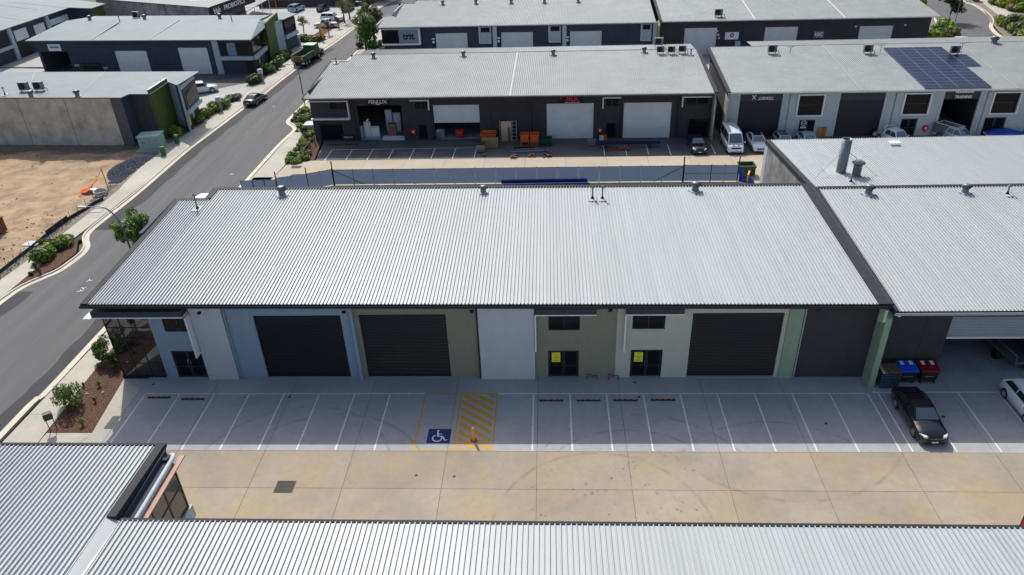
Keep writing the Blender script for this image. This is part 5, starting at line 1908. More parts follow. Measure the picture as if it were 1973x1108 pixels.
on_wall(L1, A[6], A[7], 0.1, ln_ + .1, 5.65, 6.2, 0.01, M_LGREY, 'fascia', th=0.4)
on_wall(L1, A[6], A[7], 1.5, 2.6, 0.2, 2.1, 0.01, M_FRAME, 'door', th=0.06)
on_wall(L1, A[6], A[7], 1.05, 1.45, 0.5, 1.9, 0.02, M_YPAPER, 'door_poster', th=0.06)
on_wall(L1, A[6], A[7], 2.8, 3.4, 0.9, 1.9, 0.02, M_LGREY, 'notice', th=0.06)
for q in ((297, 236), (283, 245), (299, 247)):
    p = P(q[0], q[1], 2.0)
    MB().box(p.x - .15, p.x + .15, p.y - .3, p.y - .1, 1.9, 2.2).build('meter_box', M_WHITE, L1, world=True) if False else None
wall_between(L1, A[7], bk + Vector((0, -.3, 0)), 0, LZ - .14, M_DARKB)
for q, l in (((58, 172), 'left condenser of the pair on the concrete-sided warehouse roof'), ((86, 171), 'right condenser of the pair on the concrete-sided warehouse roof')):
    p = P(*q, LZ)
    condenser(l, (p.x, p.y - 1.0, LZ), 0.05, 1.25)
for q, l in (((58, 188), 'left spinner on the concrete-sided warehouse roof'), ((147, 187), 'right spinner on the concrete-sided warehouse roof')):
    p = P(*q, LZ)
    ventilator(l, (p.x, p.y + .3, LZ), 1.15)
p = P(10, 183, LZ)
flue('bent pipe vent at the left edge on the concrete-sided warehouse roof', (p.x, p.y, LZ), .9, group='flue pipes')
b = MB()
for a in (0.21, 0.62):
    u = top[0].lerp(top[2], a)
    v = bk.lerp(top[7], 0.42 + a * .5)
    t_ = (v - u).normalized()
    n_ = Vector((-t_.y, t_.x, 0)) * .05
    b.face([tuple(x + Vector((0, 0, .02))) for x in (u - n_, u + n_, v + n_, v - n_)])
b.build('roof_flashing', M_ROOFF, L1)

# second left building
L2Z = 5.9
L2 = thing('warehouse_building', 'slate warehouse on the left with two pale doors and an open black bay', 'warehouse')
e0, e1 = P(47.6, 78.5, L2Z), P(483, 76.5, L2Z)
c1 = P(518.6, 47.5, L2Z)
rz_ = 6.9
rl, rr = P(129, 39.5, rz_), P(500, 37, rz_)
bl, br = P(184, 31, 6.4), P(520, 29, 6.4)
MB().prism([tuple(v.xy) for v in (e0, e1, c1, rr, rl)], [L2Z - .15, L2Z - .15, L2Z, rz_ - .15, rz_ - .15], [L2Z, L2Z, L2Z + .12, rz_, rz_]).build('roof', M_ROOFL, L2)
MB().prism([tuple(v.xy) for v in (rl + Vector((0, .1, 0)), rr + Vector((0, .1, 0)), br, bl)], [rz_ - .3, rz_ - .3, 6.2, 6.2], [rz_ - .05, rz_ - .05, 6.4, 6.4]).build('roof', M_ROOFL, L2)
d_ = (e1 - e0).normalized()
nn = Vector((-d_.y, d_.x, 0))
w0, w1 = e0 + nn * .9 + d_ * 1.2, e1 + nn * .9 - d_ * .5
FL2 = Frame(w0.x, w0.y, math.degrees(math.atan2(d_.y, d_.x)))
l2 = thing('building_front_dummy', 'x', 'x') if False else None
Lw = (w1 - w0).length


def l2box(xa, xb, ya, yb, za, zb, name, material, parent=L2):
    b = MB()
    pts = [w0 + d_ * xa + nn * ya, w0 + d_ * xb + nn * ya, w0 + d_ * xb + nn * yb, w0 + d_ * xa + nn * yb]
    b.prism([tuple(v.xy) for v in pts], za, zb)
    return b.build(name, material, parent)


def r_(x0, y0, x1, y1):
    return FL2.rect(x0, y0, x1, y1)


op = r_(84, 100, 136, 137)
d1 = r_(226, 98, 287, 140)
d2 = r_(348, 92, 404, 142)
pil = r_(415, 78, 426, 142)
cs = [(-0.0, op[0]), (op[1], d1[0]), (d1[1], d2[0]), (d2[1], pil[0])]
for (a, c) in cs:
    l2box(a + .01, c - .01, 0, .25, 0, L2Z - .16, 'wall', M_DARKB)
l2box(op[0] + .01, op[1] - .01, 0, .25, op[3], L2Z - .16, 'wall', M_DARKB)
for d in (d1, d2):
    l2box(d[0] + .01, d[1] - .01, 0, .25, d[3], L2Z - .16, 'wall', M_DARKB)
    l2box(d[0], d[1], .1, .14, 0, d[3], 'roller_door', M_RLITE)
l2box(op[0] - 1, op[1] + 1, 9, 9.2, 0, 5, 'wall', M_DARKB)
l2box(-.2, 0, 0, 14, 0, L2Z - .2, 'wall', M_DARKB)
s_ = r_(93, 85, 117, 98)
sb = l2box(s_[0], s_[1], -.08, -.005, s_[2], s_[3], 'sign_board', M_WHITE)
l2box(s_[0] + .35, s_[1] - .3, -.1, -.085, (s_[2] + s_[3]) / 2 - .12, (s_[2] + s_[3]) / 2 + .22, 'lettering', mat('blue_lettering', (0.10, 0.30, 0.5), .6), sb)
for q in ((160, 124, 196, 137),):
    s_ = r_(*q)
    l2box(s_[0], s_[1], -.5, -.005, s_[3] - .1, s_[3] + .2, 'awning', M_FRAME)
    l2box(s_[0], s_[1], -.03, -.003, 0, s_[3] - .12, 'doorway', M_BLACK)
    s2 = r_(200, 129, 208, 133)
    l2box(s2[0], s2[1], -.06, -.033, s2[2], s2[3], 'unit_sign', M_LGREY)
s2 = r_(144, 124, 153, 128)
l2box(s2[0], s2[1], -.06, -.003, s2[2], s2[3], 'unit_sign', M_LGREY)
l2box(pil[0] + .01, pil[1], -.25, .3, 0, L2Z - .16, 'pillar', M_LGREY)
gx0, gx1 = pil[1] + .01, Lw
l2box(gx0, gx1, .0, .2, 0, L2Z - .16, 'wall', M_DARKB)
l2box(gx0, gx1, -.6, -.005, 2.45, 3.05, 'spandrel', M_LGREY)
l2box(gx0 + .2, gx0 + 1.4, -.1, -.005, 3.1, 5.2, 'pane', M_GLASS)
l2box(gx0 + 1.45, gx0 + 3.0, -.1, -.005, 3.1, 5.2, 'panel', mat('corner_panel_grey', (0.2, .26, .31)))
l2box(gx0 + 3.05, gx1 - .1, -.1, -.005, 3.1, 5.2, 'pane', M_GLASS)
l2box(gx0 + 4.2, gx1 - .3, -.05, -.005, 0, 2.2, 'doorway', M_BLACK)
wq = w1
c1i = c1 + Vector((-.5, -.6, 0))
wall_between(L2, wq, c1i, 0, L2Z - .16, M_DARKB)
l_ = (c1i - wq).xy.length
on_wall(L2, wq, c1i, -.3, l_, 2.45, 3.05, .01, M_LGREY, 'spandrel', th=.5)
on_wall(L2, wq, c1i, 0, l_ - .5, 3.1, 5.3, .01, M_GLASS, 'pane', th=.1)
on_wall(L2, wq, c1i, 2.2, 2.8, .6, 2.0, .01, M_YPAPER, 'door_poster', th=.06)
g0, g1 = P(511, 45, L2Z + .9), P(534, 24, L2Z + .9)
on_wall(L2, c1i, g0, -.4, 1.0, 0, L2Z, .01, M_LGREY, 'pillar', th=.4)
wall_between(L2, g0, g1, 0, L2Z + .9, M_CLAD, name='green_wall')
c2, c3, c4 = P(536, 38, L2Z), P(545, 37.5, L2Z), P(573, 26, L2Z)
MB().prism([tuple(v.xy) for v in (c2, c3, c4, P(545, 23, L2Z), P(533, 26, L2Z))], L2Z - .15, L2Z).build('roof', M_ROOFL, L2)
c3i, c4i = c3 + Vector((-.4, .3, 0)), c4 + Vector((-.8, -.2, 0))
wall_between(L2, g1 + Vector((-.1, -4.6, 0)), c3i, 0, L2Z - .16, M_LGREY, name='pillar')
wall_between(L2, c3i, c4i, 0, L2Z - .16, M_DARKB)
l_ = (c4i - c3i).xy.length
on_wall(L2, c3i, c4i, .4, l_, 3.1, 5.5, .01, M_GLASS, 'pane', th=.2)
on_wall(L2, c3i, c4i, 0, l_, 2.3, 3.0, .01, M_LGREY, 'spandrel', th=.5)
for (x, y) in ((178, 37.5), (283, 36), (427, 34)):
    p = P(x, y, rz_ - .1)
    ventilator('%s spinner on the ridge of the slate warehouse at left' % {178: 'leftmost', 283: 'middle', 427: 'rightmost'}[x], (p.x, p.y - .8, rz_ - .1), 1.25)
for (x, y) in ((231, 42), (447, 41)):
    p = P(x, y, rz_ - .2)
    flue('short pipe on the slate roof at left, %s of two' % ('left' if x < 300 else 'right'), (p.x, p.y, rz_ - .2), 1.0, .08, group='flue pipes')
p = P(264, 36, 6.5)
condenser('condenser on the back slope of the slate warehouse at left', (p.x, p.y, 6.5), 0, 1.3)
for a, c in (((68, 0), None),):
    pass
b = MB()
for (xa, ya, xb, yb) in ((176, 76.5, 229, 43), (287, 76, 345, 39)):
    u, v = P(xa, ya, L2Z + .03), P(xb, yb, rz_ - .02)
    t_ = (v - u).normalized()
    n_ = Vector((-t_.y, t_.x, 0)) * .08
    b.prism([tuple((x).xy) for x in (u - n_, u + n_, v + n_, v - n_)], [u.z - .05, u.z - .05, v.z - .05, v.z - .05], [u.z + .05, u.z + .05, v.z + .09, v.z + .09])
b.build('roof_flashing', M_ROOFF, L2)

# third left building at the very corner of the photo
L3Z = 5.9
L3 = thing('warehouse_building', 'grey-roofed warehouse in the top left corner with open bays facing right', 'warehouse')
a0, a1 = P(-60, 79, L3Z), P(133, 14.5, L3Z)
a2, a3, a4 = P(176, 16, L3Z), P(203, 7, L3Z), P(160, 1, L3Z)
MB().prism([tuple(v.xy) for v in (a0, a1, a2, a3, a4, P(8, -8, L3Z), P(-160, 10, L3Z))], L3Z - .15, L3Z).build('roof', M_ROOFL, L3)
i0, i1 = a0 + Vector((-.6, .8, 0)), a1 + Vector((-.6, .8, 0))
i2, i3 = a2 + Vector((-.3, .5, 0)), a3 + Vector((-.8, .2, 0))
wall_between(L3, i0, i1, 0, L3Z - .16, M_DARKB)
wall_between(L3, i1, i2, 0, L3Z - .16, M_DARKB)
wall_between(L3, i2, i3, 0, L3Z - .16, M_CLAD, name='green_wall')
LL = (i1 - i0).xy.length


def l3d(px):
    """distance along the wall below a point of the eave"""
    u = P(px, 79 + (14.5 - 79) * (px + 60) / 193, L3Z)
    return (u - a0).xy.length


for px in (12, 85):
    d = l3d(px)
    on_wall(L3, i0, i1, d - .2, d + .7, 0, L3Z - .2, .01, M_LGREY, 'pillar', th=.35)
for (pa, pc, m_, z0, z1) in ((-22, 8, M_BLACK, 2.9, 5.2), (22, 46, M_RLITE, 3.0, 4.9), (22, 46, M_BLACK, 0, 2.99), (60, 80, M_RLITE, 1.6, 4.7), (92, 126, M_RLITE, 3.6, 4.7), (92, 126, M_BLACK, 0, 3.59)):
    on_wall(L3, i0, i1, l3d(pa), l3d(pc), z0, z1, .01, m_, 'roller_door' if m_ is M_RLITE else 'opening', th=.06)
on_wall(L3, i0, i1, l3d(-30), l3d(11), 2.3, 2.85, .01, M_LGREY, 'spandrel', th=.5)
b = MB()
for (xa, ya, xb, yb) in ((12, 3, 133, 15), (0, 10, 70, 18), (0, 31, 40, 38)):
    u, v = P(xa, ya, L3Z + .02), P(xb, yb, L3Z + .02)
    t_ = (v - u).normalized()
    n_ = Vector((-t_.y, t_.x, 0)) * .08
    b.prism([tuple((x).xy) for x in (u - n_, u + n_, v + n_, v - n_)], L3Z + .003, L3Z + .05)
b.build('roof_flashing', M_ROOFF, L3)

# concrete building with the black fascia
L4Z = 6.2
L4 = thing('warehouse_building', 'grey concrete building with white lettering on its black side fascia, top left', 'warehouse')
q0, q1, q2 = P(180, -3, L4Z), P(403, 14.5, L4Z), P(470, -9, L4Z)
q3 = P(250, -22, L4Z)
MB().prism([tuple(v.xy) for v in (q0, q1, q2, q3)], L4Z - .12, L4Z).build('roof', mat('dark_grey_roof', (0.10, 0.12, 0.13), .6), L4)
for a, c in ((0, .43), (.435, .62), (.625, 1)):
    wall_between(L4, (q0 + Vector((.2, .3, 0))).lerp(q1 + Vector((-.3, .3, 0)), a), (q0 + Vector((.2, .3, 0))).lerp(q1 + Vector((-.3, .3, 0)), c), 0, L4Z - .125, M_TILTG, name='wall_panel')
wall_between(L4, q1 + Vector((-.3, .3, 0)), q2 + Vector((-.3, 0, 0)), 0, L4Z - .125, M_FRAME)
tdir = (q2 - q1)
ta = math.atan2(tdir.y, tdir.x)
on_wall(L4, q1, q2, .2, 17, 4.2, 6.3, .0, M_BLACK, 'fascia', th=.2)
nrm = Vector((math.sin(ta), -math.cos(ta), 0))
pos = q1 + tdir.normalized() * 2.1 + nrm * .26
o = text('lettering', 'blah', 1.5, M_WHITE, L4, (pos.x, pos.y, 5.25), (R(90), 0, ta), bold=.02)
pos = q1 + tdir.normalized() * 4.6 + nrm * .26
o = text('lettering', 'PROBIOTICS', 1.25, M_WHITE, L4, (pos.x, pos.y, 5.25), (R(90), 0, ta), bold=.02, align='LEFT', xs=1.15)
b = MB()
for k in range(4):
    u = q0.lerp(q1, .1 + k * .22) + Vector((0, 3.0 + k * .5, .03))
    b.box(u.x, u.x + 5.2, u.y, u.y + .35, L4Z + .003, L4Z + .05)
b.build('skylight_strip', M_WHITE, L4)
# carport with a dark roof beside it
CZ = 3.0
cp = thing('carport', 'dark-roofed carport on posts next to the black fascia building', 'carport')
k = [P(425, 28, CZ), P(463, 28, CZ), P(520, -3, CZ), P(480, -8, CZ)]
MB().prism([tuple(v.xy) for v in k], CZ - .12, CZ).build('roof', mat('navy_roof', (0.06, 0.075, 0.11), .4), cp)
for i in range(5):
    u = k[1].lerp(k[2], i / 4.0)
    MB().tube([(u.x - .4, u.y - .1, 0), (u.x - .4, u.y - .1, CZ - .12)], .07, 6).build('post', M_WHITE, cp)
b = MB()
for i in range(1, 5):
    u, v = k[0].lerp(k[3], i / 5.0), k[1].lerp(k[2], i / 5.0)
    t_ = (v - u).normalized()
    n_ = Vector((-t_.y, t_.x, 0)) * .07
    b.prism([tuple((x).xy) for x in (u - n_, u + n_, v + n_, v - n_)], CZ + .003, CZ + .04)
b.build('rib', M_ROOFF, cp)
# back fence of the car park
t = thing('boundary_fence', 'dark boundary fence along the far edge of the car park', 'fence')
f0, f1 = P(500, 16, 0), P(690, 12, 0)
for i in range(14):
    u, v = f0.lerp(f1, i / 14), f0.lerp(f1, (i + 1) / 14)
    MB().prism([(u.x + .05, u.y), (v.x - .05, v.y), (v.x - .05, v.y + .06), (u.x + .05, u.y + .06)], 0.02, 1.7).build('panel', M_FRAME, t)
    MB().tube([(u.x, u.y, 0), (u.x, u.y, 1.9)], .045, 6).build('post', M_FRAME, t)

# ================================================================== VEHICLES


def loft_body(L, W, prof, plan, zsill, m=0):
    """prof: (x, ztop, zshoulder) stations from tail to nose; plan: half width at the station"""
    b = MB()
    rings = []
    for (x, zt, zs, hw) in prof:
        r = [(x, -hw * .86, zsill), (x, -hw * .985, zsill + .06), (x, -hw, (zsill + zs) / 2 + .02), (x, -hw * .985, zs - .06), (x, -hw * .93, zs), (x, -hw * .60, zt - .012), (x, 0, zt)]
        r += [(x, -y, z) for (_, y, z) in r[-2::-1]]
        rings.append(r)
    n = len(rings[0])
    vs = [q for r in rings for q in r]
    fs = []
    for i in range(len(rings) - 1):
        for j in range(n - 1):
            fs.append((i * n + j, i * n + j + 1, (i + 1) * n + j + 1, (i + 1) * n + j))
        fs.append((i * n + n - 1, i * n, (i + 1) * n, (i + 1) * n + n - 1))
    fs.append(tuple(range(n))[::-1])
    fs.append(tuple(range((len(rings) - 1) * n, len(rings) * n)))
    b.add(vs, fs, m, True)
    return b


def car(label, loc, heading, paint, kind='sedan', cat='car', group=None, glassroof=False, plate=True, bare=False, name='parked_car', rimm=None):
    """heading: direction the nose points (radians, 0 = +X)"""
    t = thing(name, label, cat, (loc[0], loc[1], loc[2] if len(loc) > 2 else 0.0), heading, group)
    S = {
        # L, W, wheelbase, wheel r, sill, cabin (x,z) list lower front, roof front, roof rear, lower rear
        'sedan': (4.75, 1.82, 2.75, .33, .20, [(1.02, .93), (.32, 1.40), (-1.05, 1.42), (-1.78, 1.02)], [(-2.37, .62, .60), (-2.33, .92, .80), (-2.2, 1.02, .90), (-1.6, 1.05, .94), (-.6, 1.0, .93), (.6, .98, .90), (1.1, .95, .86), (1.75, .86, .78), (2.15, .74, .68), (2.33, .60, .56), (2.38, .45, .42)]),
        'hatch': (4.1, 1.76, 2.55, .32, .20, [(1.0, .95), (.35, 1.42), (-1.35, 1.45), (-1.88, 1.0)], [(-2.05, .60, .58), (-2.02, .90, .80), (-1.92, 1.0, .9), (-1.2, 1.03, .95), (0, .99, .93), (.9, .97, .88), (1.35, .88, .80), (1.8, .74, .68), (2.0, .6, .55), (2.05, .45, .4)]),
        'suv': (4.9, 1.93, 2.85, .39, .28, [(.95, 1.12), (.40, 1.72), (-2.0, 1.74), (-2.32, 1.15)], [(-2.45, .75, .7), (-2.42, 1.1, 1.0), (-2.32, 1.17, 1.08), (-1.2, 1.17, 1.10), (.4, 1.14, 1.08), (1.05, 1.12, 1.04), (1.8, 1.05, .96), (2.25, .95, .86), (2.42, .78, .72), (2.45, .5, .48)]),
        'van': (5.3, 1.95, 3.2, .35, .22, [(2.15, 1.15), (1.35, 2.15), (-2.5, 2.22), (-2.62, 1.15)], [(-2.65, .8, .7), (-2.63, 1.15, 1.1), (-1.5, 1.18, 1.14), (1.0, 1.18, 1.12), (2.0, 1.15, 1.08), (2.4, 1.02, .92), (2.6, .80, .74), (2.65, .5, .48)]),
        'ute': (5.3, 1.86, 3.1, .38, .30, [(1.15, 1.08), (.55, 1.70), (-.75, 1.72), (-.98, 1.10)], [(-2.65, .6, .58), (-2.6, .80, .72), (-1.05, .80, .74), (-1.03, 1.12, 1.04), (.4, 1.12, 1.05), (1.2, 1.08, 1.0), (1.95, 1.0, .92), (2.45, .88, .8), (2.62, .7, .65), (2.65, .5, .48)]),
    }[kind]
    L, W, wb, wr, sill, cab, pf = S
    hw = W / 2
    pr = []
    for (x, zt, zs) in pf:
        e = abs(x) / (L / 2)
        pr.append((x, zt, zs, hw * (1 - .16 * max(0, e - .72) ** 2 / .06 * .55 if e > .72 else 1)))
    loft_body(L, W, pr, None, sill).build('body', paint, t)
    # cabin
    (x0, z0), (x1, z1), (x2, z2_), (x3, z3_) = cab
    bw, rw = hw * .90, hw * .70 if kind not in ('van', 'suv') else hw * .80
    xm = (x1 + x2) / 2
    zm = max(z1, z2_) + .035
    b = MB()
    pts = [(x0, z0, bw), (x1, z1, rw), (xm, zm, rw * 1.01), (x2, z2_, rw), (x3, z3_, bw)]
    rings = [[(x, -w, z), (x, -w * .55, z + (.03 if i in (1, 2, 3) else .0)), (x, w * .55, z + (.03 if i in (1, 2, 3) else 0)), (x, w, z)] for i, (x, z, w) in enumerate(pts)]
    vs = [q for r in rings for q in r]
    fs = [(i * 4 + j, i * 4 + j + 1, (i + 1) * 4 + j + 1, (i + 1) * 4 + j) for i in range(4) for j in range(3)]
    # sides down to the belt
    base = len(vs)
    zb = min(z0, z3_) - .12
    vs += [(x0, -bw, zb), (x3, -bw, zb), (x0, bw, zb), (x3, bw, zb)]
    fs += [(0, 4, 8, 12, 16, base + 1, base), (3, 7, 11, 15, 19, base + 3, base + 2)]
    b.add(vs, fs, 0, False)
    b.build('roof', paint, t)
    # glass: windscreen, rear, sides (set 6 mm proud of the cabin)
    def pane(nm, q, off, gm=None):
        b = MB()
        v = [Vector(p) for p in q]
        n = (v[1] - v[0]).cross(v[2] - v[0]).normalized()
        if n.dot(Vector(off)) < 0:
            n = -n
        b.face([p + n * .012 for p in v])
        return b.build(nm, M_WIND if nm == 'windscreen' else M_CARG, t)

    def lerp(a, c, f):
        return tuple(a[i] + (c[i] - a[i]) * f for i in range(3))
    A0, A1 = rings[0], rings[1]
    pane('windscreen', [lerp(lerp(A0[0], A1[0], .06), lerp(A0[3], A1[3], .06), .06), lerp(lerp(A0[0], A1[0], .06), lerp(A0[3], A1[3], .06), .94), lerp(lerp(A0[0], A1[0], .95), lerp(A0[3], A1[3], .95), .92), lerp(lerp(A0[0], A1[0], .95), lerp(A0[3], A1[3], .95), .08)], (1, 0, 1)).location = (.02, 0, .022)
    B0, B1 = rings[4], rings[3]
    pane('rear_window', [lerp(lerp(B0[0], B1[0], .12), lerp(B0[3], B1[3], .12), .08), lerp(lerp(B0[0], B1[0], .12), lerp(B0[3], B1[3], .12), .92), lerp(lerp(B0[0], B1[0], .92), lerp(B0[3], B1[3], .92), .9), lerp(lerp(B0[0], B1[0], .92), lerp(B0[3], B1[3], .92), .1)], (-1, 0, 1)).location = (-.02, 0, .022)
    if glassroof:
        b = MB()
        b.face([(x1 - .05, -rw * .8, zm + .04), (x2 + .1, -rw * .8, zm + .04), (x2 + .1, rw * .8, zm + .04), (x1 - .05, rw * .8, zm + .04)])
        b.build('glass_roof', M_CARG, t)
    for s in (-1, 1):
        def sp(x, f):
            # point on the cabin side at height fraction f
            zt = z1 + .0
            zlo, zhi = (z0 + z3_) / 2 + .04, min(z1, z2_) - .06
            z = zlo + (zhi - zlo) * f
            w = bw + (rw - bw) * (z - z0) / (z1 - z0)
            return (x, s * (w + .008), z)
        fx0 = x0 - (x0 - x1) * .22
        fx1 = x1 - .02
        rx0, rx1 = x3 + (x2 - x3) * .25, x2 + .02
        m_ = (x1 + x2) / 2 + .1
        spans = [((m_ + .05, fx0), (m_ + .05, fx1))]
        if kind == 'ute':
            spans = [((m_ + .05, fx0), (m_ + .05, fx1)), ((x3 + .12, m_ - .03), (x2 + .08, m_ - .03))]
        elif kind == 'van':
            spans = [((.75, fx0), (.75, fx1)), ((-.85, .62), (-.85, .62)), ((-2.35, -1.0), (-2.35, -1.0))]
        elif kind == 'suv':
            spans.append(((-1.05, m_ - .04), (-1.05, m_ - .04)))
            spans.append(((rx0, -1.14), (rx1, -1.14)))
        else:
            spans.append(((rx0 + .1, m_ - .04), (rx1 + .05, m_ - .04)))
        for (lo, hi) in spans:
            b = MB()
            b.face([sp(lo[0], 0), sp(lo[1], 0), sp(hi[1], 1), sp(hi[0], 1)])
            b.build('side_window', M_CARG, t)
    # wheels with dark arches
    for sx in (wb / 2 + .05, -wb / 2 + .05):
        for s in (-1, 1):
            MB().lathe([(.001, 0), (wr * 1.16, 0), (wr * 1.16, .01)], c=(sx, s * (hw - .005) - (.005 if s > 0 else .005), wr + .02), n=20, axis='y').build('wheel_arch', M_BLACK, t)
            w = MB().lathe([(wr * .66, s * .0), (wr * .92, s * .0), (wr, -s * .04), (wr, -s * .2), (.01, -s * .2)], c=(sx, s * (hw + .02), wr), n=22, axis='y').build('wheel', M_BLACK, t)
            b = MB()
            b.lathe([(.001, s * .012), (.06, s * .012), (.065, -s * .01)], c=(sx, s * (hw + .015), wr), n=12, axis='y')
            for k_ in range(7):
                a = 2 * math.pi * k_ / 7
                ca, sa_ = math.cos(a), math.sin(a)
                r1, r2_ = .05, wr * .67
                wd = .035
                y = s * (hw + .022)
                b.face([(sx + r1 * ca - wd * sa_, y, wr + r1 * sa_ + wd * ca), (sx + r2_ * ca - wd * sa_, y, wr + r2_ * sa_ + wd * ca), (sx + r2_ * ca + wd * sa_, y, wr + r2_ * sa_ - wd * ca), (sx + r1 * ca + wd * sa_, y, wr + r1 * sa_ - wd * ca)])
            b.lathe([(wr * .62, s * .008), (wr * .70, s * .008)], c=(sx, s * (hw + .015), wr), n=22, axis='y')
            b.build('rim', rimm or M_RIM, w)
    xf, xr = pf[-1][0], pf[0][0]
    zn = pf[-3][2]
    for s in (-1, 1):
        b = MB()
        b.prism([(xf - .42, s * hw * .95), (xf - .10, s * hw * .74), (xf - .06, s * hw * .50), (xf - .22, s * hw * .56)], zn - .14, zn + .045)
        b.build('headlight', M_HEAD, t)
        b = MB()
        b.prism([(xr + .16, s * hw * .92), (xr - .015, s * hw * .80), (xr - .02, s * hw * .55), (xr + .1, s * hw * .55)], pf[1][2] - .12, pf[1][2] + .07)
        b.build('tail_light', M_TAIL, t)
        if not bare:
            b = MB()
            mx = x0 - (x0 - x1) * .30
            b.box(mx - .08, mx + .06, s * (hw + .02), s * (hw + .20), z0 + .02, z0 + .16)
            b.build('mirror', paint, t, bevel=.025)
    b = MB()
    b.box(xf - .06, xf + .012, -hw * .55, hw * .55, zn - .24, zn - .10)
    b.box(xf - .08, xf + .016, -hw * .68, hw * .68, sill + .04, sill + .13)
    b.build('grille', M_BLACK, t)
    MB().box(xf + .013, xf + .03, -.19, .19, zn - .37, zn - .26).build('number_plate', M_PLATE, t)
    MB().box(xr - .03, xr - .012, -.19, .19, .60, .72).build('number_plate', M_PLATE, t)
    return t


def paint(name, c, metal=.0, rough=.25):
    return mat(name, c, rough, metal, 0, 1, coat=.8, spec=.5)


PB = paint('black_car_paint', (0.006, 0.007, 0.009))
PW = paint('white_car_paint', (0.72, 0.74, 0.76))
PS = paint('silver_car_paint', (0.42, 0.48, 0.58), .2)
PG = paint('grey_car_paint', (0.10, 0.11, 0.12), .3)
PN = paint('navy_car_paint', (0.012, 0.018, 0.05), .2)
DN = R(-90)
c_ = car('black sedan parked facing the yard beside the dark pallet stack', (52.12, -4.55), DN, PB, 'sedan')
MB().lathe([(.07, 0), (.001, .01)], c=(2.39, 0, .60), n=12, axis='x').build('badge', M_GALV, c_)
for s in (-1, 1):
    MB().lathe([(.07, 0), (.001, .012)], c=(2.30, s * .72, .36), n=12, axis='x').build('fog_light', M_HEAD, c_)
car('white hatchback with black roof spoiler at the right edge of the photo', (59.5, -3.45), DN, PW, 'hatch')
car('black sports sedan parked next to the white van', (46.55, 44.6), DN, PB, 'sedan')
v_ = car('white van with grey bonnet stripes parked beside the wing wall', (50.75, 44.9), DN, PW, 'van', cat='van')
for y in (-.38, .22):
    MB().box(2.12, 2.42, y, y + .16, 1.105, 1.165).build('stripe', mat('stripe_grey', (0.16, .22, .24), .4), v_)
car('white car with dark glass roof half hidden behind the back roof', (53.75, 44.9), DN, PW, 'sedan', glassroof=True)
car('silver-blue hatchback with sunroof behind the roof edge, left of its twin', (56.9, 44.9), DN, PS, 'hatch', glassroof=True)
car('silver-blue sedan roof behind the roof edge, right of the sunroof car', (59.8, 44.9), DN, PS, 'sedan')
u_ = car('white ute with a ladder rack behind the tall exhaust stack', (70.0, 45.0), R(-70), PW, 'ute', cat='ute')
MB().tube([(-1.0, -.75, 1.0), (-1.0, -.7, 1.95), (-1.0, .7, 1.95), (-1.0, .75, 1.0)], .035, 6).build('rack', M_WHITE, u_)
u_ = car('silver ute with canopy and roof rack below the training sign', (77.3, 45.3), R(-60), PS, 'ute', cat='ute')
MB().box(-2.6, -.95, -.86, .86, .8, 1.75).build('canopy', M_GALV, u_, bevel=.04)
MB().box(-2.4, .4, -.7, -.64, 1.8, 1.86).box(-2.4, .4, .64, .7, 1.8, 1.86).box(-2.4, -2.34, -.63, .63, 1.8, 1.86).box(.3, .36, -.63, .63, 1.8, 1.86).build('rack', M_WHITE, u_)
car('black sedan parked along the kerb on the left side of the street', (-15.7, 67.3, RZ), R(82), PB, 'sedan')
sv = P(390, 169, .8)
car('white four-wheel drive parked beside the corner of the first left building', (sv.x - .2, sv.y, .01), R(28), PW, 'suv', cat='car')
for (q, h, p_, k_, l) in (((571, 15), 75, PS, 'suv', 'silver wagon at the far left of the car park back row'), ((622, 14), 80, PN, 'hatch', 'navy hatchback in the car park back row'),
                          ((670, 13), 85, PB, 'suv', 'black wagon at the right end of the car park back row'), ((640, 33), -8, PW, 'suv', 'white wagon parked behind the ute in the car park')):
    g = P(q[0], q[1], .8)
    car(l, (g.x, g.y, 0), R(h), p_, k_)
g = P(629, 45, .8)
u_ = car('white dual-cab ute with tray in the car park', (g.x, g.y, 0), R(176), PW, 'ute', cat='ute')
MB().box(-2.6, -1.1, -.85, .85, .78, .98).build('tray', M_GALV, u_)
g = P(1858, 78, .9)
car('grey car roof behind the pale grey warehouse at the far right', (g.x, g.y, 0), R(-10), PS, 'hatch')
g = P(607, 98, .8)
car('dark wagon parked in front of the green tipper truck', (g.x - .2, g.y, RZ), R(82), PN, 'suv')
# green tipper truck
g = P(581, 122, 0)
tk = thing('tipper_truck', 'green tipper truck with empty tray parked on the left side of the street', 'truck', (-14.4, 91.2, RZ), R(82))
MB().box(-3.6, 3.4, -.45, .45, .62, .85).build('chassis', M_FRAME, tk)
TG = mat('truck_green', (0.035, 0.11, 0.045), .5, 0, .2, 3)
b = MB()
b.box(-3.7, 1.0, -1.2, 1.2, .95, 1.05)
b.box(-3.7, 1.0, -1.25, -1.16, 1.053, 1.95)
b.box(-3.7, 1.0, 1.16, 1.25, 1.053, 1.95)
b.box(.92, 1.0, -1.157, 1.157, 1.053, 2.15)
for x in (-3.4, -2.3, -1.2, -.1):
    b.box(x, x + .1, -1.32, -1.253, .95, 1.95)
    b.box(x, x + .1, 1.253, 1.32, .95, 1.95)
b.build('tray', TG, tk)
MB().box(-3.66, .95, -1.14, 1.14, 1.053, 1.10).build('tray_floor', M_TIMBD, tk)
MB().box(-3.78, -3.703, -1.2, 1.2, .95, 1.85).build('tailgate', M_TIMBD, tk)
for y in (-1.0, .75):
    MB().box(-3.83, -3.785, y, y + .28, 1.35, 1.7).build('reflector', M_YELP, tk)
    MB().box(-3.8, -3.6, y - .1, y + .35, .55, .8).build('tail_light', M_PLATE, tk)
b = MB()
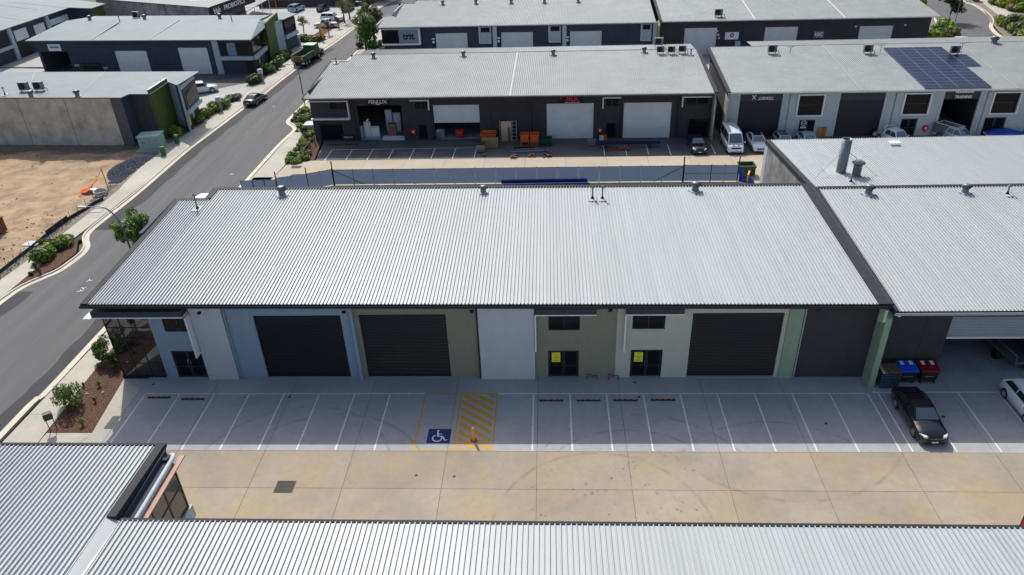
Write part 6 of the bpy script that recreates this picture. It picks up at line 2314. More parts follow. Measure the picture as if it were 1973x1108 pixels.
b.prism([(1.15, -1.1), (3.3, -1.1), (3.3, 1.1), (1.15, 1.1)], .75, 1.6)
b.prism([(1.2, -1.08), (3.25, -1.08), (3.25, 1.08), (1.2, 1.08)], 1.6, 2.55)
b.build('cab', TG, tk, bevel=.06)
MB().box(1.25, 3.1, -1.0, 1.0, 2.56, 2.66).build('cab_roof', mat('pale_green_paint', (.40, .55, .45), .4), tk)
for y in (-1.095, 1.085):
    MB().box(1.75, 2.95, y, y + .012, 1.7, 2.35).build('side_window', M_CARG, tk)
MB().box(3.255, 3.27, -.95, .95, 1.65, 2.35).build('windscreen', M_CARG, tk)
for x in (-2.9, -1.75, 2.5):
    for s in (-1, 1):
        w = MB().lathe([(.2, 0), (.47, 0), (.5, -s * .04), (.5, -s * .32), (.01, -s * .32)], c=(x, s * 1.18, .5), n=20, axis='y').build('wheel', M_BLACK, tk)
        MB().lathe([(.001, s * .02), (.12, s * .02), (.26, -s * .02)], c=(x, s * 1.17, .5), n=14, axis='y').build('rim', M_WHITE, w)
# blue tarp-covered thing
g = P(1935, 256, .8)
bt = thing('covered_boat', 'blue tarpaulin-covered boat on a trailer at the far right units', 'boat', (83.6, 46.3, 0), R(-8))
bt.scale = (0.75, 0.75, 0.75)
b = MB()
st = [(-3.0, .95, .9), (-1.5, 1.1, 1.35), (0, 1.1, 1.5), (1.5, .9, 1.25), (2.9, .1, 1.0)]
vs = []
for (x, w, z) in st:
    vs += [(x, -w, .7), (x, -w * .8, z - .15), (x, 0, z), (x, w * .8, z - .15), (x, w, .7)]
b.add(vs, [(i * 5 + j, i * 5 + j + 1, (i + 1) * 5 + j + 1, (i + 1) * 5 + j) for i in range(4) for j in range(4)] + [(0, 1, 2, 3, 4)], 0, True)
b.build('cover', M_TARP, bt)
MB().prism([(-3, -.8), (1.6, -.8), (2.8, 0), (1.6, .8), (-3, .8)], .45, .7).build('hull', M_WHITE, bt)
for s in (-1, 1):
    MB().lathe([(.01, -s * .1), (.3, -s * .1), (.3, s * .1), (.01, s * .1)], c=(-.8, s * 1.0, .3), n=14, axis='y').build('wheel', M_BLACK, bt)
# dark machine inside the right-hand unit
tr = thing('trailer_frame', 'dark flatbed tray with steel rails inside the open roller door at right', 'trailer', (61.2, 2.2, 0), R(8))
MB().box(-1.0, 1.0, -1.8, 1.8, .75, .95).build('bed', mat('trailer_grey', (.10, .11, .11), .5), tr)
b = MB()
for x in (-1.0, .96):
    b.tube([(x, -1.8, .95), (x, -1.8, 1.5), (x, 1.8, 1.5), (x, 1.8, .95)], .03, 6)
b.build('rail', M_GALV, tr)
for s in (-1, 1):
    MB().lathe([(.01, -.1), (.35, -.1), (.35, .1), (.01, .1)], c=(s * .95, 0, .35), n=14, axis='x').build('wheel', M_BLACK, tr)

# ================================================================== VEGETATION


def leaf_cloud(clumps, n, size, rnd, upright=0.3, asp=1.6, flat=0.6):
    """n leaves spread through ellipsoid clumps (cx,cy,cz,rx,ry,rz)"""
    b = MB()
    wts = [c[3] * c[4] * c[5] for c in clumps]
    for _ in range(n):
        c = rnd.choices(clumps, wts)[0]
        while True:
            d = Vector((rnd.uniform(-1, 1), rnd.uniform(-1, 1), rnd.uniform(-1, 1)))
            if .25 < d.length < 1:
                break
        d = d.normalized() * (d.length ** .5) * rnd.uniform(.82, 1.08)
        p = Vector((c[0] + d.x * c[3], c[1] + d.y * c[4], c[2] + d.z * c[5]))
        nrm = (d + Vector((rnd.uniform(-flat, flat), rnd.uniform(-flat, flat), rnd.uniform(-flat, flat) + upright))).normalized()
        t = nrm.cross(Vector((rnd.uniform(-1, 1), rnd.uniform(-1, 1), rnd.uniform(-.4, .4)))).normalized()
        u = nrm.cross(t)
        s = size * rnd.uniform(.6, 1.3)
        a, c2 = t * s * asp, u * s
        b.face([p - a, p - c2 * .55, p + a, p + c2 * .55])
    return b


def bush_mesh(seed, material, r=0.5, h=0.6, n=420, size=0.075):
    rnd = random.Random(seed)
    cl = []
    for _ in range(5):
        a = rnd.uniform(0, 6.28)
        q = rnd.uniform(0, .45) * r
        rr = r * rnd.uniform(.5, .75)
        cl.append((q * math.cos(a), q * math.sin(a), h * rnd.uniform(.35, .6), rr, rr, h * rnd.uniform(.35, .5)))
    return leaf_cloud(cl, n, size, rnd).mesh('bush', material)


def spiky_mesh(seed, material, r=.5, h=.7, n=46):
    """tussock of long arching blades"""
    rnd = random.Random(seed)
    b = MB()
    for _ in range(n):
        a = rnd.uniform(0, 6.28)
        out = rnd.uniform(.25, 1) * r
        hh = h * rnd.uniform(.6, 1.05)
        d = Vector((math.cos(a), math.sin(a), 0))
        s = Vector((-d.y, d.x, 0)) * rnd.uniform(.02, .04)
        p0, p1, p2 = d * .03, d * out * .5 + Vector((0, 0, hh)), d * out + Vector((0, 0, hh * rnd.uniform(.45, .8)))
        b.add([p0 - s, p0 + s, p1 + s, p1 - s, p2], [(0, 1, 2, 3), (3, 2, 4)])
    return b.mesh('plant', material)


BUSH = [bush_mesh(i, m) for i, m in enumerate((F_MID, F_LIME, F_DARK, F_OLIVE, F_MID, F_DRY))]
SPIKY = [spiky_mesh(i + 9, m) for i, m in enumerate((F_MID, F_LIME, F_DRY))]
rv = random.Random(21)
ORD = ('first', 'second', 'third', 'fourth', 'fifth', 'sixth', 'seventh', 'eighth', 'ninth', 'tenth', 'eleventh', 'twelfth', 'thirteenth', 'fourteenth',
       'fifteenth', 'sixteenth', 'seventeenth', 'eighteenth', 'nineteenth', 'twentieth', 'twenty-first', 'twenty-second', 'twenty-third', 'twenty-fourth', 'twenty-fifth')


def bush(me, x, y, z, s, label, group, cat='shrub', name='shrub'):
    o = obj(name, me, None, (x, y, z), rv.uniform(0, 6.28), (s * rv.uniform(.9, 1.15), s * rv.uniform(.9, 1.15), s * rv.uniform(.85, 1.2)))
    return tag(o, label, cat, group)


def tree(label, x, y, h, r, trunk_h, material, n=2600, size=.11, seed=1, z=0, group=None, cat='tree', name='tree', tall=1.0, open_=0.0, tr=None):
    rnd = random.Random(seed)
    t = thing(name, label, cat, (x, y, z), rnd.uniform(0, 6.28), group)
    b = MB()
    top = Vector((rnd.uniform(-.2, .2), rnd.uniform(-.2, .2), h * .8))
    tr = tr or (.035 * h)
    b.tube([(0, 0, -.05), top * .35 + Vector((rnd.uniform(-.1, .1), 0, 0)), top * .7, top], tr, 8, r2=tr * .25)
    cl = []
    nl = 9
    for i in range(nl):
        a = i * 2.4 + rnd.uniform(-.4, .4)
        f = rnd.uniform(.0, 1)
        zc = trunk_h + (h - trunk_h) * (.12 + .76 * f)
        rr = r * (.95 - .55 * abs(f - .4)) * rnd.uniform(.45, .8)
        q = Vector((math.cos(a) * rr, math.sin(a) * rr, zc))
        s0 = Vector((top.x, top.y, 0)) * (zc / h) + Vector((0, 0, zc * .72))
        b.tube([s0, s0.lerp(q, .55) + Vector((0, 0, .1)), q], tr * .38, 6, r2=tr * .1)
        cr = r * rnd.uniform(.34, .55)
        cl.append((q.x, q.y, q.z, cr, cr, cr * .8 * tall))
        cl.append((q.x + rnd.uniform(-.5, .5) * r, q.y + rnd.uniform(-.5, .5) * r, q.z + rnd.uniform(-.3, .4) * r, cr * .6, cr * .6, cr * .5 * tall))
    b.build('trunk', M_BARK, t)
    lb = leaf_cloud(cl, n, size, rnd, flat=.9)
    obj('crown', lb.mesh('crown', material), t)
    return t


tree('broad-leaved green street tree left of the main building beside the curved lamp', -6.6, 13.4, 6.7, 1.7, 3.0, F_MID, 3600, .12, 3)
# saplings by the left end of the building
for q, r, h, s, l in (((205, 694), .80, 2.2, 11, 'leafy young shrub by the glass corner of the main building'), ((223, 706), .6, 1.5, 14, 'smaller leafy shrub squeezed between footpath and glass corner'),
                      ((140, 782), 1.15, 1.7, 12, 'bushy young shrub in the mulch bed near the black letterbox')):
    p = P(*q)
    tree(l, p.x, p.y, h, r, .3, F_MID, 1500, .075, s, group='young shrubs in the mulch bed', cat='shrub', name='shrub', tr=.03)
for q, s, l in (((192, 710), .6, 'small lime tussock at the top of the mulch bed'), ((192, 745), .62, 'lime tussock in the middle of the mulch bed'), ((184, 775), .55, 'olive tussock low in the mulch bed right side'),
                ((132, 793), .7, 'tussock under the bushy young shrub'), ((160, 820), .75, 'lime tussock at the lower edge of the mulch bed'), ((162, 745), .5, 'round tuft on the footpath side of the mulch bed'),
                ((222, 718), .55, 'grassy tuft against the glass corner')):
    p = P(*q)
    bush(SPIKY[1 if s > .58 else 2], p.x, p.y, .01, s, l, 'tussocks in the mulch bed')
# stones / litter in the mulch
for q, l in (((199, 757), 'largest pale stone in the mulch bed'), ((168, 760), 'small pale stone beside the dark stake in the mulch bed')):
    p = P(*q)
    me = MB().lathe([(.001, -.05), (.12, .0), (.09, .07), (.001, .10)], n=7, smooth=False).mesh('stone', M_CONCP)
    tag(obj('stone', me, None, (p.x, p.y, .03), 0, (1, .8, .8)), l, 'stone')
# planter bulb across the street
for k, (q, s) in enumerate((((84, 505), 1.9), ((97, 490), 1.8), ((112, 480), 2.0), ((128, 472), 1.8), ((92, 498), 1.6), ((135, 465), 1.3))):
    p = P(*q)
    bush(BUSH[(0, 1, 0, 1, 4, 3)[k]], p.x - .1, p.y, .0, s, '%s shrub in the kerbed planter across the street' % ('front-left leafy', 'second leafy', 'largest lime-green', 'upper lime-green', 'inner leafy', 'olive top')[k], 'shrubs in the kerbed planter')
for k, (q, s) in enumerate((((70, 520), 1.0), ((78, 528), .8), ((60, 530), .6))):
    p = P(*q)
    bush(SPIKY[2] if k < 2 else BUSH[2], p.x, p.y, .0, s, '%s at the low tip of the kerbed planter' % ('brown dry tuft', 'smaller brown tuft', 'dark creeping plant')[k], 'dry tufts in the planter')
# grey-green weed next to the silt fence
p = P(82, 468)
bush(BUSH[3], p.x, p.y, 0, .7, 'weed growing beside the green silt fence', None)
# garden in front of the dark warehouse corner (round clipped bushes)
random.seed(12)
k = 0
pts = [(556, 312), (566, 305), (575, 312), (562, 298), (571, 292), (583, 300), (590, 308), (578, 286), (586, 292), (594, 299), (583, 279), (592, 283), (600, 272), (560, 305), (568, 315), (579, 320 - 14), (588, 274), (596, 264), (602, 258), (590, 262), (573, 300), (565, 310)]
words = ['lowest-left', 'left edge', 'lowest-right', 'second on the path side', 'third on the path side', 'middle', 'right edge by the rail', 'fourth on the path side', 'upper middle', 'beside the timber rail', 'inner', 'next to the rail post', 'upper right', 'tiny left', 'front row', 'front-right', 'upper path side', 'uppermost right', 'against the wall', 'near the white slab', 'centre-left', 'front centre']
for (x, y), w in zip(pts, words):
    p = P(x, y)
    mi = (1, 0, 1, 1, 0, 1, 0, 1, 2, 1, 0)[k % 11]
    bush(BUSH[mi], p.x, p.y, .0, random.uniform(.9, 1.35), 'round clipped bush, %s of the bed beside the dark warehouse driveway' % w, 'round bushes by the warehouse driveway')
    k += 1
for k, ((x, y), s, mi) in enumerate((((575, 232), 1.9, 3), ((583, 226), 2.0, 0), ((591, 221), 2.2, 1), ((586, 238), 1.8, 0), ((596, 232), 2.0, 4), ((600, 222), 1.8, 1), ((580, 246), 1.3, 1), ((588, 254), 1.2, 2))):
    p = P(x, y)
    bush(BUSH[mi], p.x, p.y, 0, s, '%s shrub of the clump on the kerb bulb by the dark warehouse' % ('grey-leaved', 'leafy left', 'top', 'mid', 'broad', 'wall-side', 'lowest lime', 'dark lowest')[k], 'shrubs on the kerb bulb')
# street trees between rows two and three
tree('leafy green tree between the second and third rows beside the street', P(706, 98).x, P(706, 98).y, 6.2, 2.6, 1.2, F_MID, 3600, .16, 31)
tree('taller sparse grey-green tree behind the leafy one at the end of row three', P(722, 80).x, P(722, 80).y, 7.6, 2.0, 2.0, F_OLIVE, 2300, .15, 33, tall=1.5)
for k, (x, y) in enumerate(((693, 92), (716, 95), (728, 92), (735, 90))):
    p = P(x, y)
    bush(BUSH[(2, 0, 4, 3)[k]], p.x, p.y, 0, 2.2, '%s undergrowth bush below the street trees at row three' % ('leftmost', 'second', 'third', 'rightmost')[k], 'undergrowth below the street trees')
# nature strips on the left side of the street
for k in range(22):
    f = k / 21
    x, y = 358 + f * 100, 247 - f * 58
    p = P(x + rv.uniform(-6, 4), y + rv.uniform(-2, 3))
    bush(BUSH[(2, 0, 3, 0, 4, 1)[k % 6]], p.x, p.y, .01, rv.uniform(1.3, 2.1), 'hedge strip shrub by the first left building, %s from the electrical cabinet' % ORD[k], 'hedge strip shrubs by the first left building')
for k, (x, y) in enumerate(((322, 262), (330, 256), (340, 262), (348, 255))):
    p = P(x, y)
    bush(BUSH[(1, 0, 1, 2)[k]], p.x, p.y, .01, (1.8, 1.6, 2.2, 1.6)[k], '%s bush beside the pale green transformer cabinet' % ('left lime', 'second', 'bright lime', 'right dark')[k], 'bushes by the transformer cabinet')
for k in range(20):
    f = k / 19
    x, y = 487 + f * 68, 162 - f * 52
    p = P(x + rv.uniform(-6, 6), y + rv.uniform(-3, 3))
    bush(BUSH[(2, 2, 0, 3, 2)[k % 5]], p.x, p.y, .01, rv.uniform(1.6, 2.8), 'dark shrub beside the slate warehouse and footpath, %s counting towards the truck' % ORD[k], 'dark shrubs by the slate warehouse')
for k in range(14):
    x, y = 570 + k * 3.9, 80 + rv.uniform(-4, 3)
    p = P(x, y)
    bush(BUSH[(1, 3, 5)[k % 3]], p.x, p.y, .01, rv.uniform(1.5, 2.2), 'grassy shrub at the near edge of the car park, %s from the left' % ORD[k], 'grassy shrubs at the car park edge')
for (x, y), h, r, m_, n, s, l in (((587, 72), 4.2, 1.1, F_OLIVE, 380, 41, 'thin sparse sapling at the near edge of the car park'), ((634, 68), 3.2, .9, F_DRY, 260, 42, 'almost bare little tree beside the crossover'),
                                  ((664, 44), 5.5, 1.6, F_OLIVE, 420, 43, 'bare branching tree in the mulch island, left'), ((674, 36), 5.5, 1.5, F_OLIVE, 400, 44, 'bare branching tree in the mulch island, right'),
                                  ((700, 42), 3.4, 1.3, F_MID, 700, 45, 'round green tree on the far kerb bulb'), ((697, 16), 5, 2.0, F_LIME, 1200, 46, 'bright green tree at the far end of the car park'),
                                  ((653, 55), 2.6, .7, F_DRY, 200, 47, 'small bare sapling left of the mulch island')):
    p = P(x, y)
    tree(l, p.x, p.y, h, r, h * .35, m_, n, .13, s)
# dark trees along the top edge
labs = ['leftmost', 'second', 'third', 'fourth', 'fifth', 'sixth', 'seventh', 'eighth', 'ninth', 'tenth', 'eleventh', 'twelfth']
for k in range(12):
    x = 496 + k * 21
    p = P(x, 4 + (k % 3) * 2.0)
    tree('dark tree behind the car park fence, %s from the left' % labs[k], p.x, p.y + 6, 8 + (k * 37 % 5) * .8, 4.4, .6, F_DARK, 1500, .42, 60 + k, group='dark trees behind the car park')
# upper right
tree('round dark green street tree on the upper right road', P(1828, 42).x, P(1828, 42).y, 6.0, 2.3, 2.0, F_DARK, 2600, .17, 71)
for k, ((x, y), s, mi) in enumerate((((1800, 78), 3.6, 0), ((1808, 68), 3.6, 0), ((1818, 62), 3.8, 1), ((1828, 72), 3.4, 1), ((1835, 80), 3.4, 5), ((1795, 84), 3.4, 1))):
    p = P(x, y)
    bush(BUSH[mi], p.x, p.y, 0, s, '%s large shrub of the clump at the end of the third row' % ('lower-left', 'dark middle', 'top lime', 'right olive', 'autumn-tinted', 'lowest')[k], 'large shrubs at the end of row three')
for k, (x, y) in enumerate(((1745, 8), (1755, 5), (1764, 10), (1772, 14), (1868, -2), (1880, 2), (1910, 6), (1920, 10), (1932, 14), (1945, 20), (1955, 12), (1965, 22), (1972, 16), (1940, 2), (1960, 0), (1925, 44), (1934, 50), (1942, 57), (1950, 62), (1958, 67), (1966, 72), (1973, 76), (1950, 48), (1964, 44), (1972, 56))):
    p = P(x, y)
    bush(BUSH[(0, 1, 2, 1, 3)[k % 5]], p.x, p.y, 0, rv.uniform(2.0, 3.6), 'shrub in the roadside planting at the upper right corner, %s from the near left end' % ORD[k], 'roadside shrubs in the upper right corner')
# rubble strips of gravel
rg = random.Random(5)
b = MB()
for _ in range(2600):
    u, v = rg.random(), rg.random()
    y = 36.5 + u * 9.5
    wdt = 3.4 * math.sin(math.pi * min(1, max(0.06, u))) ** .6
    x = -21.25 - v * wdt + (u - .5) * .4
    s = rg.uniform(.05, .13)
    zc = .02 + .5 * math.sin(math.pi * v) * math.sin(math.pi * u) * rg.random() ** .3
    a = rg.uniform(0, 3)
    c, d = math.cos(a) * s, math.sin(a) * s
    b.add([(x + c, y + d, zc), (x - d, y + c, zc), (x - c, y - d, zc), (x + d, y - c, zc), (x, y, zc + s), (x, y, zc - s)],
          [(0, 1, 4), (1, 2, 4), (2, 3, 4), (3, 0, 4), (1, 0, 5), (2, 1, 5), (3, 2, 5), (0, 3, 5)])
tag(b.build('gravel_heap', mat('blue_metal_gravel', (.07, .08, .09), .9, 0, .4, 7, col2=(.26, .27, .28))), 'heap of dark blue-grey gravel along the footpath by the sandy lot', 'gravel', kind='stuff')
b = MB()
for _ in range(900):
    x, y = rg.uniform(-22.2, -21.3), rg.uniform(6, 36)
    s = rg.uniform(.03, .07)
    a = rg.uniform(0, 3)
    c, d = math.cos(a) * s, math.sin(a) * s
    b.add([(x + c, y + d, 0), (x - d, y + c, 0), (x - c, y - d, 0), (x + d, y - c, 0), (x, y, s)], [(0, 1, 4), (1, 2, 4), (2, 3, 4), (3, 0, 4)])
for _ in range(700):
    x, y = rg.uniform(-40, -22.4), rg.uniform(10, 46)
    if rg.random() > .16 and not (x > -27 and y < 28):
        continue
    s = rg.uniform(.05, .16)
    z = dirt_z(x, y)
    a = rg.uniform(0, 3)
    c, d = math.cos(a) * s, math.sin(a) * s
    b.add([(x + c, y + d, z), (x - d, y + c, z), (x - c, y - d, z), (x + d, y - c, z), (x, y, z + s * .8)], [(0, 1, 4), (1, 2, 4), (2, 3, 4), (3, 0, 4)], 1)
tag(b.build('rubble', [MATS['blue_metal_gravel'], mat('dirt_clod', (.20, .13, .08), .95, 0, .3, 3)]), 'loose stones and clods scattered over the sandy lot and its edge', 'stones', kind='stuff')
# dry grass along the concrete wall
b = MB()
for _ in range(2600):
    x = rg.uniform(-46, -25)
    y = 48.2 + rg.gauss(0, .8) - (1.6 if x < -38 else 0) * rg.random()
    h = rg.uniform(.06, .26)
    a = rg.uniform(0, 6.28)
    b.face([(x, y, -.06), (x + .05 * math.cos(a), y + .05 * math.sin(a), -.06), (x + rg.uniform(-.1, .1), y + rg.uniform(-.1, .1), h)])
tag(b.build('grass', foliage('dry_grass', (.10, .10, .03), (.34, .28, .11))), 'dry yellow-green grass along the foot of the concrete wall', 'grass', kind='stuff')
# bark chips and leaf litter over the mulch bed
b = MB()
for _ in range(3500):
    y = rg.uniform(-5.8, 5)
    x0_ = -4.85 - .4 * (y + 5.8) / 8
    x1_ = -1.85 - .8 * min(1, (y + 5.8) / 5.7)
    x = rg.uniform(x0_, x1_)
    s = rg.uniform(.03, .07)
    a = rg.uniform(0, 3.14)
    c, d = math.cos(a) * s, math.sin(a) * s
    b.face([(x + c, y + d, .03 + rg.uniform(-.01, .03)), (x - d * .4, y + c * .4, .04), (x - c, y - d, .03 + rg.uniform(-.01, .03)), (x + d * .4, y - c * .4, .025)])
tag(b.build('bark_chips', mat('bark_chip', (.09, .04, .025), .95, 0, .4, 20, col2=(.34, .20, .14), sharp=(.35, .65))), 'loose bark chips covering the garden bed by the glass corner', 'bark mulch', kind='stuff')

# ================================================================== STREET FURNITURE


def lamp(label, x, y, h, arm, ang, z=0.0):
    t = thing('street_lamp', label, 'street lamp', (x, y, z), ang, 'curved street lamps')
    pts = [(0, 0, 0), (0, 0, h * .72)]
    for i in range(1, 8):
        a = R(90 * i / 7)
        pts.append((arm * .55 * (1 - math.cos(a)), 0, h * .72 + h * .28 * math.sin(a)))
    pts.append((arm, 0, h * 1.0 - .02))
    MB().tube(pts, .085, 8, r2=.045).build('pole', M_GALV, t)
    MB().prism([(arm - .1, -.13), (arm + .65, -.10), (arm + .65, .10), (arm - .1, .13)], h - .08, h + .03).build('lamp_head', M_PANELW, t)
    MB().lathe([(.2, 0), (.2, .04), (.1, .06)], n=12).build('base', M_GALV, t)
    return t


# placed on the kerb line, sized from where the head stands
lamp('curved steel street lamp beside the broad-leaved tree left of the main building', -6.5, 11.8, 8.3, 2.6, R(178))
lamp('curved steel street lamp on the kerb bulb left of the dark warehouse', -6.9, 63.3, 6.5, 1.2, R(170))
lamp('small far street lamp near the third row trees', P(714, 90).x, P(714, 90).y, 8.0, 1.6, R(150))
p = P(1838, 50)
t = thing('street_lamp', 'thin straight lamp pole rising beside the round tree at upper right', 'street lamp', (p.x, p.y, 0), 0, 'curved street lamps')
MB().tube([(0, 0, 0), (0.1, 0, 9)], .08, 8).build('pole', M_GALV, t)
MB().box(-.5, .4, -.1, .1, 9, 9.1).build('lamp_head', M_GALV, t)
# letterbox on two posts
p = P(104, 831)
t = thing('letterbox', 'black letterbox on two posts at the corner of the mulch bed', 'letterbox', (p.x - .05, p.y + .1, 0), R(35))
MB().tube([(-.2, 0, 0), (-.2, 0, 1.0)], .03, 6).build('post', M_FRAME, t)
MB().tube([(.2, 0, 0), (.2, 0, 1.0)], .03, 6).build('post', M_FRAME, t)
MB().box(-.26, .26, -.2, .2, 1.0, 1.5).build('box', mat('letterbox_black', (.03, .035, .04), .4), t, bevel=.02)
# transformer cabinet, green pillars
p = P(291, 290)
t = thing('transformer_cabinet', 'pale green electrical cabinet on a concrete pad beside the left footpath', 'electrical cabinet', (p.x - .1, p.y + 1.0, 0), R(6))
MB().box(-1.35, 1.35, -.95, .95, .05, 1.75).build('cabinet', M_TEAL, t, bevel=.03)
MB().box(-1.42, -.02, -1.05, 1.05, 1.755, 1.86).build('lid', mat('pale_green_lid', (.42, .55, .48), .5), t)
MB().box(.02, 1.42, -1.05, 1.05, 1.755, 1.90).build('lid', MATS['pale_green_lid'], t)
MB().box(-1.8, 2.2, -1.4, 1.3, -.05, .045).build('pad', M_CONCP, t)
MB().box(-.9, -.5, -.965, -.955, 1.0, 1.1).build('label_plate', M_FRAME, t)
MB().box(-.004, .004, -.965, -.955, .1, 1.7).build('door_seam', M_FRAME, t)
p = P(268, 262)
t = thing('sign_board', 'pale upright board leaning behind the green electrical cabinet', 'board', (p.x + .4, p.y - .6, 0), R(20))
MB().box(-.7, .7, -.04, .04, .1, 2.4).build('panel', M_LGREY, t)
MB().tube([(-.5, .08, 0), (-.5, .08, 2.2)], .04, 6).build('post', M_GALV, t)
for q, l in (((342, 276), 'green utility pillar beside the bright lime bush'), ((316, 299), 'green utility pillar on the footpath edge next to the electrical cabinet')):
    p = P(*q)
    t = thing('utility_pillar', l, 'utility pillar', (p.x, p.y, 0), 0, 'green utility pillars')
    MB().lathe([(.3, 0), (.28, .95), (.30, 1.0)], n=14).build('body', M_GRN, t)
    MB().lathe([(.32, 1.0), (.30, 1.12), (.001, 1.2)], n=14).build('cap', mat('light_green_cap', (.05, .25, .08), .5), t)
for q, l in (((425, 213), 'silver cylinder pillar sign in the hedge strip'), ((505, 157), 'silver cylinder pillar sign near the slate warehouse entry'), ((577, 87), 'silver cylinder pillar at the car park driveway')):
    p = P(*q)
    t = thing('pillar_sign', l, 'pillar', (p.x, p.y, 0), 0, 'silver cylinder pillars')
    MB().lathe([(.36, 0), (.36, 1.35)], n=18).build('body', M_GALV, t)
    MB().lathe([(.40, 1.35), (.40, 2.0), (.001, 2.05)], n=18).build('head', M_PANELW, t)
p = P(618, 78)
t = thing('feather_banner', 'yellow upright flag sign at the car park entrance', 'banner', (p.x, p.y, 0), R(-30))
MB().tube([(0, 0, 0), (0, 0, 3.3)], .04, 6).build('pole', M_FRAME, t)
MB().box(.04, .7, -.03, .03, .5, 3.2).build('flag', M_YELP, t)
p = P(533, 16)
t = thing('traffic_post', 'orange post behind the green parapet at the car park', 'post', (p.x, p.y, 0))
MB().lathe([(.3, 0), (.3, .08), (.12, .1), (.1, 1.6), (.001, 1.7)], n=10).build('post', M_ORANGE, t)
# upper right yellow sign
p = P(1942, 16)
t = thing('sign_board', 'yellow board among the shrubs in the top right corner', 'sign', (p.x, p.y, 0), R(20))
MB().box(-.6, .6, -.05, .05, .5, 3.4).build('panel', M_YELP, t)
MB().tube([(0, .1, 0), (0, .1, 3.2)], .06, 6).build('post', M_FRAME, t)

# silt fence with stakes
sf = thing('silt_fence', 'low dark green silt fence with stakes along the sandy lot', 'fence', (-22.3, 10, 0))
SF = [P(-30, 558), P(0, 527), P(30, 503), P(60, 480), P(90, 455), P(118, 434), P(132, 424), P(160, 408), P(185, 392), P(200, 385)]
for i, (u, v) in enumerate(zip(SF, SF[1:])):
    hgt = .55 if 3 < i < 6 else .32
    MB().prism([(u.x, u.y), (v.x, v.y), (v.x - .02, v.y + .03), (u.x - .02, u.y + .03)], -.15, hgt, 0).build('panel', mat('silt_green', (.012, .07, .055), .8) if i < 4 else M_BLACK, sf, world=True)
for i in range(14):
    q = P(15 + i * 15.2, 515 - i * 11.5 + (4 if i < 5 else 0))
    MB().tube([(q.x, q.y, -.1), (q.x + .04, q.y, .95)], .025, 5).build('stake', M_TIMBD, sf, world=True)
# orange safety mesh, hose ring, boards, rusty bin
p = P(184, 368)
t = thing('safety_mesh', 'crumpled orange safety mesh draped up a stake on the sandy lot', 'safety mesh', (p.x, p.y, .0), R(20))
t.scale = (1.45, 1.45, 1.2)
b = MB()
vs = []
for i in range(9):
    f = i / 8
    x = -1.1 + f * 2.0
    z = .12 + 1.9 * f ** 2.2
    w = .5 - .42 * f
    vs += [(x, -w + .1 * math.sin(i * 2), z + .08 * math.sin(i * 3)), (x + .1, .1 * math.cos(i * 2), z + .22), (x, w, z)]
b.add(vs, [q for i in range(8) for q in ((i * 3, i * 3 + 1, i * 3 + 4, i * 3 + 3), (i * 3 + 1, i * 3 + 2, i * 3 + 5, i * 3 + 4))])
b.build('mesh', mat('safety_orange', (.85, .10, .01), .7), t)
MB().tube([(.95, 0, -.1), (.92, 0, 2.2)], .03, 6).build('stake', M_TIMBD, t)
p = P(195, 374)
t = thing('coiled_pipe', 'pale coil of pipe lying on the sandy lot next to the gravel heap', 'pipe coil', (p.x, p.y, .02), 0)
for k in range(4):
    pts = [(.62 * math.cos(a) * (1 + .04 * k), .62 * math.sin(a) * (1 + .04 * k), .1 + .09 * k) for a in [2 * math.pi * i / 24 for i in range(25)]]
    MB().tube(pts, .055, 6, caps=False).build('loop', M_PANELW if k % 2 else mat('cream_pipe', (.55, .5, .4), .6), t)
p = P(177, 367)
tag(MB().prism([(-.6, -.3), (.5, -.4), (.6, .3), (-.5, .3)], 0, .05).build('board', M_WHITE), 'small white board on the sand beside the pipe coil', 'board').location = (p.x, p.y, .1)
for q, l in (((195, 399), 'upper white concrete cover beside the left footpath'), ((186, 407), 'lower white concrete cover beside the left footpath')):
    p = P(*q)
    o = tag(MB().prism([(-.6, -.35), (.6, -.35), (.6, .35), (-.6, .35)], 0, .04).build('pit_cover', M_CONCP), l, 'pit cover', 'concrete covers by the left footpath')
    o.location = (p.x, p.y, .0)
p = P(62, 470)
tag(MB().prism([(-.8, -.5), (.7, -.6), (.9, .4), (-.6, .5)], 0, .06).build('board', M_LGREY), 'pale sheet lying on the dirt behind the silt fence', 'sheet').location = (p.x, p.y, .05)
p = P(-3, 455)
t = thing('skip_bin', 'rusty dark brown skip bin at the left edge of the photo', 'skip bin', (p.x - 1.0, p.y + .5, 0), R(-10))
b = MB()
b.prism([(-1.2, -1), (1.0, -1), (1.0, 1), (-1.2, 1)], 0.05, 1.5)
b.build('body', M_RUST, t)
MB().box(-1.25, 1.08, -1.06, 1.06, 1.503, 1.6).build('rim', M_RUST, t)

# ---------------------------------------------------------------- mesh fence with shade cloth
ff = thing('site_fence', 'long site fence with blue-grey shade cloth between dark posts in front of the tan lane', 'fence', (4.5, 34.6, 0))


def fence_run(pts, n, h0=1.85, parent=ff):
    u0, v0 = Vector(pts[0]), Vector(pts[1])
    for i in range(n):
        u, v = u0.lerp(v0, i / n), u0.lerp(v0, (i + 1) / n)
        t = (v - u).normalized()
        nn_ = Vector((-t.y, t.x, 0)) * .015
        uu, vv = u + t * .05, v - t * .05
        MB().prism([tuple((uu - nn_).xy), tuple((vv - nn_).xy), tuple((vv + nn_).xy), tuple((uu + nn_).xy)], .10, h0).build('panel', M_MESH, parent, world=True)
    for i in range(n + 1):
        u = u0.lerp(v0, i / n)
        MB().tube([(u.x, u.y, 0), (u.x, u.y, h0 + .1)], .04, 6).build('post', M_FRAME, parent, world=True)
    MB().tube([tuple(u0 + Vector((0, -.03, h0 + .03))), tuple(v0 + Vector((0, -.03, h0 + .03)))], .022, 6).build('rail', M_FRAME, parent, world=True)


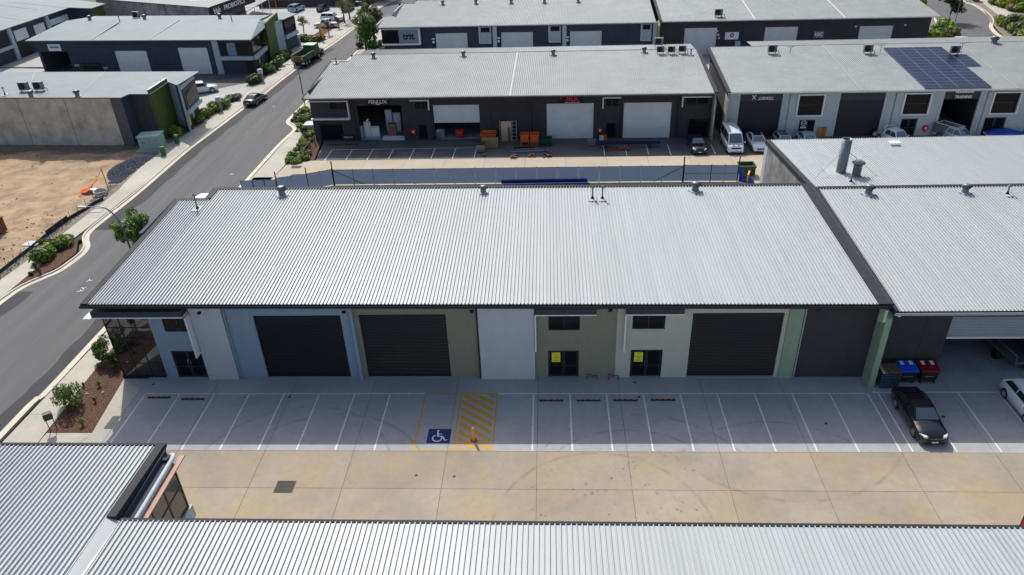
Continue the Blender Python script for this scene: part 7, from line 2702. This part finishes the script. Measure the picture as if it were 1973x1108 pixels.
C0 = P(645, 357)
C1 = P(1315, 350)
C2 = P(1420, 350)
fence_run((C0, C1), 17, 1.85)
g = thing('gate', 'double mesh gate of blue-grey shade cloth at the right end of the site fence', 'gate', tuple(C1))
fence_run((C1 + Vector((.1, 0, 0)), C1.lerp(C2, .5)), 2, 1.9, g)
fence_run((C1.lerp(C2, .5) + Vector((.06, 0, 0)), C2), 2, 1.9, g)
MB().tube([(C1.x, C1.y - .06, 1.0), (C2.x, C2.y - .06, 1.0)], .02, 6).build('rail', M_FRAME, g, world=True)
for c in (C1, C2, C0):
    MB().tube([(c.x, c.y + .0, 0), (c.x, c.y, 2.9)], .07, 8).build('corner_post', M_FRAME, ff, world=True)
MB().tube([(C1.x - 3.2, C1.y - .1, .1), (C1.x - .1, C1.y - .1, 1.8)], .035, 6).build('brace', M_FRAME, ff, world=True)
MB().tube([(C0.x + 3.4, C0.y - .1, .1), (C0.x + .1, C0.y - .1, 1.8)], .035, 6).build('brace', M_FRAME, ff, world=True)
D1, D2 = Vector((-.6, 33.0, 0)), Vector((-3.8, 32.3, 0))
g2 = thing('gate', 'open mesh gate leaning back towards the street at the left end of the site fence', 'gate', tuple(C0))
M1 = Vector((.8, 33.3, 0))
fence_run((C0 + Vector((-.1, 0, 0)), Vector((1.9, 33.75, 0))), 2, 1.9, g2)
fence_run((Vector((1.85, 33.7, 0)), Vector((-1.2, 32.7, 0))), 2, 1.9, g2)
fence_run((Vector((-1.25, 32.6, 0)), Vector((-5.1, 32.4, 0))), 3, 1.75, g2)
for c in (Vector((1.88, 33.7, 0)), Vector((-1.22, 32.66, 0))):
    MB().tube([(c.x, c.y, 0), (c.x, c.y, 2.7)], .06, 8).build('corner_post', M_FRAME, g2, world=True)
# blue tarp at the gate's right
t = thing('tarpaulin', 'bright blue tarpaulin hanging over the fence end by the green skip', 'tarpaulin', (C2.x, C2.y, 0))
b = MB()
vs = []
for i in range(7):
    f = i / 6
    vs += [(.1 + f * 1.6, -.1 - .9 * f + .06 * math.sin(i * 2), .02), (.1 + f * 1.5, -.05 - .5 * f + .1 * math.cos(i * 2.3), .9 - .4 * f), (.08 + f * 1.2, 0.1 * math.sin(i), 1.85 - 1.5 * f)]
b.add(vs, [q for i in range(6) for q in ((i * 3, i * 3 + 3, i * 3 + 4, i * 3 + 1), (i * 3 + 1, i * 3 + 4, i * 3 + 5, i * 3 + 2))], 0, True)
b.build('cloth', M_TARP, t)


def skip(label, x, y, w, d, h, material, rz=0.0, fill=None, name='skip_bin', cat='skip bin', group=None):
    t = thing(name, label, cat, (x, y, 0), rz, group)
    b = MB()
    fw_, k = w / 2, .82
    th = .05
    # flared open box
    o0 = [(-fw_ * k, -d / 2 * k), (fw_ * k, -d / 2 * k), (fw_ * k, d / 2 * k), (-fw_ * k, d / 2 * k)]
    o1 = [(-fw_, -d / 2), (fw_, -d / 2), (fw_, d / 2), (-fw_, d / 2)]
    i1 = [(x_ * .93, y_ * .93) for x_, y_ in o1]
    i0 = [(x_ * .9, y_ * .9) for x_, y_ in o0]
    vs = [(*q, .06) for q in o0] + [(*q, h) for q in o1] + [(*q, h) for q in i1] + [(*q, .12) for q in i0]
    fs = [(0, 1, 2, 3)] + [(i, (i + 1) % 4, 4 + (i + 1) % 4, 4 + i) for i in range(4)] + [(4 + i, 4 + (i + 1) % 4, 8 + (i + 1) % 4, 8 + i) for i in range(4)] + [(8 + i, 8 + (i + 1) % 4, 12 + (i + 1) % 4, 12 + i) for i in range(4)] + [(12, 13, 14, 15)]
    b.add(vs, fs)
    b.build('body', material, t)
    b = MB()
    b.box(-fw_ - .05, fw_ + .05, -d / 2 - .07, -d / 2 - .003, h - .12, h + .02)
    b.box(-fw_ - .05, fw_ + .05, d / 2 + .003, d / 2 + .07, h - .12, h + .02)
    b.box(-fw_ - .05, -fw_ + .02, -d / 2 - .003, d / 2 + .003, h - .12, h + .02)
    b.box(fw_ - .02, fw_ + .05, -d / 2 - .003, d / 2 + .003, h - .12, h + .02)
    b.build('rim', material, t)
    for s in (-1, 1):
        MB().box(s * fw_ * .9 - .04, s * fw_ * .9 + .04, -d / 2 - .04, -d / 2 - .004, .1, h - .13).build('rib', material, t)
    if fill:
        MB().box(-fw_ * .88, fw_ * .88, -d / 2 * .88, d / 2 * .88, .2, h * .75).build('contents', fill, t)
    return t


G = lambda x, y: P(x, y)
q = G(942, 274)
skip('orange skip bin stacked high with timber and boxes', q.x, q.y, 1.9, 1.5, 1.3, M_ORANGE, fill=M_TIMBD)
q = G(943, 286)
b = MB().box(-1.0, 1.0, -.5, .5, .02, 1.1)
tag(b.build('crate', M_CARD, bevel=.02), 'plain tan box standing in front of the orange skip', 'box').location = (q.x + .1, q.y + .5, 0)
q = G(927, 292)
t = thing('waste_bin', 'grey wheeled waste bin with black lid beside the tan box', 'bin', (q.x, q.y, 0))
MB().prism([(-.5, -.45), (.5, -.45), (.5, .45), (-.5, .45)], .1, 1.0).build('body', M_GALV, t, bevel=.03)
MB().box(-.54, .54, -.5, .5, 1.003, 1.1).build('lid', M_BLACK, t)
for x in (-.4, .4):
    MB().lathe([(.01, -.05), (.1, -.05), (.1, .05), (.01, .05)], c=(x, -.3, .1), n=10, axis='x').build('wheel', M_BLACK, t)
for k, x in enumerate((1011, 1030)):
    q = G(x, 281)
    skip('%s of the two orange bins side by side' % ('left' if not k else 'right'), q.x, q.y + .35, 1.02, 1.15, 1.45, M_ORANGE, fill=M_FRAME if not k else M_RUST, group='orange bins side by side')
q = G(1051, 281)
skip('round-topped dark green bin right of the orange pair', q.x + .2, q.y + .2, 1.2, 1.0, 1.0, M_BINGN, fill=M_FRAME)
# white stillage with timber sheets
q = G(979, 276)
t = thing('storage_rack', 'white wire stillage leaning with pale timber sheets against the dark wall', 'rack', (q.x, q.y + .8, 0))
b = MB()
for i in range(5):
    x = -1.05 + i * .525
    b.tube([(x, 0, 0), (x, .5, 2.5)], .022, 5)
for i in range(6):
    z = .1 + i * .46
    b.tube([(-1.05, z * .2, z), (1.05, z * .2, z)], .022, 5)
b.build('wire_frame', M_WHITE, t)
for k, (x0_, x1_, zt, m_) in enumerate(((-.85, .45, 2.6, M_TIMBER), (-.35, -.05, 1.9, M_TIMBER), (0.0, .3, 1.85, M_TIMBD))):
    MB().prism([(x0_, -.10 - .06 * k), (x1_, -.10 - .06 * k), (x1_, -.05 - .06 * k), (x0_, -.05 - .06 * k)], 0, zt).build('timber_sheet', m_, t)
# steel lengths on the asphalt
steel = [((985, 293), (1058, 290), .14, M_STEEL, 'longest pale blue steel channel lying on the asphalt'), ((993, 288), (1040, 287), .10, M_STEEL, 'short round steel tube behind the pale channel'),
         ((990, 284), (1030, 285), .07, M_FRAME, 'dark steel bar behind the round tube'), ((1050, 290), (1062, 300), .10, M_FRAME, 'stub of dark steel under the channel end')]
for (a_, c_, w_, m_, l) in steel:
    u, v = P(*a_, .15), P(*c_, .15)
    dd = (v - u)
    o = thing('steel_beam', l, 'steel beam', (u.x, u.y, .02), math.atan2(dd.y, dd.x))
    Lb = dd.xy.length
    b = MB()
    b.box(0, Lb, -w_, w_, 0, .03)
    b.box(0, Lb, -w_ * .15, w_ * .15, .033, .17)
    b.build('web', m_, o)
    MB().box(0, Lb, -w_, w_, .173, .20).build('flange', m_, o)
for k, ((x, y), s, m_, l) in enumerate((((990, 303), .7, M_BLACK, 'black scrap box with pale offcuts near the lane edge'), ((1025, 301), .6, M_RUST, 'folded rusty sheet near the lane edge'), ((1053, 301), .8, M_FRAME, 'pile of dark steel offcuts at the lane edge'),
                                        ((934, 300), .35, M_GALV, 'small pale offcut beside the grey bin'))):
    q = P(x, y)
    o = thing('scrap_pile', l, 'scrap', (q.x, q.y, 0), R(20 * k))
    rr = random.Random(k)
    for i in range(5):
        a = rr.uniform(0, 3)
        b = MB()
        b.box(-s * rr.uniform(.5, 1), s * rr.uniform(.4, 1), -.08, .08, .02 + .06 * i, .07 + .06 * i)
        oo = b.build('offcut', m_ if i % 2 else (M_RUST if k < 3 else M_GALV), o)
        oo.rotation_euler = (0, 0, a)
# long navy beam on trestles and rusty frame
u, v = P(1152, 277, .5), P(1272, 275.5, .5)
o = thing('steel_beam', 'long navy blue steel beam raised in front of the pale roller door', 'steel beam', (u.x, u.y, 0), math.atan2(v.y - u.y, v.x - u.x))
Lb = (v - u).xy.length
MB().box(0, Lb, -.16, .16, .45, .49).box(0, Lb, -.16, .16, .81, .85).build('flange', M_NAVY, o)
MB().box(0, Lb, -.02, .02, .493, .807).build('web', M_NAVY, o)
for x in (1.0, Lb - 1.2, Lb / 2):
    MB().box(x - .05, x + .05, -.4, .4, .0, .447).build('trestle', M_FRAME, o)
u = P(1188, 289)
o = thing('rusty_frame', 'rusty brown ladder-like steel frame lying on the asphalt', 'steel frame', (u.x, u.y, .02), R(3))
b = MB()
b.box(-1.5, 1.6, -.35, -.25, 0, .1)
b.box(-1.5, 1.6, .25, .35, 0, .1)
for x in (-1.5, -.9, -.3, .3, .6, .9, 1.2, 1.5):
    b.box(x, x + .1, -.247, .247, 0, .1)
b.build('frame', M_RUST, o)
MB().box(.2, 1.7, -.2, .2, .103, .3).build('plates', M_RUST, o)
u = P(1140, 279)
t = thing('waste_bin', 'small galvanised crate at the left end of the navy beam', 'crate', (u.x, u.y, 0))
MB().box(-.5, .5, -.45, .45, .05, .6).build('body', M_GALV, t, bevel=.02)
MB().box(-.55, .55, -.5, .5, .603, .66).build('rim', M_GALV, t)
u = P(1158, 270)
t = thing('crate', 'small orange and white crates left of the navy beam', 'crate', (u.x + .3, u.y + .2, 0))
MB().box(-.5, 0, -.25, .25, 0, .5).build('crate_body', M_WHITE, t)
MB().box(.02, .45, -.25, .25, 0, .55).build('crate_body', M_ORANGE, t)
# blue beams in front of the site fence
for (a_, c_, l, z0) in (((967, 345), (1131, 343), 'upper bright blue steel beam lying in front of the site fence', .35), ((972, 349), (1135, 347), 'lower bright blue steel beam lying in front of the site fence', .02)):
    u, v = P(*a_, .3), P(*c_, .3)
    u.y = 34.0 if z0 > .1 else 33.6
    v.y = u.y
    o = thing('steel_beam', l, 'steel beam', (u.x, u.y, z0), 0, 'bright blue beams by the fence')
    Lb = v.x - u.x
    MB().box(0, Lb, -.16, .16, 0, .04).box(0, Lb, -.16, .16, .31, .35).build('flange', M_BSTEEL, o)
    MB().box(0, Lb, -.03, .03, .043, .307).build('web', M_BSTEEL, o)
# bins past the gate
q = P(1443, 338)
skip('green skip bin past the blue tarpaulin, against the concrete wall', q.x - .3, q.y + .3, 1.7, 1.5, 1.2, M_BINGN, fill=M_FRAME)
q = P(1452, 352)
t = thing('barrier', 'yellow-orange plastic barrier in front of the green skip', 'barrier', (q.x - .6, q.y + .2, 0), R(70))
for k in range(4):
    MB().box(-.6, .6, -.08, .08, .1 + k * .27, .3 + k * .27).build('slat', M_YELP, t)
MB().box(-.5, -.4, -.06, .06, 0, 1.25).build('leg', M_YELP, t) if False else None
for x in (-.55, .5):
    MB().box(x, x + .05, -.12, -.083, 0, 1.2).build('leg', M_FRAME, t)
# red hose reels on the walls
for (fr, q, l, pr_) in ((F2, (797, 253), 'red hose reel beside the sign-fronted open bay', 0), (F2, (1156, 250), 'red hose reel between the two closed pale doors', 0), (F2, (1782, 246), 'red hose reel on the pale grey wall by the training bay', 0)):
    x, z = fr.at(*q)
    w = fr.o + fr.u * x - fr.n * .14
    t = thing('hose_reel', l, 'hose reel', (w.x, w.y, max(.7, z)), fr.a, 'red hose reels')
    MB().lathe([(.36, -.10), (.36, .10), (.12, .12)], n=20, axis='y').lathe([(.36, -.10), (.12, -.12)], n=20, axis='y').build('reel', M_RED, t)
    MB().lathe([(.14, -.13), (.001, -.135)], n=12, axis='y').build('hub', M_WHITE, t)
    MB().tube([(.1, -.05, -.3), (-.15, -.1, -.62)], .03, 6).build('hose', M_BLACK, t)
# stock inside and before the open sign-fronted bay
st = [((757, 250), 1.0, .9, .5, 1.9, M_CARD, 'tall brown carton standing in the open bay'), ((722, 243), 1.2, .1, 0, 1.6, M_LGREY, 'pale louvred panel leaning in the open bay'), ((708, 240), .9, .1, 0, 2.2, M_PANELW, 'tall pale frame at the left of the open bay'),
      ((741, 225), .9, .5, 0, 3.0, M_PANELW, 'white wrapped carton stack deep in the open bay'), ((757, 226), 1.0, .6, 0, 2.6, M_PANELW, 'second white wrapped carton stack deep in the open bay')]
for (q, w_, d_2, z0, h_, m_, l) in st:
    x, _ = F2.at(q[0], q[1], 1.2)
    yy = 1.0 if h_ < 2.5 else 3.5
    w = F2.o + F2.u * x + F2.n * yy
    t = thing('carton' if 'carton' in l else 'panel_frame', l, 'carton' if 'carton' in l else 'panel', (w.x, w.y, 0), F2.a + R(4))
    MB().box(-w_ / 2, w_ / 2, -d_2 / 2, d_2 / 2, 0.02, h_).build('body', m_, t)
    MB().box(-w_ / 2 + .1, w_ / 2 - .1, -d_2 / 2 - .012, -d_2 / 2 - .003, .3, h_ - .2).build('face_panel', M_WHITE if m_ is not M_CARD else M_TIMBD, t)
q = P(755, 268)
t = thing('aluminium_extrusion', 'pale aluminium extrusions lying across the open bay threshold', 'aluminium lengths', (q.x + .4, q.y - .2, 0), F2.a)
for k in range(4):
    MB().box(-1.5, 1.4, -.3 + k * .16, -.2 + k * .16, .02 + .1 * k, .10 + .1 * k).build('length', M_WHITE, t)
q = P(702, 265)
t = thing('panel_frame', 'white panel standing open left of the bay', 'panel', (q.x, q.y, 0), R(55))
MB().box(-.7, .7, -.03, .03, .1, 1.6).build('body', M_WHITE, t)
MB().box(-.6, .6, -.045, -.033, .2, 1.5).build('face_panel', M_LGREY, t)
q = P(672, 272)
t = thing('sign_board', 'low black sandwich sign with white lettering below the framed window', 'sign', (q.x, q.y + .1, 0), F2.a)
MB().box(-.9, .9, -.04, .04, .02, .85).build('board', M_BLACK, t)
text('lettering', 'FENLUX', .32, M_WHITE, t, (0, -.05, .5), FACE)
q = P(634, 268)
t = thing('sign_board', 'white leaning poster board in the dark corner entry', 'sign', (q.x, q.y + .1, 0), R(10))
MB().box(-.3, .3, -.03, .03, .02, 1.3).build('board', M_WHITE, t)
for k in range(4):
    MB().box(-.02, .24, -.036, -.032, .3 + k * .22, .42 + k * .22).build('print', M_FRAME, t)
x, z = F2.at(886, 252, 1)
w = F2.o + F2.u * x + F2.n * .8
t = thing('machine', 'red-fronted machine under the half-raised roller door', 'machine', (w.x, w.y, 0), F2.a)
MB().box(-.5, .5, -.4, .4, .1, 1.2).build('body', M_RED, t, bevel=.08)
MB().box(-.3, .3, -.42, -.403, .7, .9).build('panel', M_GALV, t)
x, z = F2.at(848, 250, 1)
w = F2.o + F2.u * x + F2.n * 1.0
t = thing('machine', 'grey workshop machine at the left under the half-raised roller door', 'machine', (w.x, w.y, 0), F2.a)
MB().box(-.6, .6, -.4, .4, .1, 1.2).build('body', M_STEEL, t, bevel=.05)
MB().box(-.35, -.1, -.42, -.403, .85, 1.1).build('panel', M_WHITE, t)
# timber rail at the garden end
q = P(598, 300)
t = thing('timber_rail', 'brown timber screen rail between round bushes and driveway', 'fence', (-1.35, 46.2, 0))
for k in range(3):
    y = -2.6 + k * 2.3
    MB().box(-.06, .06, y, y + .12, 0, 1.1).build('post', M_TIMBD, t)
for z in (.35, .95):
    MB().box(-.09, -.063, -2.6, 2.2, z, z + .12).build('rail', M_TIMBD, t)
q = P(603, 246)
tag(MB().box(-.9, .5, -.9, .9, 0, .5).build('planter', M_PANELW), 'low pale slab plinth between garden shrubs and dark wall', 'plinth').location = (q.x - .3, q.y + .5, 0)
# timber stack by the pale grey door
q = P(1581, 263)
t = thing('timber_stack', 'upright bundle of orange-brown timber against the pale grey wall', 'timber', (q.x, q.y - .1, 0), F2.a)
for k in range(8):
    MB().box(-.5 + k * .125, -.39 + k * .125, -.1, .1, 0, 1.25 - (k % 3) * .05).build('plank', mat('orange_timber', (.42, .20, .07), .8, rnd=.3), t)
# pallets and bins at the right neighbour
p = P(1712, 744)
ps_ = thing('pallet_stack', 'stack of dark blue-grey pallets topped with brown timber beside the green wing wall', 'pallets', (51.6, -.75, 0))
PBL = mat('pallet_blue_grey', (.055, .085, .13), .7, 0, .3, 4)
for k in range(7):
    b = MB()
    z = .02 + k * .175
    for y in (-.55, -.1, .35):
        b.box(-.62, .62, y, y + .14, z, z + .10)
    for x in (-.62, -.30, .02, .34):
        b.box(x, x + .26, -.6, .55, z + .103, z + .125)
    b.build('pallet', PBL, ps_)
b = MB().box(-.62, -.45, -.55, .6, 1.26, 1.32)
b.build('plank', M_TIMBER, ps_)
for k in range(5):
    MB().box(-.40 + k * .21, -.24 + k * .21, -.55, .6, 1.26, 1.31 + .02 * (k % 2)).build('plank', M_TIMBD, ps_)


def wheelie(label, x, y, lid, col2):
    t = thing('waste_bin', label, 'bin', (x, y, 0), 0, 'large lidded waste bins')
    b = MB()
    zt = [1.05, 1.05, 1.18, 1.18]
    vs = [(-.52, -.42, .18), (.52, -.42, .18), (.52, .42, .18), (-.52, .42, .18), (-.60, -.52, 1.05), (.60, -.52, 1.05), (.60, .5, 1.18), (-.60, .5, 1.18)]
    b.add(vs, [(0, 3, 2, 1), (4, 5, 6, 7), (0, 1, 5, 4), (1, 2, 6, 5), (2, 3, 7, 6), (3, 0, 4, 7)])
    b.build('body', M_BINBK, t, bevel=.03)
    b = MB()
    vs = [(-.64, -.58, 1.06), (.64, -.58, 1.06), (.64, .52, 1.20), (-.64, .52, 1.20), (-.62, -.56, 1.14), (.62, -.56, 1.14), (.62, .5, 1.32), (-.62, .5, 1.32)]
    b.add(vs, [(0, 3, 2, 1), (4, 5, 6, 7), (0, 1, 5, 4), (1, 2, 6, 5), (2, 3, 7, 6), (3, 0, 4, 7)])
    b.build('lid', lid, t, bevel=.03)
    for x_ in (-.42, .18):
        b = MB()
        b.face([(x_, .05, 1.258), (x_ + .24, .05, 1.258), (x_ + .24, .42, 1.317), (x_, .42, 1.317)])
        b.build('sticker', M_WHITE, t)
    s_ = MB().box(-.36, .36, -.51, -.50, .55, .92).build('label_board', col2, t)
    s_.rotation_euler = (R(-4), 0, 0)
    MB().box(-.31, .31, -.518, -.512, .60, .86).build('label_panel', M_WHITE, t).rotation_euler = (R(-4), 0, 0)
    MB().box(-.15, .15, -.524, -.5195, .70, .76).build('print', col2, t).rotation_euler = (R(-4), 0, 0)
    for x_ in (-.45, .45):
        for y_ in (-.35, .35):
            MB().lathe([(.01, -.04), (.1, -.04), (.1, .04), (.01, .04)], c=(x_, y_, .1), n=12, axis='x').build('wheel', M_BLACK, t)
    return t


wheelie('large black waste bin with a bright blue lid beside the pallets', 52.95, -.35, M_BINBL, M_BINBL)
wheelie('large black waste bin with a dark red lid next to the blue-lidded one', 54.35, -.35, M_BINRD, M_BINRD)
